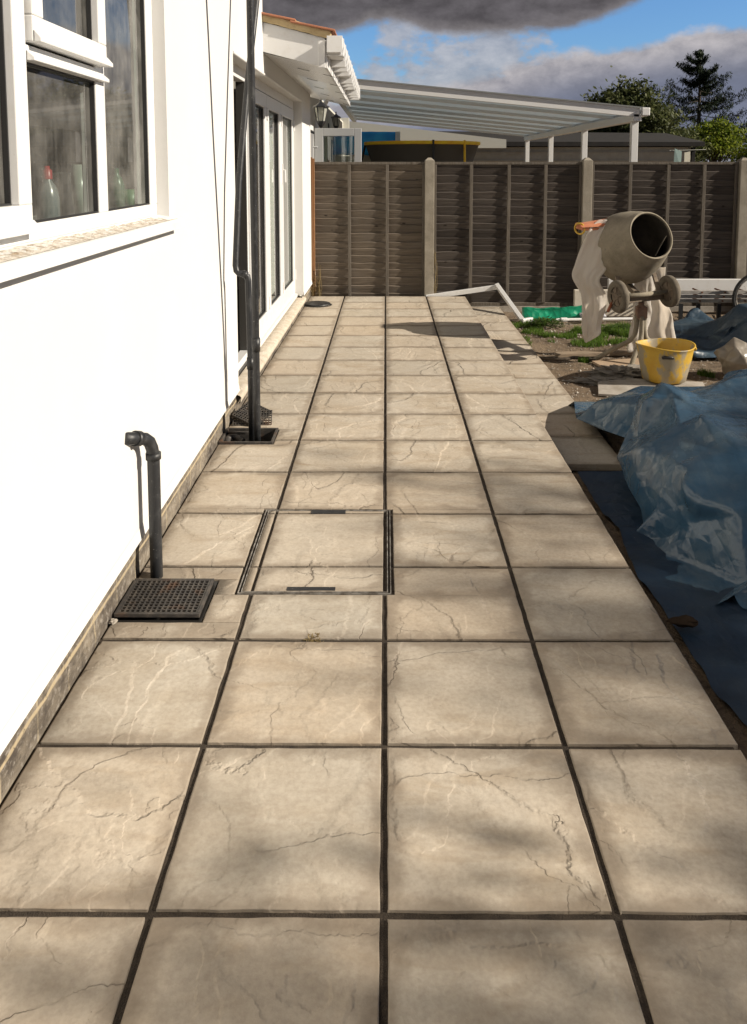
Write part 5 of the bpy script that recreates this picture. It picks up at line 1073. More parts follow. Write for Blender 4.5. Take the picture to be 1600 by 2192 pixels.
3,2,0,1,0,1,-2,3,1,1,-1,-2,-2,-2,2,2,1,0,1,-6,4,-1,0,0,-1,-1,3,0,0,-7,1,0,1,2,2,-2,-2,-2,1,3,2,0,-3,-1,-1,2,-3,1,-1,-2,0,1,10,-3,-3,0,-2,-1,0,1,0,0,1,-2,-1,2,0,1,1,-2,-1,2,1,0,0,
-1,3,-1,0,1,0,-1,-5,1,1,0,0,-1,-2,4,0,-1,0,-1,1,2,1,0,-6,-1,2,1,2,-2,-1,0,1,-1,0,2,4,1,-1,-6,-2,3,-2,-4,0,-1,-3,2,5,3,0,-1,3,-3,-1,0,1,-1,0,2,1,-2,0,0,-1,0,3,2,0,1,-1,2,1,2,0,-1,
-1,-6,-2,2,1,0,-2,1,1,2,0,-2,-1,1,0,2,1,-5,-1,3,2,0,1,-1,-2,-3,0,2,4,3,-1,0,6,-6,-8,0,4,-5,-5,-1,2,3,1,0,2,1,1,6,-5,-2,-1,1,0,0,2,1,-2,0,-1,2,-1,3,-1,0,0,1,0,0,0,-1,-2,-5,1,2,2,2,
-1,-1,1,0,-3,0,1,0,3,0,-1,-2,4,3,-1,1,-2,-5,1,-2,2,3,2,2,-4,-1,6,3,-10,-6,3,3,-3,-1,1,-1,-1,1,-1,2,2,2,4,-5,-2,0,2,1,0,0,1,-1,1,-2,-1,1,0,0,0,0,1,-2,1,0,-6,2,1,0,0,1,4,-2,-1,-4,2,
3,-2,1,0,2,-1,2,3,0,1,0,-7,3,-4,-2,4,3,1,-8,2,0,-3,12,-1,-11,-1,4,2,-3,-1,0,-1,0,2,1,1,1,6,-1,-2,1,0,1,-1,0,-1,0,0,0,-2,-1,1,-1,1,0,0,1,-2,-2,1,2,-2,2,0,-2,-1,2,-2,3,0,-1,-1,2,2,
-1,0,5,0,1,0,-7,0,-4,-2,1,2,4,1,-1,-3,-1,3,0,6,-4,-4,-1,4,1,-5,0,-2,1,2,2,1,-1,0,9,-1,2,1,-1,-2,-1,-1,-2,0,0,0,-2,0,2,-1,-1,-1,-1,-2,-1,3,-2,7,2,-3,-1,-2,1,3,0,1,-6,4,1,0,1,1,1,1,
0,-7,-3,-4,1,1,1,2,1,1,-2,0,1,-3,2,9,0,-4,-3,0,5,-5,-1,2,1,1,1,0,0,-1,2,5,1,1,1,0,-2,-2,0,-3,0,2,0,-1,-2,1,-3,-1,-1,-1,-2,-1,10,9,-2,-2,-3,-3,1,2,2,-2,5,-4,0,0,0,3,1,-5,-5,-6,-3,
-1,2,4,3,1,0,-1,1,1,-3,0,0,6,2,2,-2,-3,0,6,-8,3,2,1,0,-1,-3,1,2,7,-1,0,1,1,-1,-2,-2,0,-1,-1,1,-4,-1,-1,2,-1,-4,0,1,10,9,-1,-4,-5,-1,2,0,0,1,0,0,-1,0,0,1,2,1,-5,-14,1,-2,1,1,3,5,0,
-1,-3,1,1,1,-1,0,0,9,-5,-2,1,2,4,-1,0,1,1,-1,-2,-1,-2,2,3,3,2,-1,-1,-1,-1,-1,1,-1,0,4,0,-3,-4,-2,-2,6,-1,11,5,-1,-5,-6,0,1,-1,0,1,0,1,-6,7,-1,-1,1,0,0,-11,2,-5,0,3,0,0,7,-1,-1,-1,
-1,-1,1,0,-1,0,-2,5,-1,3,0,2,2,2,0,-1,-3,-1,2,-4,1,2,3,0,1,-1,0,-1,1,-2,0,0,6,-1,0,0,1,0,-2,9,1,-1,-4,-2,1,-2,-1,-2,1,-1,-2,-2,7,-1,-2,0,-2,0,-3,0,-4,2,0,1,3,6,-2,-2,-4,-2,3,-3,0,
1,-1,-2,3,0,3,1,0,1,4,0,0,-4,-1,0,1,-2,0,1,0,1,0,0,1,0,-2,2,-1,0,6,-4,2,1,0,3,2,0,0,-2,-4,2,-2,1,3,-3,0,-1,-2,3,1,-3,0,-1,-1,-2,1,1,0,-1,3,5,1,-1,-3,-3,-2,-3,-2,2,-1,0,0,-3,4,-1,5,
0,1,-1,4,1,-4,0,-1,0,0,2,-2,-1,1,-1,-1,0,-4,3,3,-1,2,0,-1,7,-1,1,0,0,2,0,-2,-2,3,-3,2,3,-5,4,-1,-1,0,0,-3,-1,1,0,0,-6,-1,4,4,5,5,-2,-1,-4,0,-3,-3,-2,-1,-1,0,-1,-2,4,-1,5,1,0,1,-3,
4,0,0,-2,-1,-1,-1,6,-5,0,-1,-1,-2,-2,3,2,0,0,0,2,5,1,1,0,-1,0,-1,0,0,-1,0,2,2,-4,3,3,-1,-2,0,-3,-3,1,2,1,-7,0,-6,9,7,0,-1,3,1,0,-4,-2,-2,-2,-3,-1,0,0,3,-1,4,0,0,1,-1,1,-1,0,1,0,-3,
-2,0,1,3,-3,0,-2,-1,2,1,-1,1,1,0,-1,7,0,0,0,-2,-1,1,-1,-1,0,0,-1,1,5,2,1,-3,0,0,-1,-8,5,0,-1,-1,-6,5,-6,6,2,6,-1,1,1,-4,-3,-3,-3,0,3,-1,1,0,3,0,1,0,-1,1,2,-1,-4,-1,0,1,1,-1,0,2,-1,
-3,-1,0,-1,1,2,-1,1,0,1,690,10,12,12,10,7,3,1,0,-1,0,-5,1,4,7,1,2,5,2,1,-2,-3,-5,-4,-3,-1,0,-4,-6,-2,-5,-4,-6,-4,-3,-3,0,3,3,-3,-3,-6,-5,-1,3,3,3,5,7,7,5,4,2,4,-4,-3,3,5,5,6,11,9,
-6,1,3,-8,-8,-2,-2,-1,19,2,0,-2,-3,-2,0,0,-1,1,-1,0,-3,-4,-5,4,4,0,1,-1,-1,0,0,0,2,0,-2,-2,0,-3,1,0,3,-1,0,3,-3,-4,-7,5,4,4,3,0,-3,-1,0,1,-1,-2,0,-2,4,-10,-4,3,0,2,6,2,-4,2,6,-1,
-5,2,2,-1,1,2,17,-1,-4,-5,-2,0,1,4,4,-1,0,0,-1,0,0,0,1,-1,-1,-1,0,-2,2,1,0,-1,-4,-1,1,1,0,0,-1,1,2,-2,0,-1,-1,0,1,2,3,1,2,0,0,-4,0,-1,-2,3,-8,-5,6,2,1,1,-4,3,0,-1,4,0,0,0,1,-1,0,2,
15,-7,-4,0,-1,0,1,-1,2,7,0,1,0,1,1,0,-3,2,-1,-1,0,1,0,1,-3,-7,-2,2,3,1,1,-1,0,-1,-1,-2,1,-3,4,0,1,1,2,2,1,1,-3,1,-3,1,-1,-1,-8,8,3,0,-1,-2,1,-1,0,-2,2,2,-1,2,0,1,0,1,9,1,0,-1,1,0,
0,-2,-2,1,5,0,2,0,0,-1,-2,-2,1,1,0,0,-1,-4,-4,3,4,1,1,-1,-1,0,0,0,-2,-1,-3,4,1,-1,1,1,0,2,1,-1,-3,2,0,-2,2,-8,5,3,1,-1,2,1,1,-4,1,0,-3,1,2,-1,1,0,3,1,9,0,1,-1,-3,-3,-6,1,8,1,0,4,1,
1,0,-1,-1,-3,-3,2,1,-2,-2,0,1,-2,-4,-2,4,8,0,0,-1,2,-1,0,0,0,0,2,-2,0,-3,3,0,-7,3,3,1,2,-4,-3,6,0,-2,5,1,2,-6,4,-1,-2,-6,1,2,1,1,1,3,2,11,-3,-3,-7,-2,0,8,7,-2,-1,-1,2,1,1,-1,-1,0,
-1,1,-3,-2,1,0,-1,-1,-2,-1,-3,-5,5,10,2,1,-1,1,0,3,0,2,-2,-3,0,-1,-6,-4,5,5,-3,4,-1,-7,8,0,-1,2,0,2,-4,6,-2,-1,-9,0,1,3,2,2,2,-8,-17,12,-8,-3,6,2,5,0,0,-5,-7,1,2,3,0,0,-1,1,-1,-2,
0,1,-1,-1,-2,-2,-1,-2,2,1,-5,4,10,0,1,0,3,1,2,-2,-2,2,-3,1,-2,-2,4,0,0,-1,-11,11,-1,-6,3,0,2,-2,7,-2,0,-8,-5,6,-1,2,1,0,-4,-9,-1,14,0,0,1,3,-1,-4,-7,-1,4,-8,0,3,1,-3,-2,-3,2,2,5,1,
1,-3,-2,-2,0,2,2,3,0,-6,-1,9,0,1,2,2,-1,-3,1,2,1,-2,1,1,-1,-3,3,-11,11,-6,-10,5,5,-1,-1,6,-2,0,-6,-8,7,2,1,-4,1,-4,-6,4,14,14,1,1,1,0,-5,-2,-4,-6,0,5,-3,1,0,-3,-2,1,-1,2,1,6,1,0,
-1,1,0,0,2,-3,0,3,-2,-2,3,2,-2,-4,-2,2,1,2,5,2,-1,1,0,2,-11,7,-5,-11,3,5,1,1,1,-1,0,-3,-9,6,6,0,-4,-3,-4,-1,6,7,2,10,3,1,0,-3,1,0,-3,0,-5,-1,1,-1,-1,1,5,0,-1,0,-2,-3,7,1,-1,0,3,1,
-1,2,0,-3,1,-2,0,-1,0,1,1,1,0,-4,-1,5,2,1,-1,-8,6,-4,-10,4,6,-2,0,1,1,0,-2,-9,2,11,-1,-3,0,-1,1,2,1,0,-5,10,3,1,-2,-3,-3,3,-1,2,0,-5,1,-2,0,0,-4,2,4,2,1,-1,-2,3,2,1,1,2,1,-1,-3,-1,
-2,0,0,1,0,1,1,0,-1,0,0,-1,2,0,-3,3,-7,-6,1,7,1,-1,0,0,0,-2,-8,4,12,0,2,0,-3,-1,-3,-3,4,0,1,14,0,-1,-1,0,-2,-1,-1,-5,4,2,-5,2,-2,2,2,0,-1,-4,4,1,-4,4,2,3,0,2,0,-1,0,0,-2,-5,0,2,1,
1,-1,-2,2,2,0,0,-1,-1,-1,0,-1,-4,4,2,0,0,-3,2,-2,-3,1,9,2,0,-1,-1,-1,-3,0,0,-5,6,-1,14,0,-1,1,-2,0,-3,-1,-2,-8,6,4,-3,1,2,1,-5,-1,3,-1,1,1,-1,4,1,3,0,2,0,-6,-4,-4,5,1,-1,3,-1,1,3,
0,0,0,-2,-1,0,-1,-1,0,2,3,-2,1,0,-2,0,-2,-1,7,0,-3,-4,-4,2,2,0,3,0,1,-3,0,15,-2,0,-2,2,-1,-6,4,5,0,-9,-3,1,1,2,0,4,1,-1,-5,-5,3,3,2,2,1,1,0,-5,1,-3,-1,1,-2,3,1,2,1,1,1,-1,-3,-1,1,
2,0,-3,2,3,0,2,-1,-1,0,-2,-1,1,-1,-5,-1,0,1,-3,1,3,1,3,2,-1,2,13,0,0,0,0,2,3,0,-1,0,-1,-10,-7,2,3,4,1,-1,-4,-3,5,0,1,1,1,-1,2,-3,2,-3,0,1,0,4,-1,-1,0,0,0,0,1,0,0,0,0,1,1,-1,3,1,0,
1,0,-2,-3,-1,-2,0,3,-2,2,0,-1,-3,-2,2,2,0,-1,-9,8,3,1,0,0,0,3,-2,-3,-2,1,3,0,-5,-3,1,1,0,1,3,0,1,-1,0,-1,-1,-2,0,-2,4,1,4,1,-1,0,-4,1,-1,-1,0,-1,1,-1,1,0,2,2,2,1,2,1,2,-1,-4,-2,0,
-1,-3,-1,3,-1,-3,-2,1,4,0,0,0,-3,6,13,-1,0,-1,-1,0,-8,-4,0,2,1,8,2,-1,-1,-3,1,1,2,2,0,-2,-2,2,0,-1,-1,1,3,1,3,2,-2,0,-8,1,2,0,-2,-3,0,-2,3,0,1,1,3,1,1,1,2,-2,-4,2,-1,-1,1,-1,0,-1,
-3,-3,4,2,1,-1,0,0,2,-1,9,2,0,-1,-3,-4,1,5,0,-1,0,0,2,2,-1,-1,-1,0,1,-2,-3,-2,1,4,2,1,0,2,2,2,1,-3,-4,-6,6,1,0,0,-1,-2,-1,0,0,0,1,2,-1,1,1,0,-2,-1,1,0,0,2,-1,1,-2,-3,1,4,-2,-1,-1,
1,1,0,0,3,12,0,-1,-2,-1,-1,1,1,1,-1,1,1,0,0,0,0,-1,-2,-3,-2,-1,1,1,-1,5,3,1,0,0,-3,-6,-1,4,5,0,2,-1,0,0,0,-2,1,0,0,1,-1,0,0,0,0,0,-7,-1,0,8,1,0,-1,0,-1,-2,-1,1,2,1,-1,0,1,1,1,10,
-1,0,-1,0,0,-1,3,0,1,1,0,-1,1,0,-2,-1,1,0,0,1,-1,0,-3,-2,4,2,0,-1,-1,2,1,0,0,1,0,-1,0,1,0,0,1,-1,1,-2,-1,0,0,-1,0,-3,1,3,1,0,-1,1,0,-1,-1,0,1,0,-1,0,0,0,2,1,1,8,-1,1,0,0,0,0,1,2,1,
0,-1,1,-1,-1,0,0,-1,1,1,-2,1,0,1,1,-1,0,0,0,0,2,2,0,-1,0,-2,1,0,-1,1,2,-1,1,-1,-1,-1,0,-1,-1,-2,1,2,0,1,-1,1,0,0,-1,0,-1,-1,-1,-1,0,2,3,0,0,-2,8,-1,0,-1,2,1,0,-4,-2,8,2,-2,1,-1,-1,
0,-1,1,0,0,1,1,0,1,-1,0,0,-1,0,1,2,0,-1,0,-1,1,-2,2,0,1,0,1,-1,-1,-1,0,-1,0,0,-1,-4,2,4,1,0,0,0,-1,0,-1,0,-1,0,0,2,0,0,-1,-1,-2,7,-1,-4,1,3,3,2,-1,0,-3,6,1,-4,0,0,-1,0,0,1,-1,2,1,
2,-1,1,-3,0,1,0,1,-2,1,-1,-4,-4,0,4,1,5,2,-1,0,-1,-1,-1,0,0,-1,0,0,2,2,-1,2,0,-1,0,-1,-2,1,-1,1,0,2,0,1,-1,-1,-2,-2,5,-1,-1,3,0,1,3,1,4,1,-3,-1,0,-1,-1,0,-1,0,0,2,0,1,-1,1,-3,1,2,
1,0,1,-1,-1,-5,1,5,3,-1,1,0,-2,0,-1,-1,-1,-1,0,0,0,0,0,1,1,2,1,-1,-2,-5,-1,2,1,2,1,2,1,2,0,-1,-3,0,-2,6,-3,2,2,0,1,1,2,3,0,-2,1,-2,-1,0,0,0,-1,0,0,2,-1,1,-2,2,1,-2,0,3,1,1,-5,5,4,
1,0,-1,-2,-2,0,-1,-2,-1,-2,0,-1,1,0,0,0,2,1,1,-1,-6,-2,2,2,0,1,2,2,1,1,-2,-2,3,-3,1,1,6,1,0,-1,-1,2,2,2,2,0,-1,-1,0,0,1,0,0,-2,-3,0,1,2,-1,1,-1,0,0,1,2,0,1,2,2,1,1,-1,-1,-1,-2,-1,
-1,-1,0,0,-1,0,-2,1,0,0,1,0,-2,-4,4,2,-2,0,2,2,0,-1,-2,-3,-3,4,2,2,-8,8,2,6,-2,-2,3,2,1,2,0,0,0,-1,0,1,0,1,-1,0,0,-5,-3,2,1,2,-3,1,2,1,0,2,1,2,1,2,0,-1,-1,-2,-1,-2,0,-1,-1,0,0,0,0,
-1,0,2,0,0,-4,1,-2,0,6,3,2,-1,-1,-2,-3,2,1,-4,-5,6,1,-2,7,-3,1,4,0,-1,2,1,1,0,-1,0,0,0,2,0,1,0,-1,0,-3,-5,1,-4,7,3,-1,1,-1,0,0,2,2,0,-1,0,-1,-1,-1,0,-2,0,-1,0,0,-1,2,0,0,1,1,-1,2,
-1,2,2,1,1,0,0,-2,-1,-2,-7,3,4,0,-3,-1,2,11,-3,2,0,1,1,0,0,-1,-1,0,0,1,-1,2,2,1,-1,1,0,-1,-2,-4,3,-2,1,2,-1,0,-1,1,1,1,0,0,-1,-1,0,-1,-1,0,-2,1,-1,0,0,-2,3,1,1,1,1,0,2,2,2,2,0,0,
-2,-2,-2,-1,-1,-6,2,3,-4,2,2,12,1,-1,-1,1,1,0,0,-2,0,-1,0,0,1,-1,0,4,1,-1,2,0,-1,1,-2,0,-2,2,-2,-1,-1,0,1,0,1,0,-1,-1,-1,1,-1,0,-1,0,-1,-1,0,3,-1,3,0,1,0,2,1,2,2,-1,1,-2,-2,1,-2,0,
-1,0,-6,2,-3,4,-5,14,0,0,1,0,0,0,-4,0,-1,0,0,0,1,-2,-1,-2,3,5,0,1,1,-2,0,0,-1,-6,1,-1,2,1,0,1,-1,0,0,1,0,-1,1,-2,1,-1,0,-1,1,-1,3,1,2,-1,0,1,1,2,0,0,-5,0,1,-3,2,0,1,0,-1,-7,3,4,-4,
15,0,1,0,0,0,-4,2,-3,-2,0,0,0,1,0,-1,-3,2,-1,6,1,0,1,0,-3,-4,1,0,-1,1,1,1,-1,0,0,1,0,1,0,-2,1,-1,0,0,1,1,1,1,1,0,-2,1,-1,2,0,1,-4,0,-1,-6,3,1,1,1,0,0,-3,4,-4,-1,14,0,0,1,1,-6,3,-2,
0,-1,-1,1,0,-2,2,-1,-1,-1,4,-2,2,1,0,-2,-1,0,0,-1,2,1,0,0,-1,0,0,1,2,-1,0,0,0,0,0,0,2,0,2,1,-1,-1,0,-2,0,-2,1,-2,2,-3,-4,3,-4,3,0,2,0,-2,1,-3,-1,2,13,0,1,1,-7,5,-1,0,-2,0,0,0,-1,0,
-1,0,0,1,-1,2,1,0,0,-1,0,0,0,1,0,0,0,-1,0,-1,2,1,0,0,-1,0,0,1,0,1,1,2,0,-1,2,-2,-1,-1,-1,-1,-7,1,2,-1,-1,-2,4,-1,2,-1,1,0,0,0,1,-1,13,1,-2,-3,0,1,-2,0,3,-1,0,0,1,-1,-1,1,2,0,0,-1,
1,0,-1,0,0,0,0,0,1,1,0,-2,-1,-2,0,2,0,-2,0,3,0,0,1,1,1,1,1,1,-3,-1,2,-1,-1,-2,0,-8,-1,2,5,0,0,-2,1,2,0,-1,1,1,0,1,12,1,-1,-3,3,-4,-2,2,-1,3,2,0,0,-1,1,0,1,1,0,0,-2,0,0,0,0,0,1,1,2,
-2,-3,-1,0,-2,0,0,-4,1,3,0,-1,4,1,2,0,-1,0,-2,0,4,-4,-3,5,-1,-1,-1,-6,6,0,-1,1,1,2,0,-1,-1,-1,3,1,-1,12,0,-1,1,-3,-1,3,-1,1,0,0,1,0,0,-1,0,3,0,0,-1,0,0,-1,1,0,2,1,0,-3,-2,0,0,-1,
-1,-2,0,-1,2,1,-1,3,1,1,0,0,-1,-1,1,2,-2,-4,4,-2,1,-1,1,1,-3,0,2,1,4,-1,-2,0,0,-2,-2,4,-2,11,0,1,0,0,0,-1,-1,1,2,0,-1,0,0,-1,2,0,0,-1,-1,0,0,1,0,1,1,-1,-2,-1,1,1,-1,-2,1,-2,0,1,1,
-1,0,3,1,1,0,0,-1,-1,1,0,-5,-1,4,-1,0,1,-1,1,0,-3,3,3,-1,0,0,-1,-1,2,-1,-3,3,11,0,-1,-2,2,0,0,1,1,1,-1,-1,1,-1,1,0,0,0,-2,0,1,1,0,0,0,-3,0,1,2,-1,0,-1,-1,-1,0,1,1,0,-1,3,1,1,1,-1,
1,0,-1,-1,-3,-6,8,0,-1,1,-2,0,-4,1,5,1,-2,0,-1,-1,-3,2,4,1,0,1,9,1,0,1,-3,1,2,3,-1,-2,-2,1,1,0,0,1,-1,-2,1,0,1,0,0,-1,0,1,0,0,-1,-4,1,-1,-2,2,3,-1,2,-1,2,2,1,1,-2,2,-1,0,-1,0,-7,5,
2,-3,2,-2,-1,1,-1,-6,5,3,0,-2,-2,-2,-1,6,1,0,0,-2,9,-2,2,1,2,-2,-2,-4,-1,-1,4,2,2,1,0,0,0,-1,0,2,0,0,-1,-1,-1,1,-2,-7,-1,5,-1,-4,4,7,0,-1,0,1,1,0,1,-1,1,0,0,0,0,-5,0,4,-2,2,-3,-3,
3,1,1,-2,-8,7,-1,-6,4,-1,8,0,-1,0,-3,-1,9,-2,1,1,1,0,-1,-2,-2,0,0,3,1,0,3,-1,-1,1,1,0,1,0,0,-1,-2,-1,0,-1,-7,0,-3,9,6,0,-1,-2,0,1,0,1,0,-1,1,1,-1,0,-1,-4,3,0,0,-2,0,-2,2,2,0,0,-1,
-3,-4,0,1,12,2,-2,-2,-1,0,-1,7,1,0,1,0,0,0,0,0,0,1,1,-3,4,-1,-1,0,1,1,1,-1,1,0,0,-2,-1,-1,2,1,-2,7,2,-2,-3,-1,-2,0,0,1,0,-1,1,0,0,0,-2,-2,1,0,-1,-2,2,-4,4,-1,-1,3,0,0,-7,2,10,3,-3,
-1,1,1,-1,0,0,6,1,2,0,0,0,-3,1,2,0,1,1,3,0,-2,-1,-2,-1,0,1,-1,0,3,1,0,-2,-1,2,7,2,-1,0,-2,-2,-2,-1,-1,1,0,-1,1,1,0,-1,0,-1,-2,0,-1,-1,0,-2,-3,2,2,2,-1,2,0,0,4,0,0,1,0,-2,-2,1,1,2,
2,-1,7,2,0,0,1,-1,0,5,3,-1,-6,4,-1,-3,-1,-3,1,0,1,-1,-1,3,2,1,2,3,0,2,0,-2,-2,-3,-1,0,0,0,0,0,0,1,0,0,-2,0,-1,-3,1,-2,-2,-2,6,3,2,-6,-1,3,1,2,-1,-5,-11,-5,-1,4,8,10,-2,-2,-4,9,-2,
3,3,2,3,2,2,1,-3,-10,1,0,4,2,-3,-1,-5,1,1,-1,0,1,4,2,2,2,2,0,0,-2,-2,-2,1,1,0,-1,0,0,0,-2,0,-1,0,-1,0,-1,-4,1,2,2,1,-3,-4,4,3,0,-3,-5,-4,-1,7,4,-4,-5,-5,-2,11,6,7,1,-1,-1,3,3,2,2,
2,-4,-9,0,3,-2,2,3,-2,2,-2,-5,-3,2,3,3,1,2,1,1,1,0,0,-1,-4,3,1,1,0,-1,-2,-1,-5,-5,-3,-1,4,8,0,0,-1,-2,-1,0,1,2,4,2,0,-2,-1,-3,2,2,0,-6,3,0,0,-5,-7,0,8,-1,1,1,1,1,1,3,-4,-7,2,1,0,0,
1,-4,6,-1,2,-1,1,1,1,0,-1,0,0,0,0,1,-2,-4,6,1,1,1,0,-2,-2,-5,0,-1,-3,-1,-3,2,6,1,1,1,0,2,3,3,1,-1,-4,-3,0,-1,-5,4,-1,2,0,1,0,0,-1,-3,9,-1,0,2,0,1,1,-1,-3,2,0,-1,-2,-2,0,0,2,1,3,1,
1,1,-1,-2,1,0,0,0,-1,0,-2,4,1,1,2,0,-1,-2,-2,-2,-4,3,0,-2,-1,-4,6,-1,3,0,4,3,1,-2,-5,-5,2,2,-1,2,0,-6,4,2,0,2,-1,-1,1,-1,11,1,1,-1,0,0,-1,-2,2,-1,-2,1,-1,-1,0,0,0,3,0,1,0,-1,-2,-2,
4,1,0,0,0,0,0,3,1,2,1,-1,0,0,-4,-3,0,-6,4,2,0,-3,-6,7,0,3,-2,-3,0,0,-1,2,-1,1,3,0,2,-1,-3,5,1,-1,-1,1,-1,-1,14,1,-1,-1,-1,0,-1,0,1,-2,1,1,0,1,-4,2,0,0,0,-1,-1,-3,0,3,-1,3,0,0,0,-2,
3,1,2,1,-1,-3,-2,-5,5,1,-4,1,-3,-1,2,2,1,1,0,-2,4,-1,1,-1,2,-1,-1,0,-1,-1,2,1,0,-4,0,2,3,-1,0,0,16,-2,-1,1,-1,-1,0,-1,0,1,-1,3,1,0,-3,2,-1,-1,-2,1,0,-1,0,0,0,-1,1,0,0,1,1,1,1,-6,
-2,2,-8,2,6,1,1,-3,-1,3,0,0,-1,0,2,0,-4,2,0,3,0,0,0,0,-5,4,1,1,-2,0,0,0,-1,3,-2,3,16,-3,-2,1,0,0,0,0,0,0,3,1,0,-3,3,-3,1,-2,-1,0,1,0,0,-1,0,0,-1,0,-1,1,1,1,-7,1,-2,-3,2,-3,3,5,2,2,
-1,-3,0,-1,1,-1,2,0,-3,-4,3,1,1,1,0,-1,-1,3,1,1,1,-1,1,-2,1,-4,4,2,14,-4,1,0,1,-1,1,-1,-1,3,2,0,-2,4,-5,2,0,-2,-2,0,1,2,0,1,-1,-2,1,-3,0,0,1,-4,-7,6,2,-7,1,1,2,1,4,1,1,0,-1,1,-2,0,
-2,3,0,-5,-7,1,-1,-3,-2,1,12,5,-1,1,0,-1,-1,-2,-4,4,3,-1,11,0,-1,-1,2,1,-1,-1,1,1,2,-1,3,-6,5,0,-2,-2,-1,0,0,1,1,0,0,1,-5,0,1,1,-3,-11,6,0,-1,1,-3,5,-2,2,2,3,-1,3,0,-3,-1,-2,2,0,2,
3,-4,-7,-2,4,6,4,1,-5,2,0,-1,0,-2,0,1,-1,-6,6,14,-1,0,-1,-2,0,0,0,-1,1,1,0,-2,4,-2,0,-1,0,0,1,-1,0,0,1,0,-4,0,2,0,-1,-8,-1,5,-2,-6,2,-1,8,1,-4,1,4,1,-3,0,3,0,0,-1,0,1,1,1,2,2,1,0,
-1,-3,-1,-1,-1,2,1,1,1,0,-2,1,-6,12,3,-4,1,-1,1,-2,-1,-2,2,1,0,0,-2,1,0,-4,-2,6,1,-1,-2,0,1,-5,-1,4,-1,4,-5,-5,6,-3,-3,-1,-3,15,3,-10,-1,1,4,1,-2,-1,-4,5,3,0,-1,0,1,-1,0,4,1,0,-2,
-4,-3,3,1,1,1,1,1,3,0,-1,-2,17,-2,2,-3,0,-2,-1,-4,0,0,1,2,-3,0,0,-6,-1,10,2,-5,-5,-1,1,-2,3,6,-3,1,0,-7,2,1,-1,-7,3,14,0,-11,-1,2,0,4,3,0,-1,1,-2,-1,1,1,0,0,0,-5,-3,7,2,-2,0,1,-1,
1,0,2,1,0,-1,0,2,1,16,0,-1,0,-2,-3,-4,-2,1,3,1,-1,-1,-3,-3,1,10,1,-8,-4,-2,0,5,3,2,-3,-1,0,-4,-1,2,1,-4,6,8,-5,-7,1,4,1,-4,0,5,2,1,0,-2,2,0,0,-2,0,0,-2,-6,-3,6,4,1,2,-1,1,-1,-2,2,
1,1,-1,2,1,12,1,0,-2,-4,-1,-1,4,-1,-1,1,0,1,-1,0,7,-2,-10,-2,-2,0,5,2,1,-3,-2,-2,7,-9,3,1,0,5,1,-7,-1,7,5,1,-3,-5,-2,4,1,2,2,1,-1,-1,-1,2,-2,-1,1,-1,-7,-9,1,5,3,4,2,3,0,-2,1,-2,2,
1,1,10,1,-2,-2,-2,2,1,-3,5,0,-2,-1,2,2,2,-4,-7,-1,-1,3,2,-1,-2,-2,-3,1,12,-9,-1,1,1,-1,0,-2,7,6,1,-1,-4,-4,0,0,2,3,-2,3,2,0,0,0,-2,0,-1,1,1,-1,1,0,1,3,-1,-1,0,-2,-2,0,-2,3,0,2,10,
-1,-1,-3,3,-6,4,3,3,-2,-3,0,0,3,-5,-4,0,2,3,-3,4,0,-4,-4,6,6,-6,-7,5,-4,1,5,-5,4,2,0,-1,-3,-5,-1,5,6,1,2,-4,-4,5,4,1,-1,-1,0,-1,1,1,1,1,2,1,0,0,-1,-4,2,-3,-1,4,-2,1,0,11,-1,0,0,-2,
4,-1,3,-4,0,0,-3,-1,-1,2,1,0,0,-6,4,3,1,0,3,0,-8,-8,4,-5,3,0,1,6,-9,-3,3,1,-2,0,3,8,1,0,3,0,-6,-7,2,5,2,-1,-1,2,2,2,1,3,1,0,-3,-2,-2,2,1,1,-3,-1,1,0,-4,11,0,1,1,1,0,2,1,-2,-3,-2,
-6,-1,3,-4,-1,-1,-1,4,5,2,1,0,-1,-9,-3,3,-4,0,6,-2,-2,6,0,-7,-6,4,-2,3,9,3,-1,0,3,3,-2,-7,-6,0,0,-1,4,6,2,1,0,1,1,0,1,0,-1,-3,-1,3,-1,-2,1,-3,5,9,1,2,2,2,0,0,-2,-1,1,-7,-3,-2,2,0,
-3,1,1,5,2,-1,1,-2,-11,2,2,-4,0,7,-2,-1,-1,2,5,-1,-4,-7,7,8,1,-2,-3,1,2,4,2,-1,-5,-7,1,8,2,-1,-2,1,1,-3,4,2,-1,-1,0,-1,-3,-1,2,0,-1,2,-3,8,1,1,3,2,2,1,0,-1,-7,-4,-1,-2,-3,7,0,1,2,
1,-1,1,-5,-10,6,-1,-2,-1,3,2,-2,1,2,0,1,1,4,0,3,3,-2,-1,-7,-2,1,6,2,2,1,0,0,0,-2,-3,1,-1,1,0,-3,2,-2,-2,0,2,2,-1,-1,-1,-3,0,-1,6,2,2,1,2,3,-1,0,-3,-4,-2,-3,1,-1,1,6,-1,2,-1,2,-7,
-10,8,-2,2,-3,1,4,-3,-2,6,4,-3,-1,0,4,2,1,-10,10,-1,-4,-5,0,4,3,3,1,2,0,-3,0,-2,-1,0,2,0,-4,-1,3,2,0,-1,0,0,0,-1,-4,-3,1,3,-1,2,5,0,1,1,-2,-3,-3,-1,-1,4,-1,-2,2,5,2,1,-11,-5,9,-5,
3,-1,-2,4,1,-3,9,8,-1,-3,-5,-2,-1,3,-2,-1,-2,-7,3,3,0,1,4,1,1,0,0,-1,-3,0,1,2,-1,2,0,-5,3,-1,1,2,0,1,-2,1,0,-4,-1,8,-4,-2,1,4,0,-3,-4,-2,0,-1,8,1,0,1,1,2,-5,-8,2,8,-7,4,-1,-2,3,3,
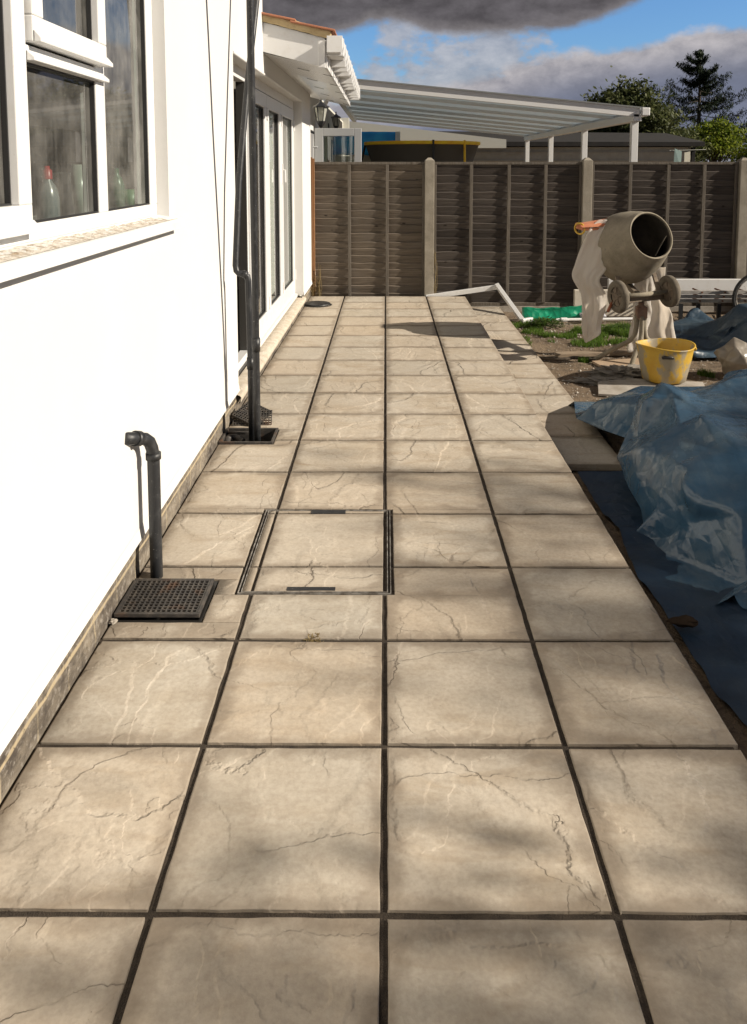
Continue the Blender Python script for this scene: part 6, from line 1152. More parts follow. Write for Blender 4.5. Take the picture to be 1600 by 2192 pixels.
-3,10,6,-2,-2,-3,-1,-4,-2,2,0,-1,-8,6,0,3,1,-1,1,-1,1,-1,0,1,-1,1,1,1,0,-1,0,-1,-1,1,1,-1,-1,2,2,-2,2,1,-3,13,-3,-6,-2,0,-5,-4,-1,-2,4,9,8,0,-1,-2,-3,-5,-1,5,6,-1,-2,-3,-2,3,5,-3,
7,4,-4,-11,2,2,2,-1,-1,0,0,1,-3,2,3,0,0,-1,0,1,-1,0,-2,1,1,3,0,0,-2,0,0,0,-3,2,1,0,0,-1,1,1,1,1,1,15,-2,-5,-9,-6,-3,-2,2,5,9,9,0,0,1,-1,-2,0,0,-1,0,-5,1,1,1,2,0,3,-2,-3,-12,5,1,0,
3,3,1,-2,0,2,1,1,4,0,-2,-3,0,0,0,0,1,1,1,0,1,-1,-1,-3,1,-1,0,-1,-3,3,0,0,0,3,-1,2,0,14,-1,-2,-9,-11,-2,8,4,9,3,-1,-1,2,1,-2,1,-1,0,-1,-4,-3,5,0,1,0,0,1,-4,-11,5,2,0,-3,0,10,0,-2,2,
3,2,0,1,-1,0,-3,0,-2,1,1,0,1,1,0,0,-4,-1,-1,1,1,-1,0,0,-4,3,0,0,-2,6,-1,1,10,-2,2,2,1,1,-4,1,-1,0,-1,-1,2,-1,3,1,-1,0,-1,-3,3,-1,0,1,0,1,-2,-3,1,0,-1,-3,2,6,0,0,-1,-2,4,3,1,0,-1,
-3,-1,-2,1,1,0,1,0,1,0,-5,-1,1,0,0,1,0,0,0,1,0,1,-2,3,-2,2,-1,6,2,2,0,1,-1,0,0,0,-2,-3,4,1,0,-1,3,0,-1,-1,0,1,0,1,2,-1,0,-1,0,-1,1,1,-3,3,0,0,-1,0,0,2,2,2,-1,-2,-5,2,-3,4,0,-1,1,0,
0,-4,-1,2,0,0,-1,1,1,-1,1,1,0,-2,3,2,-1,0,-1,7,2,-1,1,-1,0,0,-1,0,-1,1,0,-1,2,2,1,0,0,0,0,-1,1,1,2,-1,-3,3,-4,4,0,0,2,-1,-1,0,0,-1,1,1,3,0,-1,-5,2,-4,4,0,0,0,1,-1,-2,-1,1,1,-2,-3,
2,3,-1,1,0,0,0,3,1,0,0,-1,1,7,1,-1,0,0,0,0,1,0,-1,3,0,1,0,3,-2,0,-1,0,-1,-1,3,3,-3,1,-1,-2,4,-2,4,0,-2,1,-2,-1,1,-3,1,3,1,-1,-2,1,-1,2,0,0,0,-1,-4,2,-3,1,-2,-1,0,6,0,1,0,-1,1,1,1,
1,1,0,0,-1,-1,6,-1,1,0,1,2,0,0,0,3,2,2,0,2,-2,-3,0,-1,-2,-2,2,3,0,-1,-7,-1,7,0,3,1,-2,1,-1,-2,-3,2,-5,4,4,-1,0,1,0,1,0,0,0,0,0,-4,-5,6,-1,2,0,3,0,0,-2,1,-1,1,1,1,0,1,-1,-1,0,-1,
-46,1,-1,0,0,0,0,0,0,0,10,-7,-2,5,-1,1,-2,-4,0,1,1,-1,1,0,-1,-1,1,12,15,15,9,5,7,8,10,9,10,4,1,-2,-5,-8,-9,-8,-5,-2,-2,0,-1,-2,-3,-3,-6,-5,-6,-7,-5,-4,-3,-6,-10,-1,-1,1,-3,1,2,-2,
-1,0,0,0,1,3,2,0,-4,-2,0,1,-2,-2,5,-8,2,-2,2,5,-1,0,-1,2,-1,0,0,0,5,2,0,-2,1,1,1,1,0,-2,-8,-7,1,4,2,4,2,4,3,0,1,-2,-1,-1,-1,0,0,-2,-1,0,0,0,0,-2,5,-4,-5,-1,5,-2,-4,4,2,-3,0,3,7,3,
0,-2,-2,-4,-5,1,-3,2,-2,5,-2,3,-4,-1,1,0,-1,0,1,-2,2,3,6,0,-1,-1,-1,1,1,1,-3,-2,-5,3,0,-4,8,0,1,2,0,1,0,1,-2,-2,1,-5,3,1,-1,0,0,-1,-2,3,-1,-1,0,-2,-2,-2,3,-1,-3,5,2,8,2,-1,-1,-1,
-2,-2,0,-6,-1,2,0,-3,2,3,2,-2,-1,-1,1,-1,-1,2,4,7,-1,0,-2,-2,-1,2,0,-1,2,-8,4,2,-5,3,-5,5,3,1,1,-1,3,-6,0,1,-3,3,0,-3,-1,0,2,0,0,-1,1,0,-1,-4,-3,4,-1,-2,5,-5,3,0,1,-1,-2,-3,3,0,4,
-1,-7,3,-1,1,0,-3,9,0,-1,-1,0,1,2,5,1,1,-1,-3,-2,-1,0,0,-1,-2,-4,4,1,-3,1,1,0,0,2,1,0,2,-4,2,-2,1,-2,4,-4,-2,1,4,-3,0,0,2,-1,-1,1,0,-1,-2,0,3,-3,-2,-1,0,-1,-2,-3,0,-1,3,-1,6,4,-2,
-1,-1,1,1,0,4,2,-1,2,2,2,0,3,-1,0,-4,-2,-2,0,-1,0,-2,-1,-1,1,1,3,-3,1,-1,3,0,1,1,-1,-3,1,-2,2,-1,-5,3,4,-3,1,0,2,-2,0,0,2,1,0,0,1,1,-6,-4,-2,-3,-3,-2,0,-1,2,7,4,-2,-1,2,0,0,0,1,-2,
-3,2,7,3,1,2,1,0,-1,-1,0,-3,0,0,-1,-2,-1,-1,2,-2,3,0,2,-1,-1,-1,3,1,-2,-5,4,-2,0,4,-9,3,2,-1,2,0,2,-3,1,0,3,1,1,0,-1,-2,-10,-3,7,-2,-3,-5,-2,0,6,9,3,1,2,-2,-1,-3,0,-1,-2,-2,6,4,0,
1,1,1,1,0,0,-2,-1,1,-2,-2,-1,0,-1,0,-1,2,0,3,1,-3,2,-4,1,2,-5,2,1,0,3,-9,3,4,0,0,-1,2,-4,2,0,3,2,-1,0,0,-2,-10,-3,10,-1,0,-3,-2,0,4,2,1,-6,1,3,8,-1,-1,-2,1,1,2,1,0,0,-1,1,0,1,-1,0,
0,0,-3,0,1,0,-3,0,-1,2,1,1,0,0,-1,-1,2,-5,2,0,4,-4,5,-9,5,5,-2,-3,1,1,-4,2,0,2,1,0,0,0,-3,-7,0,3,-5,0,0,-3,2,1,3,3,-12,2,-4,3,5,7,-1,1,0,1,1,1,0,0,-1,-2,1,0,0,0,-1,-2,0,0,-1,0,1,
-1,1,3,3,2,0,-2,0,-5,-1,1,-4,3,-2,5,-7,5,4,-2,-2,-1,2,-1,-2,1,2,1,0,-1,-2,-3,-2,0,0,-4,2,3,0,1,-1,4,-1,-9,5,3,-3,-3,-1,9,3,0,0,0,-1,-2,1,2,2,-1,-1,-1,0,-1,-5,-4,0,3,4,0,0,1,0,0,0,
1,1,1,2,0,-3,-1,-1,0,6,-7,4,2,-1,-5,-1,4,0,-1,1,1,2,0,-2,-4,-1,-1,-1,-1,-1,0,1,7,2,-1,-1,-2,-3,8,2,-1,-3,2,2,-4,6,1,0,0,0,0,-5,-3,3,4,-2,0,-3,-6,1,6,6,3,-2,-3,-1,-2,-2,-1,0,0,-2,
-2,1,3,3,0,0,3,-8,8,0,2,-4,-2,2,1,1,-1,3,1,-2,-3,-3,0,0,0,0,1,0,-1,-1,-2,-2,2,0,-2,2,1,-1,-4,11,0,0,1,-2,1,0,-2,0,0,3,-4,-3,4,1,-1,-1,2,3,3,0,-6,-3,0,0,1,-1,-2,0,-3,-6,1,2,3,4,2,0,
0,0,-4,6,-1,-2,0,4,1,-2,1,1,0,-4,-2,0,1,0,-1,1,-1,0,2,-3,-1,0,-2,3,0,0,-5,1,6,3,5,-2,-1,0,0,-2,0,1,-1,0,2,-1,-4,3,-1,1,2,1,-1,-2,2,-2,1,-6,-2,5,-1,-3,-2,4,1,1,1,0,0,-2,0,2,1,0,-3,
-1,5,1,-1,-2,1,-1,-4,0,1,1,-1,1,0,-1,1,1,-2,0,-3,0,1,-2,5,-3,5,2,1,0,1,1,-1,0,-2,-1,0,-4,0,0,4,1,0,-4,1,0,1,1,-1,-1,-7,2,-4,7,2,-3,2,-1,0,1,1,2,1,-1,-1,-2,-1,4,0,-2,-3,4,3,-1,-1,
-2,0,-2,-1,-1,0,0,1,-2,0,0,2,1,2,-5,-4,0,0,1,-2,5,-2,3,3,2,0,-1,1,1,0,-1,-2,0,0,1,1,0,-2,-1,-3,0,-1,2,-2,-4,5,-4,1,0,0,3,-1,0,1,2,1,-3,-5,1,5,0,-1,-1,5,-6,5,2,0,-2,-1,0,-4,-3,-1,
-1,-1,3,0,1,0,0,0,3,1,2,-3,2,-3,0,1,2,5,2,0,0,-2,0,-2,-3,4,3,0,0,1,0,-1,-1,-2,-3,0,0,0,-4,1,2,-4,2,3,0,3,-1,2,-3,-2,-2,1,0,1,0,-2,5,-1,0,-2,3,1,-1,-2,-2,3,1,-3,-3,-4,0,3,0,0,0,0,3,
1,0,1,-1,-5,-1,4,-3,3,1,3,-2,-1,1,0,-2,0,-2,3,2,3,1,-1,-1,-1,-2,0,1,-2,-2,2,-4,-1,0,0,2,2,4,2,3,-2,-6,-1,0,-3,2,2,-4,-2,3,2,0,-1,3,-2,0,2,3,-4,-1,-1,-1,-1,0,-1,-3,2,-1,3,0,2,-1,-1,
-1,0,1,-4,3,1,3,1,4,-2,0,-1,-1,-4,2,-3,5,1,1,0,1,0,1,1,-1,-3,-1,-3,4,-6,-1,4,4,6,1,2,-3,-3,-5,-2,-1,2,-4,2,3,1,-4,0,0,1,-1,1,4,-1,-2,0,-6,3,-1,1,-2,-2,0,-1,4,1,1,0,0,0,-1,-1,-2,2,
0,2,2,1,0,1,-2,0,-1,-3,0,3,0,2,1,2,0,0,0,-1,0,1,-2,-2,0,3,2,4,3,0,0,-3,-2,-4,-1,-3,-1,-2,4,-2,-1,-2,2,1,1,-1,-2,-2,0,1,-2,0,1,1,1,0,2,0,1,1,-2,-3,-1,-1,2,0,1,1,1,-1,0,1,1,2,1,-2,1,
-1,0,-2,2,1,0,2,0,-1,-3,-1,1,1,1,3,0,-1,-1,3,3,2,-3,0,0,-1,-2,-2,-1,-1,-1,0,-1,-2,3,1,-1,0,0,0,-1,2,-3,-4,2,3,-1,-3,2,1,1,2,-1,-3,0,1,0,1,-1,-1,0,1,-1,2,0,1,1,0,1,-1,0,0,-2,3,1,0,
0,0,0,-1,-1,-3,-3,-1,1,1,4,3,0,2,2,-5,-2,2,0,-1,-1,0,1,-1,1,-1,-1,2,-2,1,0,-1,0,-1,0,1,1,0,-1,-4,0,-1,0,3,1,-1,-1,1,0,1,2,-2,-2,0,0,1,0,-1,3,1,0,0,-2,4,-4,2,2,2,-2,0,1,-2,0,0,-2,1,
0,0,1,1,-2,-1,2,1,0,-6,3,-1,-2,-1,-1,1,4,0,0,1,-1,0,1,-1,-1,0,-1,-1,1,0,-4,1,1,-3,0,0,2,1,1,1,2,-2,0,0,-2,1,-2,1,1,1,2,1,3,-3,2,-2,0,-2,3,-3,1,-1,7,-1,-2,-2,0,-2,1,0,0,0,0,-2,3,0,
1,-1,-1,-2,-3,-1,-4,-4,-1,1,5,8,2,-2,0,1,-1,0,2,-1,-2,0,-1,0,0,0,-4,0,0,2,2,1,2,0,-1,3,-1,-1,-1,-2,0,-1,0,2,-2,5,2,0,-1,1,0,3,-1,-3,-4,6,0,-1,-2,0,-1,0,0,-2,-3,-1,-2,2,-2,4,4,1,-1,
-2,-4,-3,-5,-1,2,4,6,2,-2,2,0,-2,2,0,-3,1,0,0,1,-1,0,-2,0,0,1,4,3,2,-2,-2,1,-2,0,-1,-2,-1,1,2,-3,2,0,0,1,4,-1,0,1,1,-2,2,2,-3,-2,0,0,-1,0,0,0,-1,0,-3,-1,-2,3,2,1,4,-6,2,-1,-9,1,4,
3,3,-1,-1,1,-1,0,-1,-2,-2,1,1,0,1,1,0,-1,0,0,3,5,2,-2,-2,-3,2,-1,0,-1,-1,2,1,0,1,-3,-1,0,4,3,0,-1,-1,-1,-1,0,0,0,1,-1,0,-1,0,0,1,1,1,-1,-1,0,0,1,0,0,-1,-3,2,-1,0,3,0,0,-2,-1,-2,-1,
0,0,1,-1,0,0,-1,0,1,-1,1,2,2,2,0,-2,-3,-1,-2,3,1,1,2,1,0,0,-1,-1,-1,2,0,6,0,0,0,-1,-1,1,-2,-1,0,0,-1,1,0,1,0,-1,-1,-1,6,2,0,-1,0,1,-1,-1,-5,0,0,0,1,0,-1,-2,-1,-1,1,0,0,0,-1,0,1,-1,
-1,1,1,-1,1,0,0,-2,0,0,0,2,4,1,-1,0,-1,-3,3,0,1,-1,-5,1,2,3,2,-1,-1,1,0,-1,-2,1,-1,0,1,0,3,-1,-1,0,0,-2,-3,7,4,-1,1,-4,0,0,-4,-1,1,-1,0,-2,-2,0,0,1,1,1,-1,0,0,-1,0,0,0,2,-2,0,-1,2,
-1,2,-1,2,3,1,-1,-1,0,-2,-2,-2,-5,2,3,1,0,4,-2,2,0,1,1,0,0,-4,1,0,0,0,0,3,1,-2,1,-2,0,1,-3,-2,7,4,-3,4,-3,-5,-3,1,-1,2,-1,-1,0,0,1,-1,0,-2,2,-1,-2,1,0,0,1,-3,1,0,-1,1,2,1,2,2,-1,0,
-1,-1,-1,1,-2,0,-2,-4,1,2,2,1,4,4,0,0,0,0,-3,2,1,-1,-2,-1,2,-1,3,3,-3,-3,0,0,2,-4,-3,5,6,-4,-1,-3,0,1,-1,1,1,0,-2,-1,1,0,-2,3,-2,1,-2,1,-2,0,-1,2,-3,1,1,0,1,2,3,0,2,-1,1,0,-2,-4,
-1,0,0,-1,-4,2,4,0,0,3,1,0,0,-1,1,0,-4,-2,1,1,2,1,-2,4,3,-1,-5,-2,1,1,-3,-3,0,1,-1,-4,2,0,3,2,2,1,0,0,-3,1,1,-2,0,1,-3,0,1,-2,-1,-2,1,2,1,-1,1,2,0,-1,-3,-1,-1,0,4,2,-1,-1,1,0,-1,
-1,-1,4,1,4,-1,1,0,0,1,-6,-1,1,1,0,2,0,-1,0,1,3,-1,1,-5,1,0,-1,-1,-3,-4,1,2,0,3,1,1,1,2,-1,1,-2,-1,-2,4,-3,-2,1,-1,-1,0,0,3,0,-2,0,3,-1,0,0,-1,3,0,-2,-4,0,2,0,0,1,0,1,1,1,1,3,0,0,
0,0,-8,1,2,-1,2,2,-1,2,-3,0,-1,-1,4,-2,4,-2,0,-2,-3,-2,2,2,-2,3,1,0,0,1,1,2,-3,-1,-1,3,1,-5,0,-1,1,0,1,1,-2,-3,0,6,-2,-2,-1,-2,4,-1,-1,2,-1,-1,0,1,0,0,1,0,2,-1,3,2,1,0,-3,-6,2,1,1,
1,1,-1,2,1,-4,-1,-2,0,2,4,-2,2,0,-1,-1,0,0,-1,3,2,-1,-1,-1,1,2,-2,-1,-1,3,3,-4,-3,0,-1,0,1,0,-2,-3,2,7,1,-5,-1,-3,-1,-1,3,3,-2,2,-4,-2,2,3,1,0,-1,0,2,-1,1,0,-1,-5,2,1,1,-4,4,3,-2,
0,0,3,-7,1,7,-3,-3,3,0,0,0,0,1,0,3,0,0,-1,-3,-1,1,2,-1,-3,3,4,0,-6,-1,-1,1,0,-1,-3,-1,2,7,2,-4,-4,-1,-1,0,-3,1,0,5,-6,-1,0,1,4,0,2,1,1,0,1,0,1,-2,-1,0,0,-1,7,-2,-3,2,1,-1,2,0,2,-3,
-2,2,-1,0,1,0,1,1,2,0,0,-3,-4,-3,1,3,3,0,-1,4,-1,-4,-3,1,3,0,-3,-2,-2,0,9,2,-5,-7,-1,2,-1,1,1,-4,4,-6,-2,0,1,7,0,0,0,6,-1,1,-3,0,0,-1,1,-1,1,-1,0,0,0,4,-1,-1,0,3,1,-5,1,0,1,0,-1,1,
0,1,1,-2,-4,-4,-3,2,4,3,2,1,0,2,-3,-4,0,1,5,-2,-4,-2,-1,8,-2,-2,-5,-3,5,-3,2,0,3,1,-8,-2,-2,3,6,2,-2,-1,1,1,6,-4,-2,-1,0,-2,1,1,0,-1,1,3,2,1,-3,0,1,1,-2,-2,0,2,0,0,0,0,0,-1,-4,-4,
-3,-1,4,3,2,2,2,2,-2,-1,-1,-3,0,5,2,-6,0,0,0,-5,4,-3,-3,1,0,0,1,3,-1,0,-2,-4,6,6,2,-5,-3,2,1,1,-1,4,-2,-1,0,-1,0,1,2,7,0,2,-1,-2,-4,-2,3,-1,-2,0,2,1,0,-1,-1,-1,-2,-3,-3,-1,0,3,3,2,
1,1,0,2,-1,-2,-4,-1,5,2,-5,0,-1,1,0,-2,-1,-3,-1,2,1,0,2,-1,2,-4,0,2,7,1,-3,-5,0,2,2,1,-3,0,3,-1,0,6,-4,0,0,3,3,1,1,-1,-3,-3,1,1,-3,1,2,-1,0,0,-1,0,-1,-2,-2,-2,4,4,2,1,0,0,1,-3,0,
-4,-3,3,3,-4,1,-3,1,1,0,-1,-5,-3,2,2,-3,6,-2,1,2,-3,-3,5,4,-3,-2,-1,2,0,5,-4,4,2,1,2,0,-1,5,0,3,1,1,-1,-2,-2,-1,-1,0,-2,-1,3,0,0,-2,-1,0,1,3,-1,0,2,2,0,0,2,0,-2,-9,1,2,-4,2,3,-5,1,
-2,1,1,0,1,-2,-3,-2,1,-1,5,-3,1,1,0,0,-2,-2,2,0,-1,0,0,5,-2,2,-1,-2,-1,2,0,0,4,0,1,0,0,0,-2,0,2,-1,-1,-4,1,1,-1,-2,-1,0,1,1,2,4,0,1,0,3,0,1,-1,-11,-2,0,4,-1,0,-3,1,-1,-1,3,0,-1,0,
2,-6,1,-1,1,-1,1,2,1,-1,-1,1,-1,-4,0,0,0,7,1,0,0,-1,0,0,4,-1,0,0,2,0,0,-1,-2,-3,-1,3,8,-6,-3,0,0,-1,0,1,2,-1,0,0,3,4,1,1,0,1,-6,-9,0,0,2,4,-2,-1,0,-1,0,2,1,0,0,-1,-2,1,-2,1,-2,3,0,
-1,1,-5,3,1,1,-5,-1,4,10,3,1,-3,-4,-3,-1,0,6,-2,-1,0,1,0,-2,-3,0,4,2,2,-3,-7,1,1,-2,3,4,2,1,0,-5,0,-1,6,2,0,-3,-7,-4,0,2,0,0,3,1,-2,0,0,0,1,-1,0,-1,0,0,1,0,-2,0,0,0,-1,-2,2,0,1,1,
0,7,5,-1,-4,-3,4,3,0,-5,-3,6,-1,-3,0,1,-1,-1,0,-2,1,1,-3,-8,5,3,-1,3,-4,2,3,1,1,3,-6,0,-2,1,-2,-3,1,1,1,-1,3,-1,0,4,-2,-1,0,-1,-2,-2,0,1,1,1,0,4,2,2,-2,-1,1,-4,-5,-1,3,4,3,-6,-6,0,
0,3,0,2,5,6,1,1,0,1,0,-1,0,-1,0,1,-1,-5,-9,0,1,6,5,0,2,-5,1,-1,1,2,4,-2,-2,-1,-1,0,0,0,1,3,-4,1,0,4,0,-2,-2,-2,-1,0,-1,0,1,2,-1,-1,2,1,-2,0,-3,-2,0,3,3,-2,-3,0,0,1,3,-1,0,-1,1,2,3,
2,-1,1,-1,0,-1,0,-1,-1,-5,-9,1,2,2,1,4,0,5,-2,-3,-1,1,0,2,1,0,0,1,2,2,0,0,-7,2,1,-1,2,2,-2,-1,0,-1,-1,0,0,0,-2,2,-1,-2,-1,-1,-2,0,1,2,1,2,4,1,-3,1,4,4,-5,-2,-2,-2,-1,2,2,-1,-1,1,
-2,0,0,0,-5,-8,1,1,1,3,1,-1,4,0,4,-3,1,-1,1,0,0,1,-1,-1,-1,2,1,-6,4,2,-3,1,0,3,-1,-1,0,-1,0,0,0,-1,-2,0,1,-1,-2,0,0,0,2,1,-1,0,2,2,7,-2,-4,-2,6,-5,2,0,-1,-3,0,1,0,-2,0,-1,-1,0,-1,
0,4,1,-6,-2,0,1,1,0,2,2,0,1,0,-1,1,-3,1,0,-1,1,-4,2,2,-3,2,0,0,3,-1,-3,-3,1,2,2,0,-1,0,-3,0,0,2,1,1,5,4,2,-2,-9,-4,4,0,8,-5,-5,3,1,1,1,-2,1,-1,-1,-2,1,-1,0,0,1,-2,6,3,1,-4,-6,3,-2,
0,1,0,0,-1,-1,-2,-1,2,5,-2,1,-1,-2,0,5,-3,0,2,0,-2,2,0,0,-2,-3,1,1,0,-1,-1,0,0,1,-3,-1,4,3,8,2,-1,-2,-9,0,2,0,8,-2,-6,4,1,-4,1,2,-4,-1,1,-3,1,1,2,-2,6,-2,0,-1,1,2,-4,3,3,-4,-2,-1,
-2,-1,0,2,1,1,2,-1,0,-3,3,-2,2,3,-3,-3,-4,-1,7,0,2,0,-3,-2,0,1,0,1,-1,-2,1,-1,4,6,0,-2,0,0,-2,-4,2,-1,2,4,1,-1,-5,3,3,-6,-5,0,-4,1,2,1,1,-1,5,-1,-1,1,3,-1,4,2,-10,-1,-2,1,3,-3,1,0,
2,-1,2,-1,1,0,-1,0,2,-6,-4,0,3,-1,4,2,0,3,0,-1,-1,0,1,-1,-3,-1,-2,11,2,-3,-6,-1,0,1,5,-1,-3,0,-5,0,1,6,5,-1,-5,1,-2,-2,0,-1,0,1,0,0,-2,4,-1,2,2,8,-4,-12,4,-1,-3,1,2,2,2,0,-1,1,-2,
1,1,-2,1,1,-7,-2,-1,3,-1,2,0,3,1,-1,3,1,0,0,1,-1,-1,-2,-3,-5,0,-1,0,0,0,4,7,-2,3,-2,2,2,-1,-4,-3,3,5,-3,-1,-4,2,0,-1,0,-1,1,-1,1,1,0,9,-4,-10,7,0,-3,-2,0,1,3,1,1,-2,-2,1,3,-3,1,1,
-5,-2,1,7,-4,5,-6,0,0,3,1,-3,-1,0,1,1,3,1,-2,0,-7,-3,-2,-1,1,3,2,1,7,2,-2,-1,-2,4,4,1,-5,-6,8,-1,1,1,0,-3,-1,0,-1,-1,2,1,4,-3,-9,7,4,-2,-4,0,0,-1,2,-2,-1,0,2,4,0,-2,3,-4,-3,1,2,-3,
4,-3,0,-2,2,1,3,2,-1,-2,-1,0,-1,2,3,1,-1,-7,-6,-3,1,4,9,2,0,0,1,-1,0,-3,-2,3,8,0,-7,0,2,1,-1,0,-3,-3,-1,1,2,3,-2,-5,4,5,-3,-4,1,-1,1,-1,-2,0,0,1,4,3,-4,0,-1,-4,0,1,3,0,-4,-4,2,1,
-1,2,2,1,3,1,-1,-2,-1,-2,2,3,2,1,-1,-2,-1,2,1,2,-4,1,2,-2,0,1,-2,-1,-2,7,-4,1,3,-7,0,0,1,-2,1,-2,1,3,0,-3,6,-1,-6,-2,0,6,0,-4,-2,-1,1,6,2,-6,0,5,-6,-1,2,1,-2,-3,-1,1,0,-5,2,2,2,2,
0,5,1,-1,-2,-1,-1,2,3,1,1,-1,-1,-1,0,-2,8,-8,1,3,0,-1,3,0,-1,-1,3,1,-5,2,0,1,-1,0,-2,-1,1,0,2,3,-2,-6,-2,0,6,2,-7,-2,1,2,6,0,-3,-1,2,-2,-2,0,0,0,-1,-2,-1,-2,-4,2,1,1,3,2,1,-2,2,2,
1,1,-1,-1,2,1,3,1,0,-2,-1,2,-5,4,0,2,-2,-1,-3,-2,-1,-1,12,0,-1,1,0,-1,-2,-2,-2,1,1,1,0,1,-5,-1,-1,7,0,-9,0,1,1,5,1,-1,-2,1,-2,-1,0,2,0,-1,-4,1,-3,-4,2,2,2,0,0,2,1,2,-3,-1,1,1,4,2,
-1,3,-1,5,0,1,-3,0,-2,0,0,1,2,-2,0,1,2,-4,0,3,-3,-1,-1,-3,0,2,3,-5,0,0,-1,1,-1,-1,6,-5,-8,1,0,2,3,1,-1,-1,0,-1,2,-2,1,1,0,-2,-2,-4,-1,4,1,2,0,-1,0,2,0,-1,3,-1,2,6,2,-2,-4,1,2,-1,8,
1,-2,-2,3,1,-1,-7,0,3,-1,3,-6,1,0,-2,1,-1,-2,0,0,1,-3,3,-1,-2,-1,0,2,1,-6,-4,0,0,1,1,2,0,-1,-1,0,2,-2,0,2,1,0,-2,-1,0,2,1,2,-1,-1,0,-1,1,1,-1,1,5,5,-1,-2,0,-1,-2,3,0,-4,3,3,0,-1,
-3,0,5,-4,3,2,-7,3,3,-1,0,0,-4,-2,2,-1,0,0,4,-3,-3,-1,1,0,-5,-2,0,1,2,-1,1,0,-1,0,0,1,-2,-1,2,2,0,0,-1,-1,1,2,0,-1,0,0,0,1,0,2,-1,1,2,1,0,2,0,0,-2,2,1,-1,-3,-1,0,0,2,1,-1,7,-3,-2,
1,2,-1,1,0,0,0,-2,-4,1,-3,2,-1,1,0,-2,-2,0,0,0,0,1,-2,1,2,0,-1,0,0,-4,-1,1,2,0,0,0,1,1,0,-1,-1,0,-1,-1,1,0,1,4,1,-3,-1,0,2,1,2,4,0,-1,1,2,2,1,2,4,1,-1,-5,-6,-1,4,2,-1,0,-11,0,0,1,
-2,-3,-3,2,1,-2,-2,0,-1,0,-1,0,0,0,0,1,3,0,0,0,-2,-4,-1,0,2,0,0,0,-1,1,1,1,0,-2,-1,-3,0,2,0,1,4,4,-1,-4,-2,0,1,1,1,3,2,0,1,5,4,1,-3,-3,1,2,-2,-4,-1,2,0,-4,3,1,-1,0,-1,-2,-3,-2,-2,
0,2,-2,0,0,1,-1,0,2,0,2,2,2,0,-3,-4,-1,-1,1,-1,0,0,-2,1,1,1,1,-1,-2,-2,1,0,-1,3,0,1,6,2,-2,-3,-4,-1,3,4,3,-3,3,0,-4,3,1,0,1,-2,0,3,4,-6,-1,0,2,4,0,0,-1,0,1,-1,-2,1,-1,-6,0,-1,0,0,
3,0,0,3,1,4,-1,-5,-3,-1,-1,0,0,-1,0,-2,0,0,2,2,1,3,-1,0,4,-5,-2,-2,4,-3,5,3,2,-2,0,0,3,1,-1,0,-4,2,-2,-3,0,-1,-1,0,2,2,2,3,-2,0,5,-4,-5,3,1,0,1,0,0,-2,-5,-1,-2,1,-1,0,2,4,-1,1,6,
-3,-5,-2,1,-3,0,-1,-2,1,-2,-1,2,2,1,1,3,2,1,3,-5,6,3,-7,-3,0,0,2,4,2,-1,0,-1,-1,2,-2,4,-5,2,-4,-1,5,0,-2,3,-2,-1,3,0,-2,-2,2,-8,-1,3,7,-1,1,-3,-5,-1,0,-1,-1,0,0,0,1,3,4,-2,-5,-1,3,
-4,1,-2,-1,0,-1,-2,4,7,3,-2,-1,-1,1,6,-5,-2,9,2,2,-10,0,-3,5,-1,3,0,-1,-2,6,-5,1,-2,3,-2,1,-1,1,3,-1,-4,6,-4,-1,3,-1,-2,0,-9,-1,1,1,3,-1,0,-1,0,-2,-1,0,0,0,2,2,3,-4,-4,1,7,-7,0,-1,
-1,0,-1,-1,4,7,3,2,-1,-3,-2,-1,5,0,-1,4,0,-5,1,-2,-1,3,-2,2,4,-2,-1,-2,1,2,-2,0,3,-2,-1,-1,1,1,3,-5,6,-4,-2,4,-2,-1,-7,3,-6,0,4,4,-2,3,1,-5,-2,1,-1,0,2,-4,-1,0,2,5,-3,-3,-1,-1,1,1,
-2,8,2,2,-1,0,0,-2,-3,0,2,4,-1,-6,-1,3,2,-2,2,-1,3,-3,4,1,-1,-4,2,0,1,3,-4,2,0,-3,0,4,-4,2,-1,2,0,0,1,-2,2,-4,3,-8,-1,1,7,-2,-7,2,4,1,5,-3,-1,4,-5,0,-1,1,-4,-1,1,1,0,0,3,0,2,-2,0,
0,-1,-1,0,0,-1,5,0,-5,2,3,0,0,0,0,-3,0,0,4,0,0,0,-2,1,3,0,-4,0,1,-1,-1,4,-1,-1,0,2,-5,5,-2,0,-1,-5,1,-4,3,-5,-3,8,6,1,7,-9,2,-3,2,0,0,0,-2,-5,5,2,-1,-1,0,3,-5,-1,1,0,-1,-1,0,6,-2,
-4,4,4,-2,-2,5,-2,-1,0,-3,-1,1,1,4,-2,-1,0,1,6,-3,2,-4,0,-2,1,0,-2,2,-3,4,-3,4,-2,0,-4,0,6,-3,0,-2,-3,5,1,1,5,-11,8,-2,-3,2,0,0,4,-6,1,1,1,-2,2,-1,2,-2,-4,-1,-1,-5,4,9,-2,-1,-1,-4,
6,2,-2,-3,3,2,0,-7,1,3,0,1,0,0,2,5,2,-1,-2,-4,-3,0,1,0,-1,1,2,-1,-3,1,0,1,-6,2,2,1,1,-3,2,1,0,4,-9,2,2,0,3,-1,0,0,-4,1,2,5,-5,0,3,-3,0,-1,-1,-3,-1,6,0,-2,-2,2,1,0,-1,1,0,0,2,4,-9,
-1,5,-1,-1,3,-1,1,5,2,-3,-1,-1,1,-4,0,0,-1,2,-3,6,-7,4,-1,-2,2,-3,4,-5,4,-1,-2,3,0,3,-5,0,4,-7,4,2,-3,2,-1,0,0,6,-7,-1,7,-6,7,-9,3,4,-1,0,-2,-3,-4,5,1,3,-4,4,-3,1,1,4,-8,-3,5,2,-1,
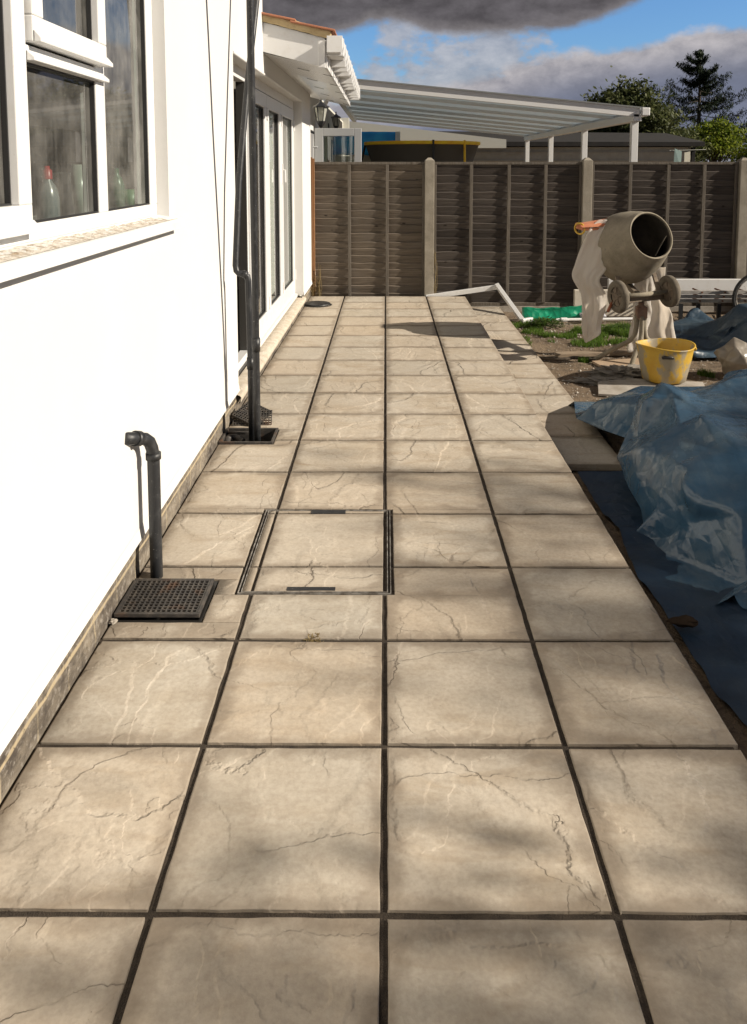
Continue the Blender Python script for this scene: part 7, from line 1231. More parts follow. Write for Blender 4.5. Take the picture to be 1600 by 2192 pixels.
-1,0,4,0,-3,1,-2,-3,-1,7,-2,0,0,-1,1,2,-7,5,-1,0,0,1,3,-5,1,1,2,-2,1,0,-2,0,2,-2,5,2,-7,-3,3,1,1,4,-4,-4,3,-3,8,-2,-2,-2,-1,-1,0,-5,4,3,2,-1,0,2,-2,4,0,-1,-8,1,4,0,-1,1,0,-4,6,1,
-4,-7,-2,0,3,4,6,-3,-2,2,-1,0,2,-2,2,-2,1,0,-3,2,1,0,0,0,-1,2,0,0,2,2,0,-7,4,0,-2,0,1,1,-8,6,1,4,1,-3,1,-4,-3,-1,-4,2,2,4,2,2,-7,4,-4,-1,0,0,2,1,1,0,0,0,1,-4,-4,0,0,-1,-1,3,0,0,4,
3,-1,0,0,-2,0,2,-1,1,0,0,
]),
'back': (50, 42, [
656,16,16,14,13,16,19,17,16,15,13,12,15,17,16,14,9,9,9,6,5,13,13,13,15,16,16,15,9,4,12,14,10,13,10,11,14,17,18,18,14,12,13,16,2,-14,12,11,11,11,15,-10,-3,-4,0,3,2,-1,3,1,-8,1,-1,
-1,0,-2,-1,-1,2,4,-1,1,-2,-1,-1,0,-1,0,2,5,-1,-1,2,-1,1,2,0,-1,0,-2,0,0,-1,-4,0,10,1,-1,0,1,12,-3,-5,1,0,-1,0,0,-1,-5,5,-3,-1,-1,-2,0,0,-1,-1,4,2,-1,0,-3,0,-1,0,0,1,3,0,0,1,0,1,0,
-1,-1,-2,0,-1,0,-1,-2,2,11,-3,0,1,-1,6,1,0,0,-2,1,0,-3,-5,2,0,3,-1,-2,1,-1,-2,1,-3,0,2,1,0,0,-1,-1,0,-1,1,0,1,0,0,1,1,0,-1,-1,-3,-1,1,0,0,1,1,5,-1,1,-1,-6,7,2,1,0,0,-3,-4,-1,0,-1,
3,-1,2,2,-7,-5,4,-1,1,-3,3,0,1,-1,-1,0,0,0,0,0,0,0,0,1,0,-1,0,-1,-1,-2,0,1,1,2,3,-1,2,-2,-5,6,4,3,2,-1,2,-4,-4,0,-1,1,1,3,-1,-8,-3,1,1,2,2,-2,0,0,0,2,0,-1,-1,0,0,0,0,-1,1,0,1,0,0,
-1,-1,-1,-1,1,1,0,4,0,-2,-1,3,-6,2,2,0,1,-1,-1,-1,0,1,0,0,-1,-1,-1,1,1,-2,-1,1,-2,0,-1,0,2,1,0,0,-1,0,-1,0,1,-1,0,0,0,0,0,1,0,-1,0,1,1,1,0,1,0,-3,3,9,-8,-4,0,0,2,2,1,0,0,-2,-2,-1,
3,2,-1,-1,0,-3,1,1,0,0,1,0,0,-1,0,0,1,1,-1,0,-1,-2,1,1,1,0,1,0,-1,0,0,0,1,0,0,1,1,-4,-3,1,2,2,1,1,2,-2,-2,-2,-3,-4,-1,0,1,2,2,3,2,1,0,1,0,0,-1,0,0,0,1,0,0,0,0,0,0,0,-1,1,0,0,0,0,0,
0,0,0,1,1,0,-10,7,1,0,1,1,1,0,1,-4,-4,-3,2,2,3,3,0,-4,-2,5,2,-2,-1,0,0,1,1,0,-1,-1,0,1,0,1,0,-1,0,0,0,-1,1,0,0,-1,0,-1,1,0,1,2,-4,4,1,0,-1,2,-1,-1,-2,1,-2,7,0,1,-3,-3,-6,2,2,3,0,
-1,0,-1,1,4,1,2,0,-8,0,1,2,-2,-1,-2,-1,1,1,2,1,0,-2,0,0,0,0,0,0,1,1,0,0,0,2,-1,0,-1,1,0,-2,2,4,-2,-11,-4,7,-1,3,3,0,0,-2,0,4,1,1,-3,0,-2,-1,0,1,3,-2,-4,1,0,1,0,0,0,-1,-1,0,0,-1,1,
0,0,-1,2,2,0,-1,-1,0,-2,-1,4,-4,4,-1,-7,3,3,-5,4,1,0,-2,2,-2,6,3,1,-1,1,-8,5,-9,1,3,0,-4,3,0,1,-1,2,-2,-2,1,-2,1,2,-1,-1,2,-2,1,-1,1,0,0,1,-2,-3,1,2,0,-1,-3,1,2,-4,4,-2,3,-2,2,-1,
8,1,-1,-2,-1,-1,4,0,-8,-1,2,-1,1,1,-1,0,4,-2,-5,0,-4,3,1,1,1,-3,0,3,0,0,0,1,0,-2,-6,1,2,-1,6,0,-8,-1,2,4,1,4,0,-1,-2,3,-1,0,0,2,-1,-5,3,6,-6,1,-1,-4,3,1,1,5,-3,-11,4,0,-4,3,2,1,0,
2,-6,1,0,-1,-1,1,-1,-4,2,2,-2,-1,7,-3,0,2,5,1,-2,3,-3,-3,-1,0,4,2,-2,-3,0,0,1,1,-4,1,-4,4,1,1,4,-2,-11,3,0,-1,-1,1,3,0,-1,2,2,-5,-5,0,1,-1,1,5,1,-2,-3,2,-1,-3,9,-1,-4,2,6,-2,-1,-2,
0,1,-1,-1,2,-4,-1,4,-2,-7,9,0,-2,-1,2,4,-1,-7,-5,6,-2,-4,6,0,0,1,-2,0,0,0,-6,0,-1,2,2,1,3,-2,2,-2,1,-2,2,5,1,1,-2,0,-2,-1,0,0,-1,-2,-5,3,1,-3,0,2,8,-3,-2,0,2,0,0,-12,7,-1,1,-4,8,
-2,-1,-2,-1,-1,-1,3,-5,-1,1,1,0,1,1,1,2,-1,0,1,-3,2,3,0,0,0,0,-1,0,-1,-3,-2,-1,-1,0,2,-1,1,6,-2,1,-1,1,-1,-8,2,3,1,-5,8,2,-3,-4,-3,2,-3,4,0,-4,2,1,-1,0,-1,0,3,-1,-1,-1,-1,2,1,2,2,
-1,-1,0,1,-1,-1,-1,-2,0,-2,-2,1,2,0,3,2,-1,1,-1,-2,-8,8,2,0,8,2,-4,-6,-5,-2,1,1,3,-4,2,0,-1,1,-1,-4,-2,0,-1,0,1,2,2,1,1,0,0,-1,0,-1,1,0,0,-1,-1,0,1,1,1,0,0,-1,1,0,-1,-7,9,2,1,0,0,
1,-5,-2,-4,-3,1,5,-3,-2,5,0,1,-3,-3,-2,-3,0,1,2,2,1,-1,0,1,-1,0,0,0,1,0,0,-1,0,-1,1,1,0,-2,0,1,0,1,-1,-3,5,3,2,0,-4,-3,-2,1,-3,0,0,0,0,-3,-1,10,-2,-1,-5,-7,0,2,1,2,1,0,0,0,0,0,0,0,
0,0,0,0,-1,0,0,0,0,-1,0,1,-1,1,1,-1,0,2,2,1,2,0,-2,-2,-3,-4,-2,2,1,0,-4,-3,-3,9,-6,-10,-2,6,2,0,1,1,0,-1,0,0,1,0,0,0,0,0,0,0,0,-1,0,0,-1,1,-1,0,1,0,0,0,1,2,2,1,0,-2,4,0,-7,-9,5,0,
0,-2,-4,-3,-1,-11,-2,4,6,0,0,3,1,-1,-1,1,0,1,0,-1,1,0,0,-1,0,0,0,1,-1,0,0,-1,0,0,1,0,0,0,1,2,1,2,0,1,-3,-6,-4,1,4,-2,-1,-5,0,7,6,-15,8,6,-3,3,2,-1,0,0,1,0,0,0,-1,1,0,1,1,1,-1,-1,
-1,0,0,-1,-1,0,0,0,1,0,0,0,1,1,1,-1,0,-2,-4,-6,2,8,-4,-3,-3,2,7,8,9,-7,3,-1,6,0,-1,1,-2,0,1,1,0,0,0,0,0,1,1,1,1,0,0,-1,-1,0,-1,-2,-1,0,0,1,-1,0,1,0,0,0,-1,-4,-6,4,6,-6,-5,-1,3,6,8,
6,3,-4,1,4,3,-3,1,-2,0,2,2,1,-3,-1,0,0,0,1,0,1,0,0,0,0,-1,1,0,-1,0,-2,-2,0,1,1,-1,0,0,-1,-3,-5,3,3,-6,-4,0,3,4,8,4,2,2,0,1,4,-4,2,-3,-1,2,3,1,-6,0,1,1,1,-1,-4,3,0,0,1,-1,-1,5,1,-2,
-2,-4,2,1,0,0,0,-1,0,0,0,-7,1,1,-4,-2,2,3,3,4,2,1,-1,-1,4,1,0,3,-4,-6,2,2,2,2,0,-4,-1,0,-1,-4,3,1,0,1,-3,1,6,1,-7,-5,1,2,2,4,-1,-1,-1,0,-1,1,-3,-2,0,-1,1,3,2,2,1,0,-1,-2,-2,-2,6,2,
-1,0,-1,-5,0,1,1,0,-4,2,1,0,0,4,-4,-1,0,-2,0,5,2,-4,-9,0,1,6,1,1,0,0,-1,0,-1,-3,0,-1,7,5,1,0,-1,0,-2,-1,-3,-3,-2,-3,7,-1,-2,-4,-2,9,-4,-1,-1,-1,3,0,-2,-3,-2,2,6,-3,-2,0,6,1,-2,-7,
-1,4,3,-2,0,0,1,0,1,-1,-1,0,-2,8,-11,0,9,4,5,0,-2,-4,-5,-3,-5,-1,6,-2,-2,-1,5,0,0,-4,-3,-4,4,0,0,0,3,2,-2,-1,0,3,1,0,-4,-7,6,4,0,0,-1,-1,-1,1,0,0,1,-1,2,2,5,-13,-5,6,1,2,1,1,0,-3,
-2,-3,3,-1,-2,-2,1,4,0,0,-4,0,-2,4,2,3,-1,-3,-1,0,1,1,1,-2,-6,1,8,0,-4,2,1,-1,0,-1,-1,1,-1,0,-2,3,4,5,-14,-4,7,-1,2,0,1,-1,1,2,1,-1,-1,2,-1,-1,3,0,0,-2,2,1,0,0,0,0,-2,0,2,0,-1,-5,
-2,11,-2,-2,4,0,-1,0,-1,-3,0,0,-1,1,-2,-1,4,5,2,-12,-3,8,-1,1,0,0,0,-1,1,-1,0,-1,1,1,1,1,0,1,2,-1,-1,-1,-1,0,0,1,0,0,-3,-2,7,-3,3,3,1,-2,-1,-2,-1,0,-4,-1,1,-1,1,-3,2,5,4,-2,-7,-1,
5,0,0,0,0,1,2,1,-1,-1,-1,0,1,1,1,1,0,1,-1,-2,0,1,2,0,-1,-2,-1,3,0,5,1,0,-2,-1,-1,-1,-4,2,-2,-3,-1,-1,4,-2,-3,4,7,1,-7,1,1,1,-1,0,0,0,1,1,2,-1,-2,0,0,0,2,0,-1,-1,0,2,1,0,2,-1,-1,-1,
0,2,2,2,0,-1,-2,0,-4,1,0,-1,2,-1,-5,-3,-1,3,1,-3,1,9,-2,-1,-1,1,0,0,0,1,1,-1,0,1,0,0,1,1,-1,-1,0,0,1,2,1,1,0,0,-2,-1,2,1,1,-1,-1,0,2,-1,-2,-1,3,-1,2,-11,-1,-2,-3,0,0,2,0,6,6,0,-1,
-2,0,0,0,0,1,-1,0,1,1,0,0,0,0,0,-1,1,2,1,2,0,-2,-2,-3,3,2,2,2,0,-2,0,-1,-6,3,2,3,0,-3,-9,-5,-2,-2,-1,1,3,3,2,10,-2,1,-3,-1,0,0,-1,3,-1,-1,0,2,0,0,-1,-1,0,1,1,1,1,1,0,-1,-3,-1,2,3,
2,-1,-2,1,1,-13,11,1,0,-1,1,-1,-9,-7,-1,0,1,2,3,1,3,3,1,0,-3,0,1,0,0,-2,4,0,0,-1,1,-1,1,-1,0,0,0,1,2,-1,0,0,-6,7,1,1,0,0,0,2,-6,0,-1,6,0,-2,0,-6,-3,-6,0,0,1,2,1,8,-2,0,1,2,-3,0,1,
0,0,1879,-5,5,-1,-5,-4,-4,-7,-11,-9,1,7,7,9,11,9,4,-3,-6,-10,-11,2,4,2,0,0,-1,-1,-2,2,-2,-1,-3,-3,-2,-2,-4,-4,-5,-2,4,6,6,5,8,-5,-4,-2,1,6,-3,12,-9,-7,0,3,11,-3,2,4,-2,-4,3,3,2,-1,
-5,0,1,1,-1,3,1,-3,2,0,2,0,0,-3,1,0,0,1,0,-1,0,-1,0,-2,-5,-2,2,6,1,1,-2,1,2,3,10,-4,-2,0,3,1,-3,1,3,-2,4,1,1,2,-5,-3,3,-2,-2,2,1,-1,1,-6,-1,5,1,1,2,-1,0,-1,1,1,0,1,0,0,1,1,1,-1,-1,
-2,-2,-1,3,2,1,-5,10,-1,0,2,0,-1,-3,3,-1,4,-2,5,-2,-13,-8,0,7,9,-2,1,1,-2,-2,2,-1,0,1,1,-1,2,-1,1,1,-1,2,1,1,2,1,2,-1,1,-3,-6,-2,3,3,0,-2,0,-4,6,8,3,-1,-1,-3,4,2,2,3,-2,-5,1,-4,-8,
-5,8,5,-2,2,-5,0,5,2,-2,-3,0,2,0,1,0,0,1,0,0,3,2,1,0,1,-2,-2,0,-3,2,-1,0,0,-6,-1,-9,2,8,8,1,1,2,4,2,0,-2,-2,-5,-1,0,-4,-5,9,0,2,1,-2,-3,2,-2,3,1,0,0,0,-1,1,0,-1,1,1,1,-1,3,0,-1,0,
-2,-1,1,1,0,-3,-1,15,-1,-6,-5,-2,5,3,2,3,3,-2,-4,-2,-1,3,1,0,-6,-1,4,2,0,-3,3,-1,1,0,0,0,-1,0,1,-1,0,0,-3,-2,0,5,0,2,0,-1,0,1,-1,0,-1,1,2,13,-1,3,0,-1,-3,-1,0,2,-2,0,0,0,3,1,1,0,
-1,-5,1,2,2,1,1,-2,-1,-2,-1,-1,1,1,1,0,0,0,1,-1,0,-1,0,-1,2,0,1,-1,0,0,0,-1,0,12,1,0,1,-2,0,0,-1,-3,-2,-3,2,-2,1,0,1,0,2,2,1,3,2,0,-1,-1,-1,-1,0,0,0,0,0,1,1,1,1,1,-1,-1,-1,0,-1,0,
0,0,0,0,-1,0,0,6,5,1,0,-1,0,1,0,-1,-1,0,-3,6,5,2,-3,0,-4,-4,3,4,-3,0,-1,-1,0,1,0,-1,0,1,-1,1,1,2,3,1,-1,-1,-3,-1,-1,0,-1,0,0,0,-2,-2,-3,8,0,1,1,2,1,-1,0,-1,0,1,4,4,-6,-3,5,-3,-2,0,
2,-1,0,-1,-1,1,2,-2,2,0,1,-4,2,0,2,0,-3,0,2,0,1,-2,-1,0,0,0,0,-1,1,-1,-1,12,-3,0,1,2,0,1,-1,-1,1,1,2,-5,-3,1,0,1,0,1,2,0,0,-2,-1,3,-1,4,-2,1,0,-3,0,1,1,1,2,0,-2,-2,-4,3,0,0,-1,0,0,
0,0,0,0,14,0,-1,-1,0,0,0,-1,0,0,1,-6,1,-2,0,-2,0,7,2,0,-2,1,-2,3,-2,2,-1,2,1,-8,3,2,1,1,-1,0,0,-3,-3,5,-2,-2,2,0,0,1,1,0,1,0,15,-1,-1,0,0,1,-1,-3,0,2,0,-7,2,-1,-1,-6,11,0,0,-1,-2,
-1,5,2,0,1,0,-3,-2,-2,3,1,1,-1,0,-1,-5,-2,8,2,-6,3,0,0,-1,0,3,-1,0,2,13,-1,1,-1,0,-2,-7,4,3,1,0,-1,-10,6,-1,8,-4,3,2,-6,0,2,0,-1,-3,4,-5,-2,3,2,4,0,0,-7,3,-3,-2,11,2,-11,7,0,-2,-2,
1,0,3,1,-1,-1,4,6,1,1,-4,-5,7,1,-1,-4,5,3,-4,1,1,1,1,-5,1,0,0,-1,2,0,-1,-11,-1,8,-4,6,4,-2,-7,3,0,0,10,1,-12,3,5,-2,-1,-2,1,1,2,0,-1,-2,9,2,0,-1,-3,4,-1,1,-1,1,-8,9,2,-2,3,0,-5,1,
-1,1,0,0,-1,-4,4,-4,3,-9,4,11,-1,-3,0,-1,-2,6,3,-10,-3,7,-5,2,2,-1,0,0,0,0,-2,2,15,-2,-1,-2,3,-1,0,0,0,0,0,-4,6,0,-1,-1,0,-2,-1,3,-1,0,-1,1,1,3,-1,0,2,0,-4,-1,1,1,0,1,-3,-8,4,-2,3,
-1,3,0,-1,-1,-1,-2,-1,4,15,-1,-1,0,-1,0,0,0,0,-1,1,-1,0,1,1,-2,-1,0,-1,0,2,0,0,0,-6,2,4,6,0,-2,-4,0,1,1,0,0,-8,2,3,0,-2,3,-2,1,-2,-2,-1,-3,6,0,13,-2,0,1,0,0,0,-2,1,0,-2,1,0,2,-1,0,
0,0,0,-1,1,0,0,2,3,2,1,-2,-1,-6,0,1,2,1,-1,-3,-6,8,2,1,-6,2,1,-2,-3,-1,-2,2,5,-5,11,-1,0,0,2,-2,-1,-3,-2,1,3,2,2,0,-1,0,1,0,0,0,-1,0,0,0,1,1,-2,1,-2,-2,2,3,0,0,-1,-6,7,-3,-3,-3,9,
1,-4,-1,0,-2,-4,7,-4,-1,13,-1,0,0,-2,-1,-3,2,2,2,1,1,-1,-2,1,0,0,0,1,-1,-1,0,1,0,0,0,-1,-1,0,2,0,1,0,-1,-3,1,0,4,2,3,-4,-6,1,-1,0,1,0,-1,-4,-1,11,4,-1,-3,-6,2,4,2,2,-1,0,-1,-3,1,0,
0,0,1,-1,0,1,0,-1,1,-1,0,1,0,0,-1,2,0,0,-1,0,1,3,1,2,0,-3,-4,-4,-1,3,0,0,-4,-2,-3,18,-9,-9,0,8,3,1,2,0,0,-1,-3,1,0,0,0,0,0,1,0,-1,1,0,0,1,-1,0,1,0,1,0,-1,-1,-1,1,1,2,0,-1,-2,-1,0,
-5,5,-1,1,-3,-5,-4,3,1,-4,10,4,-1,1,2,0,0,-1,-1,0,1,0,0,-1,-2,1,1,1,1,-1,0,0,1,0,0,0,1,0,0,-1,-1,0,-1,2,-2,-1,0,0,1,-4,2,3,0,-3,-5,-3,5,4,-6,14,2,-3,4,2,1,-1,-2,1,0,3,0,0,-2,-1,-2,
-4,-1,3,1,2,0,0,0,2,0,0,0,1,-1,0,-1,0,0,-1,0,1,0,-1,-5,3,5,-2,-4,-3,-3,2,2,-2,11,0,-3,4,2,0,-1,-1,0,1,3,2,1,-1,-1,-3,-4,-2,-2,-3,0,1,3,2,1,0,2,0,0,1,0,-2,1,0,0,-1,-1,1,0,-4,2,4,-2,
-5,-3,0,2,4,0,0,11,-2,2,2,1,-1,-1,-1,1,1,3,-1,3,-1,-1,-2,-2,-2,-1,-1,0,1,0,1,0,0,-1,1,2,-1,-2,2,1,0,0,0,0,-1,-4,1,5,-5,-7,-1,3,3,4,0,-1,1,12,1,0,2,-4,2,-2,1,1,0,0,-2,-3,1,0,0,1,2,
0,0,0,-1,1,-4,-1,2,1,-1,0,0,2,0,0,1,0,1,0,-5,0,2,-6,-2,2,4,2,1,0,0,0,1,14,-1,1,-3,0,0,0,1,-1,1,-2,3,-1,-1,-1,-1,1,1,0,1,-1,0,-4,0,4,1,0,-3,-4,-4,3,4,1,1,1,1,-2,-1,0,-1,0,1,2,0,0,0,
1,0,1,0,15,0,-2,-3,-1,1,1,0,-1,-2,3,0,0,-1,-1,-1,3,0,1,-1,0,-5,1,4,0,0,1,-4,-8,1,-1,1,2,-1,0,3,3,0,2,-2,-1,2,1,1,-1,1,0,1,1,3,14,-3,0,-2,-1,-4,6,0,0,0,-2,1,-3,-5,-1,5,6,1,0,-3,-3,
1,1,4,-1,0,-4,-4,-1,1,0,-3,-2,1,3,1,3,2,1,2,3,-4,-4,-2,2,2,3,1,1,2,13,-1,-2,0,-2,0,-1,3,0,1,-2,-10,-1,2,7,5,-3,0,-2,0,0,1,3,-3,2,-3,-4,-1,1,1,-3,-1,1,1,0,2,6,-1,-4,6,1,4,0,-2,-2,
-1,0,0,0,-2,11,1,0,-1,2,0,-3,-1,1,-4,-9,3,4,8,-4,-3,0,-1,1,1,1,2,1,0,-3,-7,-6,2,9,-2,-1,2,0,-4,4,0,0,5,-1,-8,8,0,7,0,-1,-2,-1,1,0,-2,12,0,1,3,0,-1,-3,-4,-4,-3,3,3,0,-1,3,1,-2,0,0,
1,0,-1,-1,-3,-10,-2,6,7,-3,-2,2,1,-7,6,1,-4,1,5,3,-1,-5,5,-3,4,3,1,-1,0,0,0,13,2,1,2,-1,-2,-2,-3,0,2,2,1,0,-1,-1,-2,-1,1,0,-1,0,0,-8,-10,3,6,1,-3,-1,2,2,1,-2,1,-2,-2,-1,4,6,1,-6,5,
0,-1,1,4,1,0,0,0,14,-1,0,0,-1,-1,0,0,1,0,-1,-2,1,1,-1,0,2,-1,1,-1,-3,-5,-3,4,-1,-3,1,-2,1,1,3,-2,-2,1,-3,-1,-3,2,6,7,-2,-2,4,2,0,-2,2,1,0,1,12,0,-2,0,2,-1,0,0,0,0,1,-2,-2,0,1,2,1,
2,-2,-1,0,0,2,0,0,-3,-6,2,3,-1,-3,-5,1,-8,3,2,-1,-3,0,9,8,-2,2,-1,1,0,0,0,1,0,12,-1,1,-3,-1,1,0,2,0,0,0,-1,-1,1,3,2,1,-1,-2,-1,-1,0,-1,-2,-2,1,1,1,2,-5,-1,-5,3,-7,-3,7,5,-1,1,0,6,
1,-1,0,-1,1,0,0,1,-1,11,1,-2,0,0,1,0,0,0,0,0,2,3,0,1,1,-2,-2,-2,-1,-2,1,0,0,1,-2,0,1,-2,3,-4,-2,-1,4,-3,3,3,2,-1,-3,-2,1,1,2,-1,0,1,2,-1,0,7,3,1,0,0,0,1,-1,1,0,0,2,2,0,1,-2,-1,-2,
-1,0,-1,-4,3,1,-1,0,0,5,0,2,-3,-3,-6,4,-2,5,0,0,0,-2,-1,2,1,1,0,-1,1,1,1,-1,14,-5,2,1,0,0,-1,1,-1,1,1,0,0,0,-3,-2,-2,-5,7,2,0,-1,-3,3,0,-4,8,1,2,-1,-5,-1,0,-3,2,1,0,1,-3,-9,5,7,2,
-1,0,0,2,2,1,1,-41,-1,-1,2,-1,-3,1,5,5,-6,0,1,0,-2,-1,3,9,8,9,10,11,3,-2,0,1,2,2,5,7,0,4,6,9,6,7,2,1,0,1,0,-2,1,2,8,-1,-8,-15,-11,-6,-5,-4,11,6,-3,-2,0,-3,-4,-10,6,-2,0,-2,2,6,5,1,
0,0,0,1,-6,-2,1,2,0,1,0,0,4,-1,-1,-2,0,-1,1,1,1,-1,0,4,0,-1,-2,-1,-3,5,2,0,0,1,6,0,0,-3,0,2,-10,3,2,0,0,3,-1,5,1,-3,1,0,0,0,0,0,3,-1,-1,-1,0,-2,0,2,1,-2,-1,-2,0,0,1,1,-1,-1,-1,0,1,
-2,4,1,1,1,1,0,-2,1,1,-5,3,2,-2,3,1,-2,1,-1,13,-2,-1,-2,-3,2,0,0,1,1,-1,1,-1,-1,0,0,0,0,-1,0,0,-2,-1,2,0,1,0,-1,-1,2,-2,-4,4,0,2,1,-7,4,-11,0,3,2,-2,-3,7,-3,-2,5,3,7,-5,2,2,1,-2,
-1,1,-3,5,-2,-3,-3,3,4,-1,-1,0,0,-1,0,-2,1,1,-2,1,1,2,-1,1,-2,-3,1,-2,4,-1,-5,7,-5,2,-3,-5,9,6,-2,-1,1,3,2,-1,-4,5,0,-1,2,2,-3,0,-1,-2,1,4,1,0,-2,-2,0,-1,0,1,-1,0,0,0,1,-1,0,-3,4,
0,-1,-4,4,-1,-2,-2,3,-6,6,-8,-4,2,-2,-2,6,8,0,-4,0,0,3,-2,-1,0,2,5,0,-3,-1,-1,7,-1,0,-3,-2,0,-2,1,0,0,0,1,0,3,1,0,-3,-1,-3,0,0,1,-1,1,0,0,-4,1,6,1,-8,-1,2,-2,-3,0,5,4,1,0,1,-2,0,1,
0,-1,2,0,-2,1,-2,-1,1,2,1,-1,0,-2,-2,-1,0,1,1,-2,-2,-1,1,3,0,1,-1,0,0,0,0,0,-1,-1,3,-7,2,1,2,-1,-1,-2,3,2,3,3,3,2,1,0,-2,-3,-3,0,-2,2,2,0,-1,-2,-2,0,0,-1,-1,-1,-2,-2,0,0,0,1,0,1,1,
1,0,0,0,1,-1,1,0,-1,-6,4,2,2,-2,0,0,0,-2,3,4,5,1,0,-5,-9,-2,5,5,-1,-3,2,2,0,-2,-1,-3,5,2,1,-3,-3,-3,-3,-1,-1,2,1,3,1,0,-2,1,-1,0,-1,2,-1,1,1,-5,2,7,-2,-3,1,1,0,1,1,2,-3,-2,-8,-6,7,
6,2,4,-1,2,3,-3,-7,1,1,7,-6,-2,4,2,-3,-5,2,4,4,0,-3,-4,-1,-2,0,-1,0,0,-1,-1,1,1,1,-4,7,-6,3,0,3,-1,-2,0,1,4,-5,-8,1,10,-1,-1,3,1,-1,0,0,-7,-2,4,7,-1,-7,-6,2,1,8,-4,-1,3,3,-2,-4,-2,
-3,2,1,1,-2,0,0,0,0,0,1,2,-6,5,-1,4,-6,0,5,-1,-3,1,0,0,6,-2,0,3,-1,-1,-7,6,-7,-3,11,2,-3,-14,6,-1,-6,9,2,-1,1,3,-3,-2,-1,-4,2,2,-5,0,2,0,2,0,0,1,-1,-3,5,-1,-1,-4,3,3,4,0,-8,0,1,1,
0,3,3,-1,4,-9,0,-7,-2,8,1,4,-11,10,-6,-1,-2,5,1,1,-1,-1,-4,-4,-2,6,5,-11,2,6,-2,-2,0,4,-2,1,2,0,-1,1,-3,3,1,7,-1,-5,-5,-1,0,9,-4,1,2,1,-5,-1,-4,-2,1,9,8,-19,4,-4,5,4,0,-1,1,1,-2,
-6,-5,-3,9,5,-14,4,2,5,-4,0,0,4,1,-3,0,3,-2,-3,3,1,2,0,-2,-6,7,-8,4,2,4,-3,0,-1,-6,2,5,1,4,-3,-4,0,8,-1,-4,2,0,-2,-7,-3,-1,-2,-2,9,4,-15,-1,5,4,2,-2,0,-1,2,2,0,-3,-3,1,2,2,-5,0,-1,
3,-1,2,4,-3,-2,2,3,-2,-5,-1,2,1,1,-1,1,-7,9,2,0,7,-6,-6,3,-7,3,-3,-5,8,9,-19,-1,2,2,5,0,-2,-1,0,1,0,0,-1,0,0,2,-6,4,-2,-1,1,2,0,-2,6,-4,-2,0,-1,0,-1,-2,5,-2,0,-2,1,7,-4,4,-8,0,9,
-5,-3,3,2,0,5,-15,-1,0,3,3,4,-6,0,-1,0,-1,-1,0,-1,0,1,-3,3,0,-1,-2,0,2,1,-1,-1,3,-1,-3,-1,-1,-1,0,0,4,-2,-1,-1,-4,-2,1,5,5,3,-7,1,4,0,4,-4,-8,2,1,1,3,-2,-6,1,0,-1,-3,-1,-1,-1,1,0,
1,-2,-1,3,-1,-6,8,2,0,-1,-2,-1,-3,-2,-1,1,-1,1,1,1,-3,1,0,-1,3,0,7,0,-8,5,0,1,1,-7,1,1,2,3,-6,-3,1,-2,-1,-1,-5,-1,1,-1,-1,1,-2,2,1,3,1,3,2,0,-1,-4,-4,-2,-3,-1,1,-1,1,0,1,0,0,-3,-4,
1,0,6,-2,0,7,-1,1,0,0,-5,4,7,7,2,-6,-12,-8,3,0,-2,-4,1,-1,2,3,-6,4,-1,4,2,3,0,-1,-1,-5,-4,0,-4,0,0,0,0,-1,0,0,2,2,-1,1,0,-2,0,2,2,2,0,0,2,-5,3,5,1,0,-9,-4,-3,1,2,-1,-1,-1,0,1,2,-2,
3,-2,7,3,-2,-2,0,-2,-4,-2,3,-5,-1,0,0,-2,0,-1,0,2,2,1,5,-4,-1,2,1,2,2,-4,2,-1,1,-2,2,0,2,-4,-3,-1,1,-2,0,0,-2,1,0,1,3,1,5,2,-1,-4,-1,1,-2,-2,0,1,-5,0,1,1,-2,-1,-1,0,-1,-1,1,3,1,5,
0,1,1,0,-1,-1,-1,1,-2,1,1,-1,-1,0,3,0,-5,0,-3,-1,1,0,2,4,-2,-2,-1,6,-5,4,2,-2,-1,-1,0,-4,1,2,0,-2,-1,-1,-1,0,0,0,-1,1,2,4,2,1,0,0,-1,-1,0,0,-1,0,-1,4,1,-2,-1,-4,2,-4,-2,-1,1,1,2,
-3,11,1,-2,-4,8,-3,0,0,-1,1,-1,1,1,-1,-1,-1,-2,-3,-1,0,0,1,2,-1,0,2,3,2,1,1,-2,0,1,-1,-1,0,1,-4,1,0,-2,3,-4,-3,-2,1,2,1,-4,7,-2,-1,0,4,-6,3,1,-2,1,0,1,1,-2,2,0,-2,-2,-1,-4,-2,0,0,
0,1,2,1,2,2,1,1,0,1,1,-1,-1,-1,0,1,-4,-2,1,-3,-3,-2,3,3,-1,-1,6,3,-3,0,3,-3,-2,4,-6,2,1,2,2,-1,6,-1,0,-3,-2,0,-5,-3,0,-1,1,2,1,-3,0,0,2,2,3,-3,-1,2,2,0,-1,-2,-2,1,-2,-4,-1,4,1,-1,
0,3,3,-2,3,0,3,-8,7,-9,5,0,1,0,-2,13,4,1,-2,-1,-5,-9,2,-2,-1,1,1,0,-7,0,0,2,3,-4,1,6,2,-1,-1,1,0,1,-4,-3,-2,1,2,-2,0,0,3,3,-1,1,-1,1,-4,0,0,1,1,-3,2,1,2,1,2,1,0,-3,-4,-2,1,2,0,1,
-1,-7,-1,3,3,-1,-3,-1,-3,2,2,3,3,0,1,-4,-1,1,0,0,0,0,0,2,1,1,0,0,0,1,-4,1,-4,3,-3,5,-1,-2,1,1,-1,0,-1,0,3,-1,0,0,1,0,-8,-1,5,3,0,0,-6,-3,-1,0,1,0,0,2,0,2,1,2,3,2,0,1,-1,-1,-1,1,1,
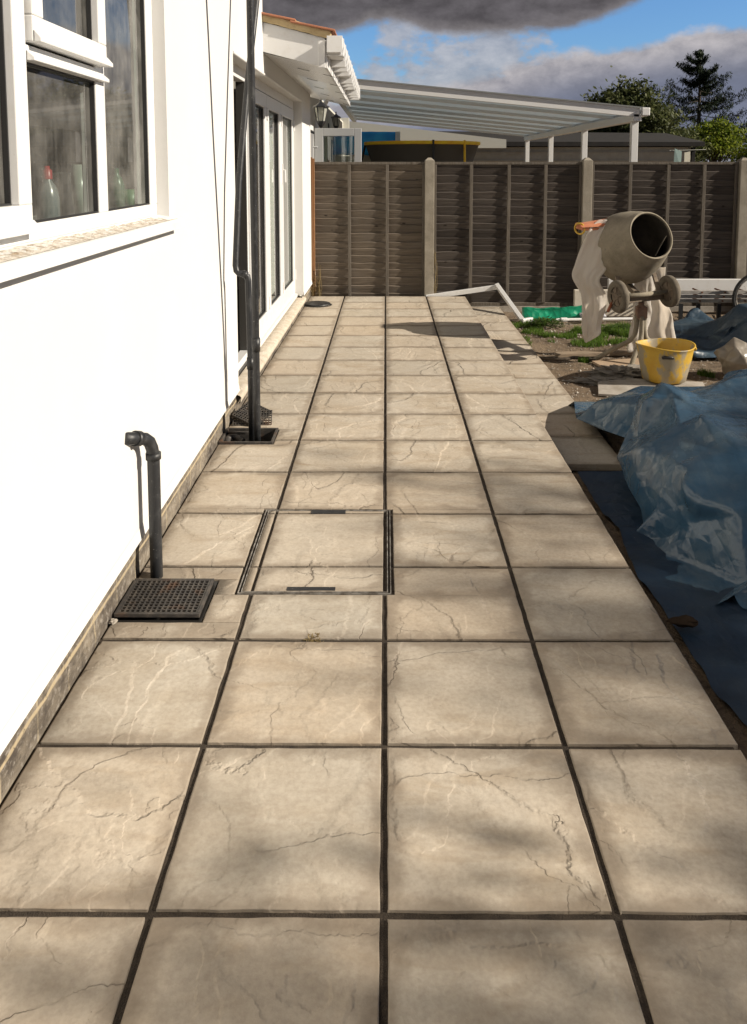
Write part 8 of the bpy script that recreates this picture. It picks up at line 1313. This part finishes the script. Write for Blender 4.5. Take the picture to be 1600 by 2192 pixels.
-2,1,0,0,3,-1,-6,-2,1,1,-1,0,-2,-3,-2,-1,1,2,9,-1,1,-1,-7,0,2,4,-1,-1,-3,-2,-1,0,0,-1,1,1,-1,0,1,5,-2,2,5,4,2,1,-2,-3,-3,2,2,-2,-1,0,2,-2,1,-6,-1,1,0,3,-7,-4,-2,-1,4,5,1,3,-1,-4,0,
1,4,0,0,-3,-3,1,0,-2,0,0,-1,0,1,0,4,-1,2,0,0,3,1,1,0,3,-1,-2,0,7,-1,1,-2,0,-2,3,-2,-3,1,-6,-4,-3,0,3,1,1,2,1,1,1,0,2,2,0,-4,-2,2,-2,1,0,-2,1,0,-1,0,1,-1,3,2,0,-1,0,3,0,1,1,4,-2,-2,
-4,1,-1,-1,0,2,1,-7,-2,-2,-1,-3,-1,-1,1,3,3,2,-1,0,0,0,3,1,-6,-1,0,-1,2,-1,0,1,-1,0,-1,1,-1,1,1,1,2,0,-1,-1,4,1,1,0,2,0,-1,0,2,-1,-1,-1,-1,2,-3,-1,1,3,-4,4,1,-1,0,-3,1,0,1,-2,1,-8,
-1,-1,0,-1,1,1,1,0,0,0,0,-1,1,-1,0,2,1,0,1,-1,0,6,2,-1,0,1,0,0,-2,5,5,0,-1,-2,-2,-4,0,-3,7,-4,-1,1,1,3,2,-1,-5,-1,-7,-1,-1,-1,0,3,-1,0,0,0,0,0,0,-1,0,-1,-1,0,2,2,1,1,3,2,3,0,-1,0,
0,1,-1,-4,0,3,0,0,-1,3,0,-2,-1,5,4,1,-2,-3,-5,-2,2,2,1,1,-1,-1,-4,-6,2,3,-3,-2,0,0,4,-5,-3,-1,0,1,2,10,-1,0,4,-1,-1,2,0,-1,0,0,0,3,-2,-7,1,1,5,-1,1,2,2,-5,-1,-2,-4,0,4,5,-1,-1,1,
-5,-4,-2,2,2,3,-1,-7,1,-1,5,-2,-2,-4,0,-1,1,4,7,4,-1,-1,2,-1,1,-1,1,-1,3,-2,-1,-3,3,-1,1,-2,3,-4,2,-4,3,-3,0,4,6,2,-8,-1,3,-3,1,2,1,-4,4,2,-15,2,-2,2,1,1,-1,-1,2,6,0,1,-3,0,5,0,-3,
5,-4,0,0,4,-5,6,-5,3,1,0,-1,0,0,1,-1,0,-1,1,3,2,-3,-3,0,2,-2,3,0,3,-4,2,3,-8,-2,6,1,-2,-7,0,1,5,3,-4,2,-1,0,-1,1,1,-1,3,-4,1,0,-2,0,-3,6,-5,0,2,0,0,-1,0,0,0,1,0,-3,-2,-1,0,7,-1,0,
-3,5,-2,2,4,-2,-11,5,1,-1,2,-6,-2,7,2,0,2,2,-4,-8,3,5,-2,2,0,-1,0,0,-1,
])}
sheet_points, sheet_faces = unpack(*DATA['front'])
def settle(point):
    x, y, z = point
    if z > -.15:
        away = (Vector((x, y)) - Vector((1.6, 3.7))).length
        z += .10 * max(0, 1 - away / .7)
    sag = 1-.17*min(1, max(0, (x-1.3)/.6))
    z = -.2+(z+.2)*sag
    x = max(x-.08, 1.0) if y < 4.66 else x-.06
    return (x, y, z)
sheet_points = [settle(point) for point in sheet_points]
def kept(face):
    middle = sum(sheet_points[i][1] for i in face)/4
    return middle > 3.12+.10*noise.noise(Vector((sheet_points[face[0]][0]*3, 0, 0)))
sheet_faces = [face for face in sheet_faces if kept(face)]
q = MB(); q.add(sheet_points, sheet_faces)
o = q.build('blue_tarp', TARP, smooth=True)
TARPS = [(o, .045, 3)]
tag(o, 'large crumpled blue tarpaulin thrown over a waist-low heap beside the patio', 'tarpaulin')
v, f = unpack(*DATA['back']); q = MB(); q.add(v, f); o = q.build('blue_tarp', TARP_BACK, smooth=True)
TARPS.append((o, .10, 4)); TARPS.append((sk, .02, 6))
tag(o, 'crumpled blue tarpaulin lying in front of the aluminium ladder', 'tarpaulin')
def crease(o, ratio, seed, lo, hi):
    d = o.modifiers.new('dec', 'DECIMATE'); d.ratio = ratio
    dg = bpy.context.evaluated_depsgraph_get(); me = bpy.data.meshes.new_from_object(o.evaluated_get(dg)); o.modifiers.clear(); o.data = me
    rnd = random.Random(seed); at = me.attributes.new('crease_edge', 'FLOAT', 'EDGE')
    for k in range(len(me.edges)): at.data[k].value = rnd.uniform(lo, hi) if rnd.random() < .55 else 0
    for p in me.polygons: p.use_smooth = True
    m_ = o.modifiers.new('sub', 'SUBSURF'); m_.levels = m_.render_levels = 3
for o_, r_, s_ in TARPS: crease(o_, r_, s_, .65, 1.)
# muddy groundsheet along the foot of the patio
q = MB(); v = []; nu, nv = 90, 110
for j in range(nv+1):
    for i in range(nu+1):
        u, t = i/nu, j/nv; y = 2.15+t*2.45; x = 1.115+.05*noise.noise(Vector((t*5, 1, 1)))+(.12 if t < .2 else 0)*(1-t/.2 if t < .2 else 0)+u*3.2
        e = min(1, u*9)
        z = -.175+.016*noise.noise(Vector((x*3.3, y*3.3, 2)))+e*(.045*abs(noise.noise(Vector((x*2.2+y*.8, y*1.5-x*.5, 8))))+.02*abs(noise.noise(Vector((x*7, y*6, 5)))))+.02*(1-e)*noise.noise(Vector((y*9, 0, 0)))
        v.append((x, y, z))
q.add(v, [(j*(nu+1)+i, j*(nu+1)+i+1, (j+1)*(nu+1)+i+1, (j+1)*(nu+1)+i) for j in range(nv) for i in range(nu)])
tag(q.build('groundsheet', TARP_FLAT, smooth=True), 'flat muddy blue sheet on the ground below the patio edge', 'groundsheet')
for (x, y, z, s_, lb) in ((1.15, 2.99, -.145, 31, 'dark clod of earth on the groundsheet at the patio edge'),):
    tag(lump('earth_clod', (x, y, z), .036, mat('dark_earth', (.030, .020, .013), .95, Specular_IOR_Level=.1), s_, (1.5, .8, .35), .5), lb, 'earth clod')
tag(weeds('leaf_debris', -.235, 2.628, -.008, 6, .010, .010, DRYM, 44), 'small tuft of dry leaf litter in a joint below the manhole cover', 'leaf litter')

# ------------------------------------------------------------------ neighbour: veranda, wall, lanterns, door, trampoline, outbuilding
ve = empty('white_veranda', (3.75, 12.4, 0), 'long white lean-to canopy on slim posts beyond the fence', 'canopy')
WV = mat('white_powder_coat', (.72, .72, .71), .35)
xl, zl, xr, zr = -.82, 2.86, 3.78, 2.42
for i, y in enumerate((12.45, 15.55, 18.7, 21.8)):
    q = MB(); q.box((3.70, y-.05, -.2), (3.80, y+.05, 2.26)); q.build('post', WV, ve, bevel=.006)
q = MB(); q.box((3.69, 12.3, 2.261), (3.81, 21.95, 2.37)); q.build('front_beam', WV, ve, bevel=.006)
q = MB(); q.box((3.80, 12.25, 2.34), (3.92, 22.0, 2.46)); q.build('gutter', WV, ve, bevel=.012)
q = MB(); q.box((-.88, 12.3, 2.76), (-.78, 22.0, 2.92)); q.build('wall_plate', WV, ve)
for i in range(8):
    y = 12.33+i*1.374; q = MB(); q.bar((xl, y, zl-.012), (xr, y, zr-.027), .06, .055 if i else .14); q.build('rafter', WV, ve, bevel=.004)
PCARB = mat('frosted_roof_sheet', (.62, .66, .68), .35); 
def m_pc(g, b):
    tl = g.n('ShaderNodeBsdfTranslucent'); tl.inputs[0].default_value = (.62, .68, .72, 1); mx_ = g.n('ShaderNodeMixShader'); mx_.inputs[0].default_value = .5
    p = g.obj(); s = g.n('ShaderNodeSeparateXYZ'); g.put(s.inputs[0], p); wv = g.math('FRACT', g.math('MULTIPLY', s.outputs[1], 20.)); g.put(b.inputs['Base Color'], g.mix(g.mapr(g.math('ABSOLUTE', g.math('SUBTRACT', wv, .5)), .40, .5), (.50, .54, .56), (.66, .68, .68)))
    b.inputs['Roughness'].default_value = .4; out = g.nt.nodes['Material Output']; g.put(mx_.inputs[1], b.outputs[0]); g.put(mx_.inputs[2], tl.outputs[0]); g.put(out.inputs[0], mx_.outputs[0])
PCARB = mat('twin_wall_roof_sheet', build=m_pc)
for i in range(7):
    y = 12.33+i*1.374; q = MB(); q.add([(xl, y+.02, zl+.03), (xr, y+.02, zr+.012), (xr, y+1.354, zr+.012), (xl, y+1.354, zl+.03)], [(0, 1, 2, 3)]); q.build('roof_sheet', PCARB, ve, solid=.016)
q = MB(); q.bar((xl, 12.29, zl+.055), (xr+.1, 12.29, zr+.035), .03, .02); q.build('edge_trim', mat('grey_trim', (.22, .23, .23), .4), ve)

nh = empty('neighbour_house', (-1.2, 16, 0), 'neighbouring pale house wall with two lanterns beyond the fence corner', 'house')
q = MB(); q.box((-6, 10.9, -.2), (-1.16, 22.4, 2.80)); q.build('wall', mat('pale_neighbour_render', (.55, .54, .48), .85), nh)
q = MB()
q.box((-1.159, 11.35, .0), (-1.10, 11.42, 2.2)); q.box((-1.159, 12.55, 0), (-1.10, 12.62, 2.2)); q.box((-1.159, 11.42, 2.13), (-1.10, 12.55, 2.2)); q.build('door_frame', WV, nh)
q = MB(); q.box((-1.158, 11.42, 0), (-1.15, 12.55, 2.13)); q.build('door_opening', CHARCOAL, nh)
for (y0, y1) in ((13.6, 15.0), (17.5, 19.4)):
    q = MB(); q.box((-1.159, y0, .95), (-1.145, y1, 2.1)); fr_ = q.build('window', CHARCOAL, nh)
    q = MB()
    for (a, b_) in (((y0-.05, .9), (y0, 2.15)), ((y1, .9), (y1+.05, 2.15)), ((y0, 2.1), (y1, 2.15)), ((y0, .9), (y1, .95)), (((y0+y1)/2-.03, .95), ((y0+y1)/2+.03, 2.1))): q.box((-1.159, a[0], a[1]), (-1.11, b_[0], b_[1]))
    q.build('frame', WV, fr_)
q = MB(); q.tube([(-1.10, 13.1, .0), (-1.10, 13.1, 2.3), (-1.02, 13.0, 2.45), (-.86, 12.9, 2.72)], .034, 10); q.build('downpipe', WV, nh)
q = MB(); q.box((-6, 22.4, -.2), (-1.0, 22.6, 2.9)); q.build('far_wall', bpy.data.materials['pale_neighbour_render'], nh)
LG = mat('lantern_glass', (.55, .56, .50), .15, Alpha=.55)
def lantern(loc, s, label):
    e = empty('wall_lantern', loc, label, 'wall lantern', 'lanterns on the neighbouring wall'); x, y, z = loc
    q = MB(); q.lathe([(.0, .17*s), (.012*s, .16*s), (.012*s, .12*s), (.055*s, .085*s), (.105*s, .055*s), (.105*s, .045*s), (0, .045*s)], Matrix.Translation(loc), 6); q.build('cap', CHARCOAL, e)
    q = MB()
    for k in range(6):
        a = math.pi/3*k; q.tube([(x+.085*s*math.cos(a), y+.085*s*math.sin(a), z+.045*s), (x+.050*s*math.cos(a), y+.050*s*math.sin(a), z-.125*s)], .006*s, 5)
    q.lathe([(.0, -.12*s), (.058*s, -.12*s), (.045*s, -.15*s), (.02*s, -.19*s), (0, -.20*s)], Matrix.Translation(loc), 6); q.build('cage', CHARCOAL, e)
    q = MB(); q.lathe([(.080*s, .044*s), (.046*s, -.118*s)], Matrix.Translation(loc), 6); q.build('glass', LG, e)
    q = MB(); q.lathe([(0, -.05*s), (.024*s, -.04*s), (.03*s, -.0), (.016*s, .03*s), (0, .035*s)], Matrix.Translation(loc), 12); q.build('bulb', WHT, e, smooth=True)
    q = MB(); q.tube(bez([(x, y, z-.19*s), (x-.04*s, y, z-.26*s), (x-.13*s, y, z-.24*s), (-1.16, y, z-.10*s)], 5), .013*s, 8); q.lathe([(0, 0), (.06*s, 0), (.05*s, .02*s), (0, .03*s)], axisM((-1.16, y, z-.12*s), (1, 0, 0)), 16); q.build('bracket', CHARCOAL, e)
lantern((-.905, 11.55, 2.36), 1.15, 'larger, nearer black wall lantern just beyond our eaves')
lantern((-1.00, 16.6, 2.52), 1.0, 'smaller black lantern further along, above the open glazed door')
dr = empty('open_glazed_door', (-.98, 11.40, 0), 'grey framed glazed door standing open beyond the fence corner', 'door')
GREYF = mat('mid_grey_upvc', (.40, .41, .42), .4); GREYF.name = 'grey_upvc'  # one even grey for the whole door frame and handle
dx0, dx1, dy, dzt = -.985, -.335, 11.40, 2.118
q = MB(); q.box((dx0, dy, .0), (dx0+.118, dy+.055, dzt)); q.box((dx1-.10, dy, .0), (dx1, dy+.055, dzt)); q.box((dx0+.118, dy, dzt-.108), (dx1-.10, dy+.055, dzt)); q.box((dx0+.118, dy, 0), (dx1-.10, dy+.055, .3)); q.build('frame', GREYF, dr, bevel=.006)
q = MB(); q.box((dx0+.118, dy+.022, .3), (dx1-.10, dy+.03, dzt-.108)); q.build('pane', GLASS_C, dr)
q = MB(); q.box((dx0+.128, dy+.045, .3), (dx0+.175, dy+.052, dzt-.12)); q.build('blind_strip', mat('cream_blind', (.62, .62, .50), .7), dr)
q = MB(); q.tube([(dx0+.03, dy-.002, 1.86), (dx0+.03, dy-.045, 1.86), (dx0-.02, dy-.047, 1.86)], .012, 10); q.build('handle', GREYF, dr)
# blue board over cream garden store
bs = empty('blue_covered_store', (.3, 17, 0), 'cream garden store with vivid blue cover behind the open glazed door', 'store')
q = MB(); q.box((-1.05, 17.0, -.2), (.9, 18.4, 1.80)); q.build('body', mat('cream_store_wall', (.50, .46, .34), .8), bs)
q = MB(); v = []; nu, nv = 40, 8
for j in range(nv+1):
    for i in range(nu+1):
        u, t = i/nu, j/nv; v.append((-1.08+u*1.30, 16.97-.03*t*0+.012*noise.noise(Vector((u*9, t*3, 0))), 1.83+t*(.47)+.008*noise.noise(Vector((u*6, 2, t)))))
q.add(v, [(j*(nu+1)+i, j*(nu+1)+i+1, (j+1)*(nu+1)+i+1, (j+1)*(nu+1)+i) for j in range(nv) for i in range(nu)])
q.build('blue_cover', mat('vivid_blue_sheet', build=lambda g, b: (g.put(b.inputs['Base Color'], g.mix(g.mapr(g.noise(g.obj(), 2.5, 3), .45, .6), (.0, .30, .82), (.02, .46, .92))), g.put(b.inputs['Roughness'], .35))), bs, smooth=True, solid=.3)
q = MB(); q.box((.20, 16.93, 1.90), (.30, 17.2, 2.30)); q.build('white_flap', WV, bs)

tp = empty('trampoline', (.92, 16.3, 0), 'round trampoline enclosure with yellow padded top ring and dark net', 'trampoline')
cx_, cy_, rt_ = .72, 16.3, 1.12
def ring(mb, r, z, w_, h_, a0=0, a1=6.2832, n_=64, cx=cx_, cy=cy_):
    v = []
    for k in range(n_+1):
        a = a0+(a1-a0)*k/n_
        for (dr_, dz_) in ((0, 0), (w_, .01), (w_, h_), (0, h_)): v.append((cx+(r+dr_)*math.cos(a), cy+(r+dr_)*math.sin(a), z+dz_))
    mb.add(v, [(k*4+i, (k+1)*4+i, (k+1)*4+(i+1) % 4, k*4+(i+1) % 4) for k in range(n_) for i in range(4)])
YP = mat('yellow_padding', build=lambda g, b: (g.put(b.inputs['Base Color'], g.mix(g.mapr(g.noise(g.obj(), 7, 4), .4, .7), (.85, .60, .02), (.78, .42, .02))), g.put(b.inputs['Roughness'], .5)))
q = MB(); ring(q, rt_, 2.00, .03, .065); q.build('padded_ring', YP, tp, smooth=False)
NET = mat('dark_net', build=lambda g, b: None, col=(.07, .065, .055), rough=.8)
q = MB(); n_ = 64; v = []
for k in range(n_+1):
    a = 2*math.pi*k/n_; v += [(cx_+rt_*math.cos(a), cy_+rt_*math.sin(a), 2.01), (cx_+(rt_-.04-.10)*math.cos(a), cy_+(rt_-.14)*math.sin(a), 1.6), (cx_+(rt_-.20)*math.cos(a), cy_+(rt_-.20)*math.sin(a), .75)]
q.add(v, [(k*3+i, (k+1)*3+i, (k+1)*3+i+1, k*3+i+1) for k in range(n_) for i in range(2)]); q.build('net', NET, tp, smooth=True)
for a in (R(180), R(-82), R(-48), R(60), R(120)):
    q = MB(); q.tube([(cx_+(rt_+.02)*math.cos(a), cy_+(rt_+.02)*math.sin(a), 2.08), (cx_+(rt_+.06)*math.cos(a), cy_+(rt_+.06)*math.sin(a), .0)] if a != R(180) else [(cx_-rt_, cy_, 2.03), (cx_-rt_-.10, cy_, 1.6), (cx_-rt_-.3, cy_, 0)], .022, 8); q.build('pole', YP if a == R(-48) else CHARCOAL, tp)
q = MB(); ring(q, rt_, .72, .10, .06); q.build('base_ring', YP, tp)

ob = empty('outbuilding', (4, 25, 0), 'long low cream outbuilding with black roof behind the veranda', 'outbuilding')
q = MB(); q.box((-1.2, 24.6, -.2), (9.25, 29, 2.16)); q.build('wall', CREAM, ob)
for z in (1.75, 2.0):
    q = MB(); q.box((-1.2, 24.56, z), (9.25, 24.598, z+.02)); q.build('cladding_strip', CREAM, ob)
q = MB(); q.add([(-1.3, 24.3, 2.18), (9.42, 24.3, 2.18), (9.42, 24.3, 2.30), (-1.3, 24.3, 2.32), (-1.3, 26.8, 2.75), (9.1, 26.8, 2.66), (-1.3, 29.3, 2.2), (9.42, 29.3, 2.2)], [(0, 1, 2, 3), (3, 2, 5, 4), (4, 5, 7, 6), (0, 6, 7, 1)]); q.build('roof', DARKROOF, ob)
q = MB(); q.box((9.10, 24.45, -.2), (9.2, 24.55, 2.15)); q.build('corner_post', DARKROOF, ob)
cl = MB(); cl.box((.0, 24.1, 2.60), (2.3, 24.2, 2.9)); 
gw = MB(); gw.add([(-1.1, 23.2, 2.1), (3.4, 23.2, 2.1), (3.4, 23.2, 2.34), (-1.1, 23.2, 2.86), (-1.1, 23.3, 2.1), (3.4, 23.3, 2.1), (3.4, 23.3, 2.34), (-1.1, 23.3, 2.86)], [(0, 1, 2, 3), (7, 6, 5, 4), (0, 4, 5, 1), (1, 5, 6, 2), (2, 6, 7, 3), (3, 7, 4, 0)])
gw.build('end_wall', mat('grey_gable_wall', (.42, .42, .38), .85), nh)
tw = empty('white_towel', (7.4, 20, 1.9), 'small white cloth hung above the fence in front of the outbuilding', 'towel')
q = MB(); q.add([(7.02, 20, 2.02), (7.20, 20.02, 1.95), (7.18, 20.0, 1.55), (7.0, 20, 1.55)], [(0, 1, 2, 3)]); q.build('dark_cloth', mat('teal_cloth', (.20, .28, .27), .8), tw, solid=.01)
q = MB(); q.add([(7.26, 20, 1.92), (7.40, 20.0, 1.95), (7.40, 20.0, 1.55), (7.26, 20, 1.55)], [(0, 1, 2, 3)]); q.build('pale_cloth', mat('cream_cloth', (.62, .60, .50), .8), tw, solid=.01)
q = MB(); q.tube([(6.9, 20, 1.97), (7.9, 20.3, 2.0)], .006, 6); q.build('line', WHT, tw)

# ------------------------------------------------------------------ trees
def leaves(mb, pts, n, size, seed, spread, flat=.8):
    rnd = random.Random(seed)
    for c in pts:
        for i in range(n):
            p = Vector(c)+Vector((rnd.gauss(0, spread), rnd.gauss(0, spread), rnd.gauss(0, spread*flat)))
            d = Vector((rnd.gauss(0, 1), rnd.gauss(0, 1), rnd.gauss(0, 1))).normalized()*size*rnd.uniform(.6, 1.3); e = d.cross(Vector((rnd.gauss(0, 1), rnd.gauss(0, 1), rnd.gauss(0, 1)))).normalized()*size*.45
            mb.cur = (rnd.random()**1.4,)*3
            mb.add([p-d, p+e, p+d, p-e], [(0, 1, 2, 3)])
def broad_tree(name, base, h, rad, m, seed, label, nclump=90, nleaf=34, lsize=.06, crown_z=.55, squash=.8, cat='tree', sp=.22, gapn=.0):
    rnd = random.Random(seed); e = empty(name, base, label, cat); B = Vector(base); tr = MB(); tips = []
    cz = h*crown_z; cc = B+Vector((0, 0, cz)); tr.tube(bez([B, B+Vector((.03*h*rnd.uniform(-1, 1), 0, h*.25)), B+Vector((.03*h*rnd.uniform(-1, 1), .02*h, h*.5)), B+Vector((0, 0, h*.85))], 4), [h*.030*(1-.8*i/12) for i in range(13)], 8)
    for i in range(nclump):
        a = rnd.random()*6.283; u = rnd.uniform(-.75, 1); r = math.sqrt(max(0, 1-u*u))*rnd.uniform(.35, 1)**.5
        rr = rad*(.75+.45*noise.noise(Vector((math.cos(a)*1.3, math.sin(a)*1.3, u*1.5+seed)))+.15*rnd.random())
        p = cc+Vector((r*rr*math.cos(a), r*rr*math.sin(a), u*rr*squash*h/(2*rad)*.9 if False else u*rr*squash)); tips.append(p)
        if i % 2 == 0:
            s0 = B+Vector((0, 0, h*rnd.uniform(.25, .7))); mid = s0.lerp(p, .5)+Vector((0, 0, .06*h)); bp = bez([s0, mid, p], 4); tr.tube(bp, [h*.010*(1-.85*k/(len(bp)-1)) for k in range(len(bp))], 5)
    tr.build('trunk', BARK, e); lv = MB(); leaves(lv, tips, nleaf, lsize, seed, rad*sp); 
    # a few sprigs pushing out of the outline
    for i in range(nclump//2):
        p = tips[rnd.randrange(len(tips))]; d = (p-cc).normalized(); pts = [p+d*rad*.1*k+Vector((rnd.gauss(0, .03), 0, rnd.gauss(0, .03)))*rad for k in range(1, 4)]; leaves(lv, pts, 6, lsize*.9, seed+i, rad*.05)
    lv.build('crown', m, e, attr=True); return e
broad_tree('broadleaf_tree', (8.55, 29, -.2), 4.6, 1.75, LEAF_OLIVE, 5, 'rounded dark olive tree rising behind the veranda roof', 130, 95, .095, .72, .62, sp=.15)
broad_tree('tall_hedge_bush', (10.2, 30, -.2), 3.3, 1.35, LEAF_OLIVE, 6, 'lower dark bush between the rounded tree and the conifer', 80, 70, .09, .68, .55, 'bush', sp=.2)
broad_tree('golden_bush', (12.4, 31, -.2), 3.55, 1.0, LEAF_YEL, 7, 'yellow-green bush in front of the conifer beyond the outbuilding roof', 70, 60, .075, .78, .55, 'bush', sp=.2)
broad_tree('golden_bush', (11.55, 24.4, -.2), 2.75, 1.25, LEAF_YEL, 8, 'bright green bush beside the end of the outbuilding', 90, 70, .065, .68, .7, 'bush', sp=.2)
broad_tree('dark_bush', (14.0, 28, -.2), 3.2, 1.6, LEAF_GREEN, 9, 'dark green bush at the right edge above the fence', 90, 70, .075, .68, .75, 'bush', sp=.2)
broad_tree('slim_tree', (15.35, 32, -.2), 4.9, .8, LEAF_GREEN, 10, 'slim pale green tree cut by the right picture edge', 60, 40, .055, .72, 1.4, sp=.25)
# conifer with upswept drooping limbs
def conifer(base, h, w_, seed, label):
    rnd = random.Random(seed); e = empty('conifer_tree', base, label, 'conifer'); B = Vector(base); tr = MB(); nd = MB()
    tr.tube([B, B+Vector((.05, 0, h*.5)), B+Vector((.0, 0, h))], [.14, .09, .012], 8)
    z = h*.30; k = 0
    while z < h*.985:
        t = (z-h*.30)/(h*.70); L = w_*(1-t)**.80*rnd.uniform(.55, 1.15)+.12
        for j in range(rnd.choice((3, 4, 5)) if t < .9 else 3):
            a = rnd.random()*6.283; l = L*rnd.uniform(.65, 1.1); d = Vector((math.cos(a), math.sin(a), 0)); p0 = B+Vector((0, 0, z))
            pts = bez([p0, p0+d*l*.4+Vector((0, 0, -.05*l)), p0+d*l*.75+Vector((0, 0, .06*l)), p0+d*l+Vector((0, 0, .26*l))], 5); tr.tube(pts, [.022*(1-.8*q/(len(pts)-1))*(1-t*.5) for q in range(len(pts))], 5)
            for q, p in enumerate(pts[2:]):
                fr_ = (q+3)/len(pts); m_n = int(24*(1.15-fr_*.3)); wd = .055+.07*l*(1-fr_*.5)*.6
                for _ in range(m_n):
                    c = p+Vector((rnd.gauss(0, wd*.8), rnd.gauss(0, wd*.8), rnd.gauss(-.05, .055))); dd = (Vector((rnd.gauss(0, .8), rnd.gauss(0, .8), rnd.gauss(-.3, .5)))+d*.8).normalized()*rnd.uniform(.05, .11); s_ = dd.cross(Vector((0, 0, 1))).normalized()*.020 if abs(dd.z) < .99*dd.length else Vector((.02, 0, 0))
                    nd.cur = (rnd.random()**1.5,)*3; nd.add([c-dd, c+s_, c+dd, c-s_], [(0, 1, 2, 3)])
        z += h*.030*rnd.uniform(.6, 1.4)
    for _ in range(160):
        c = B+Vector((rnd.gauss(0, .06), rnd.gauss(0, .06), h*rnd.uniform(.86, 1.01))); dd = Vector((rnd.gauss(0, .5), rnd.gauss(0, .5), .8)).normalized()*.09; nd.cur = (rnd.random(),)*3; s_ = dd.cross(Vector((0, 1, 0))).normalized()*.02; nd.add([c-dd, c+s_, c+dd, c-s_], [(0, 1, 2, 3)])
    tr.build('trunk', BARK, e); nd.build('crown', LEAF_DARK, e, attr=True)
conifer((12.85, 34, -.2), 6.45, 4.0, 3, 'tall dark conifer with upswept tips against the clouds')
hd = MB(); rnd = random.Random(3)
leaves(hd, [(9.8+i*.30, 33+rnd.gauss(0, .4), 1.3+rnd.random()*1.35) for i in range(46)], 130, .07, 4, .35); tag(hd.build('far_foliage', LEAF_OLIVE, attr=True), 'dark band of far foliage under the conifer', 'foliage', kind='stuff')
# the garden tree standing to the right, whose shade falls on the near slabs
broad_tree('unseen_shade_tree', (8.85, -2.38, -.2), 5.6, 2.4, LEAF_GREEN, 17, 'leafy garden tree whose soft shade dapples the nearest slabs', 360, 150, .085, .64, .72, sp=.155)
broad_tree('unseen_shade_tree', (15.9, -.65, -.2), 9.8, 2.2, LEAF_GREEN, 19, 'unseen thin tree further off, added to soften light on the right-hand slabs', 70, 56, .09, .8, .48, sp=.12)  # out-of-view crown, added and flattened to dim the right-hand slabs
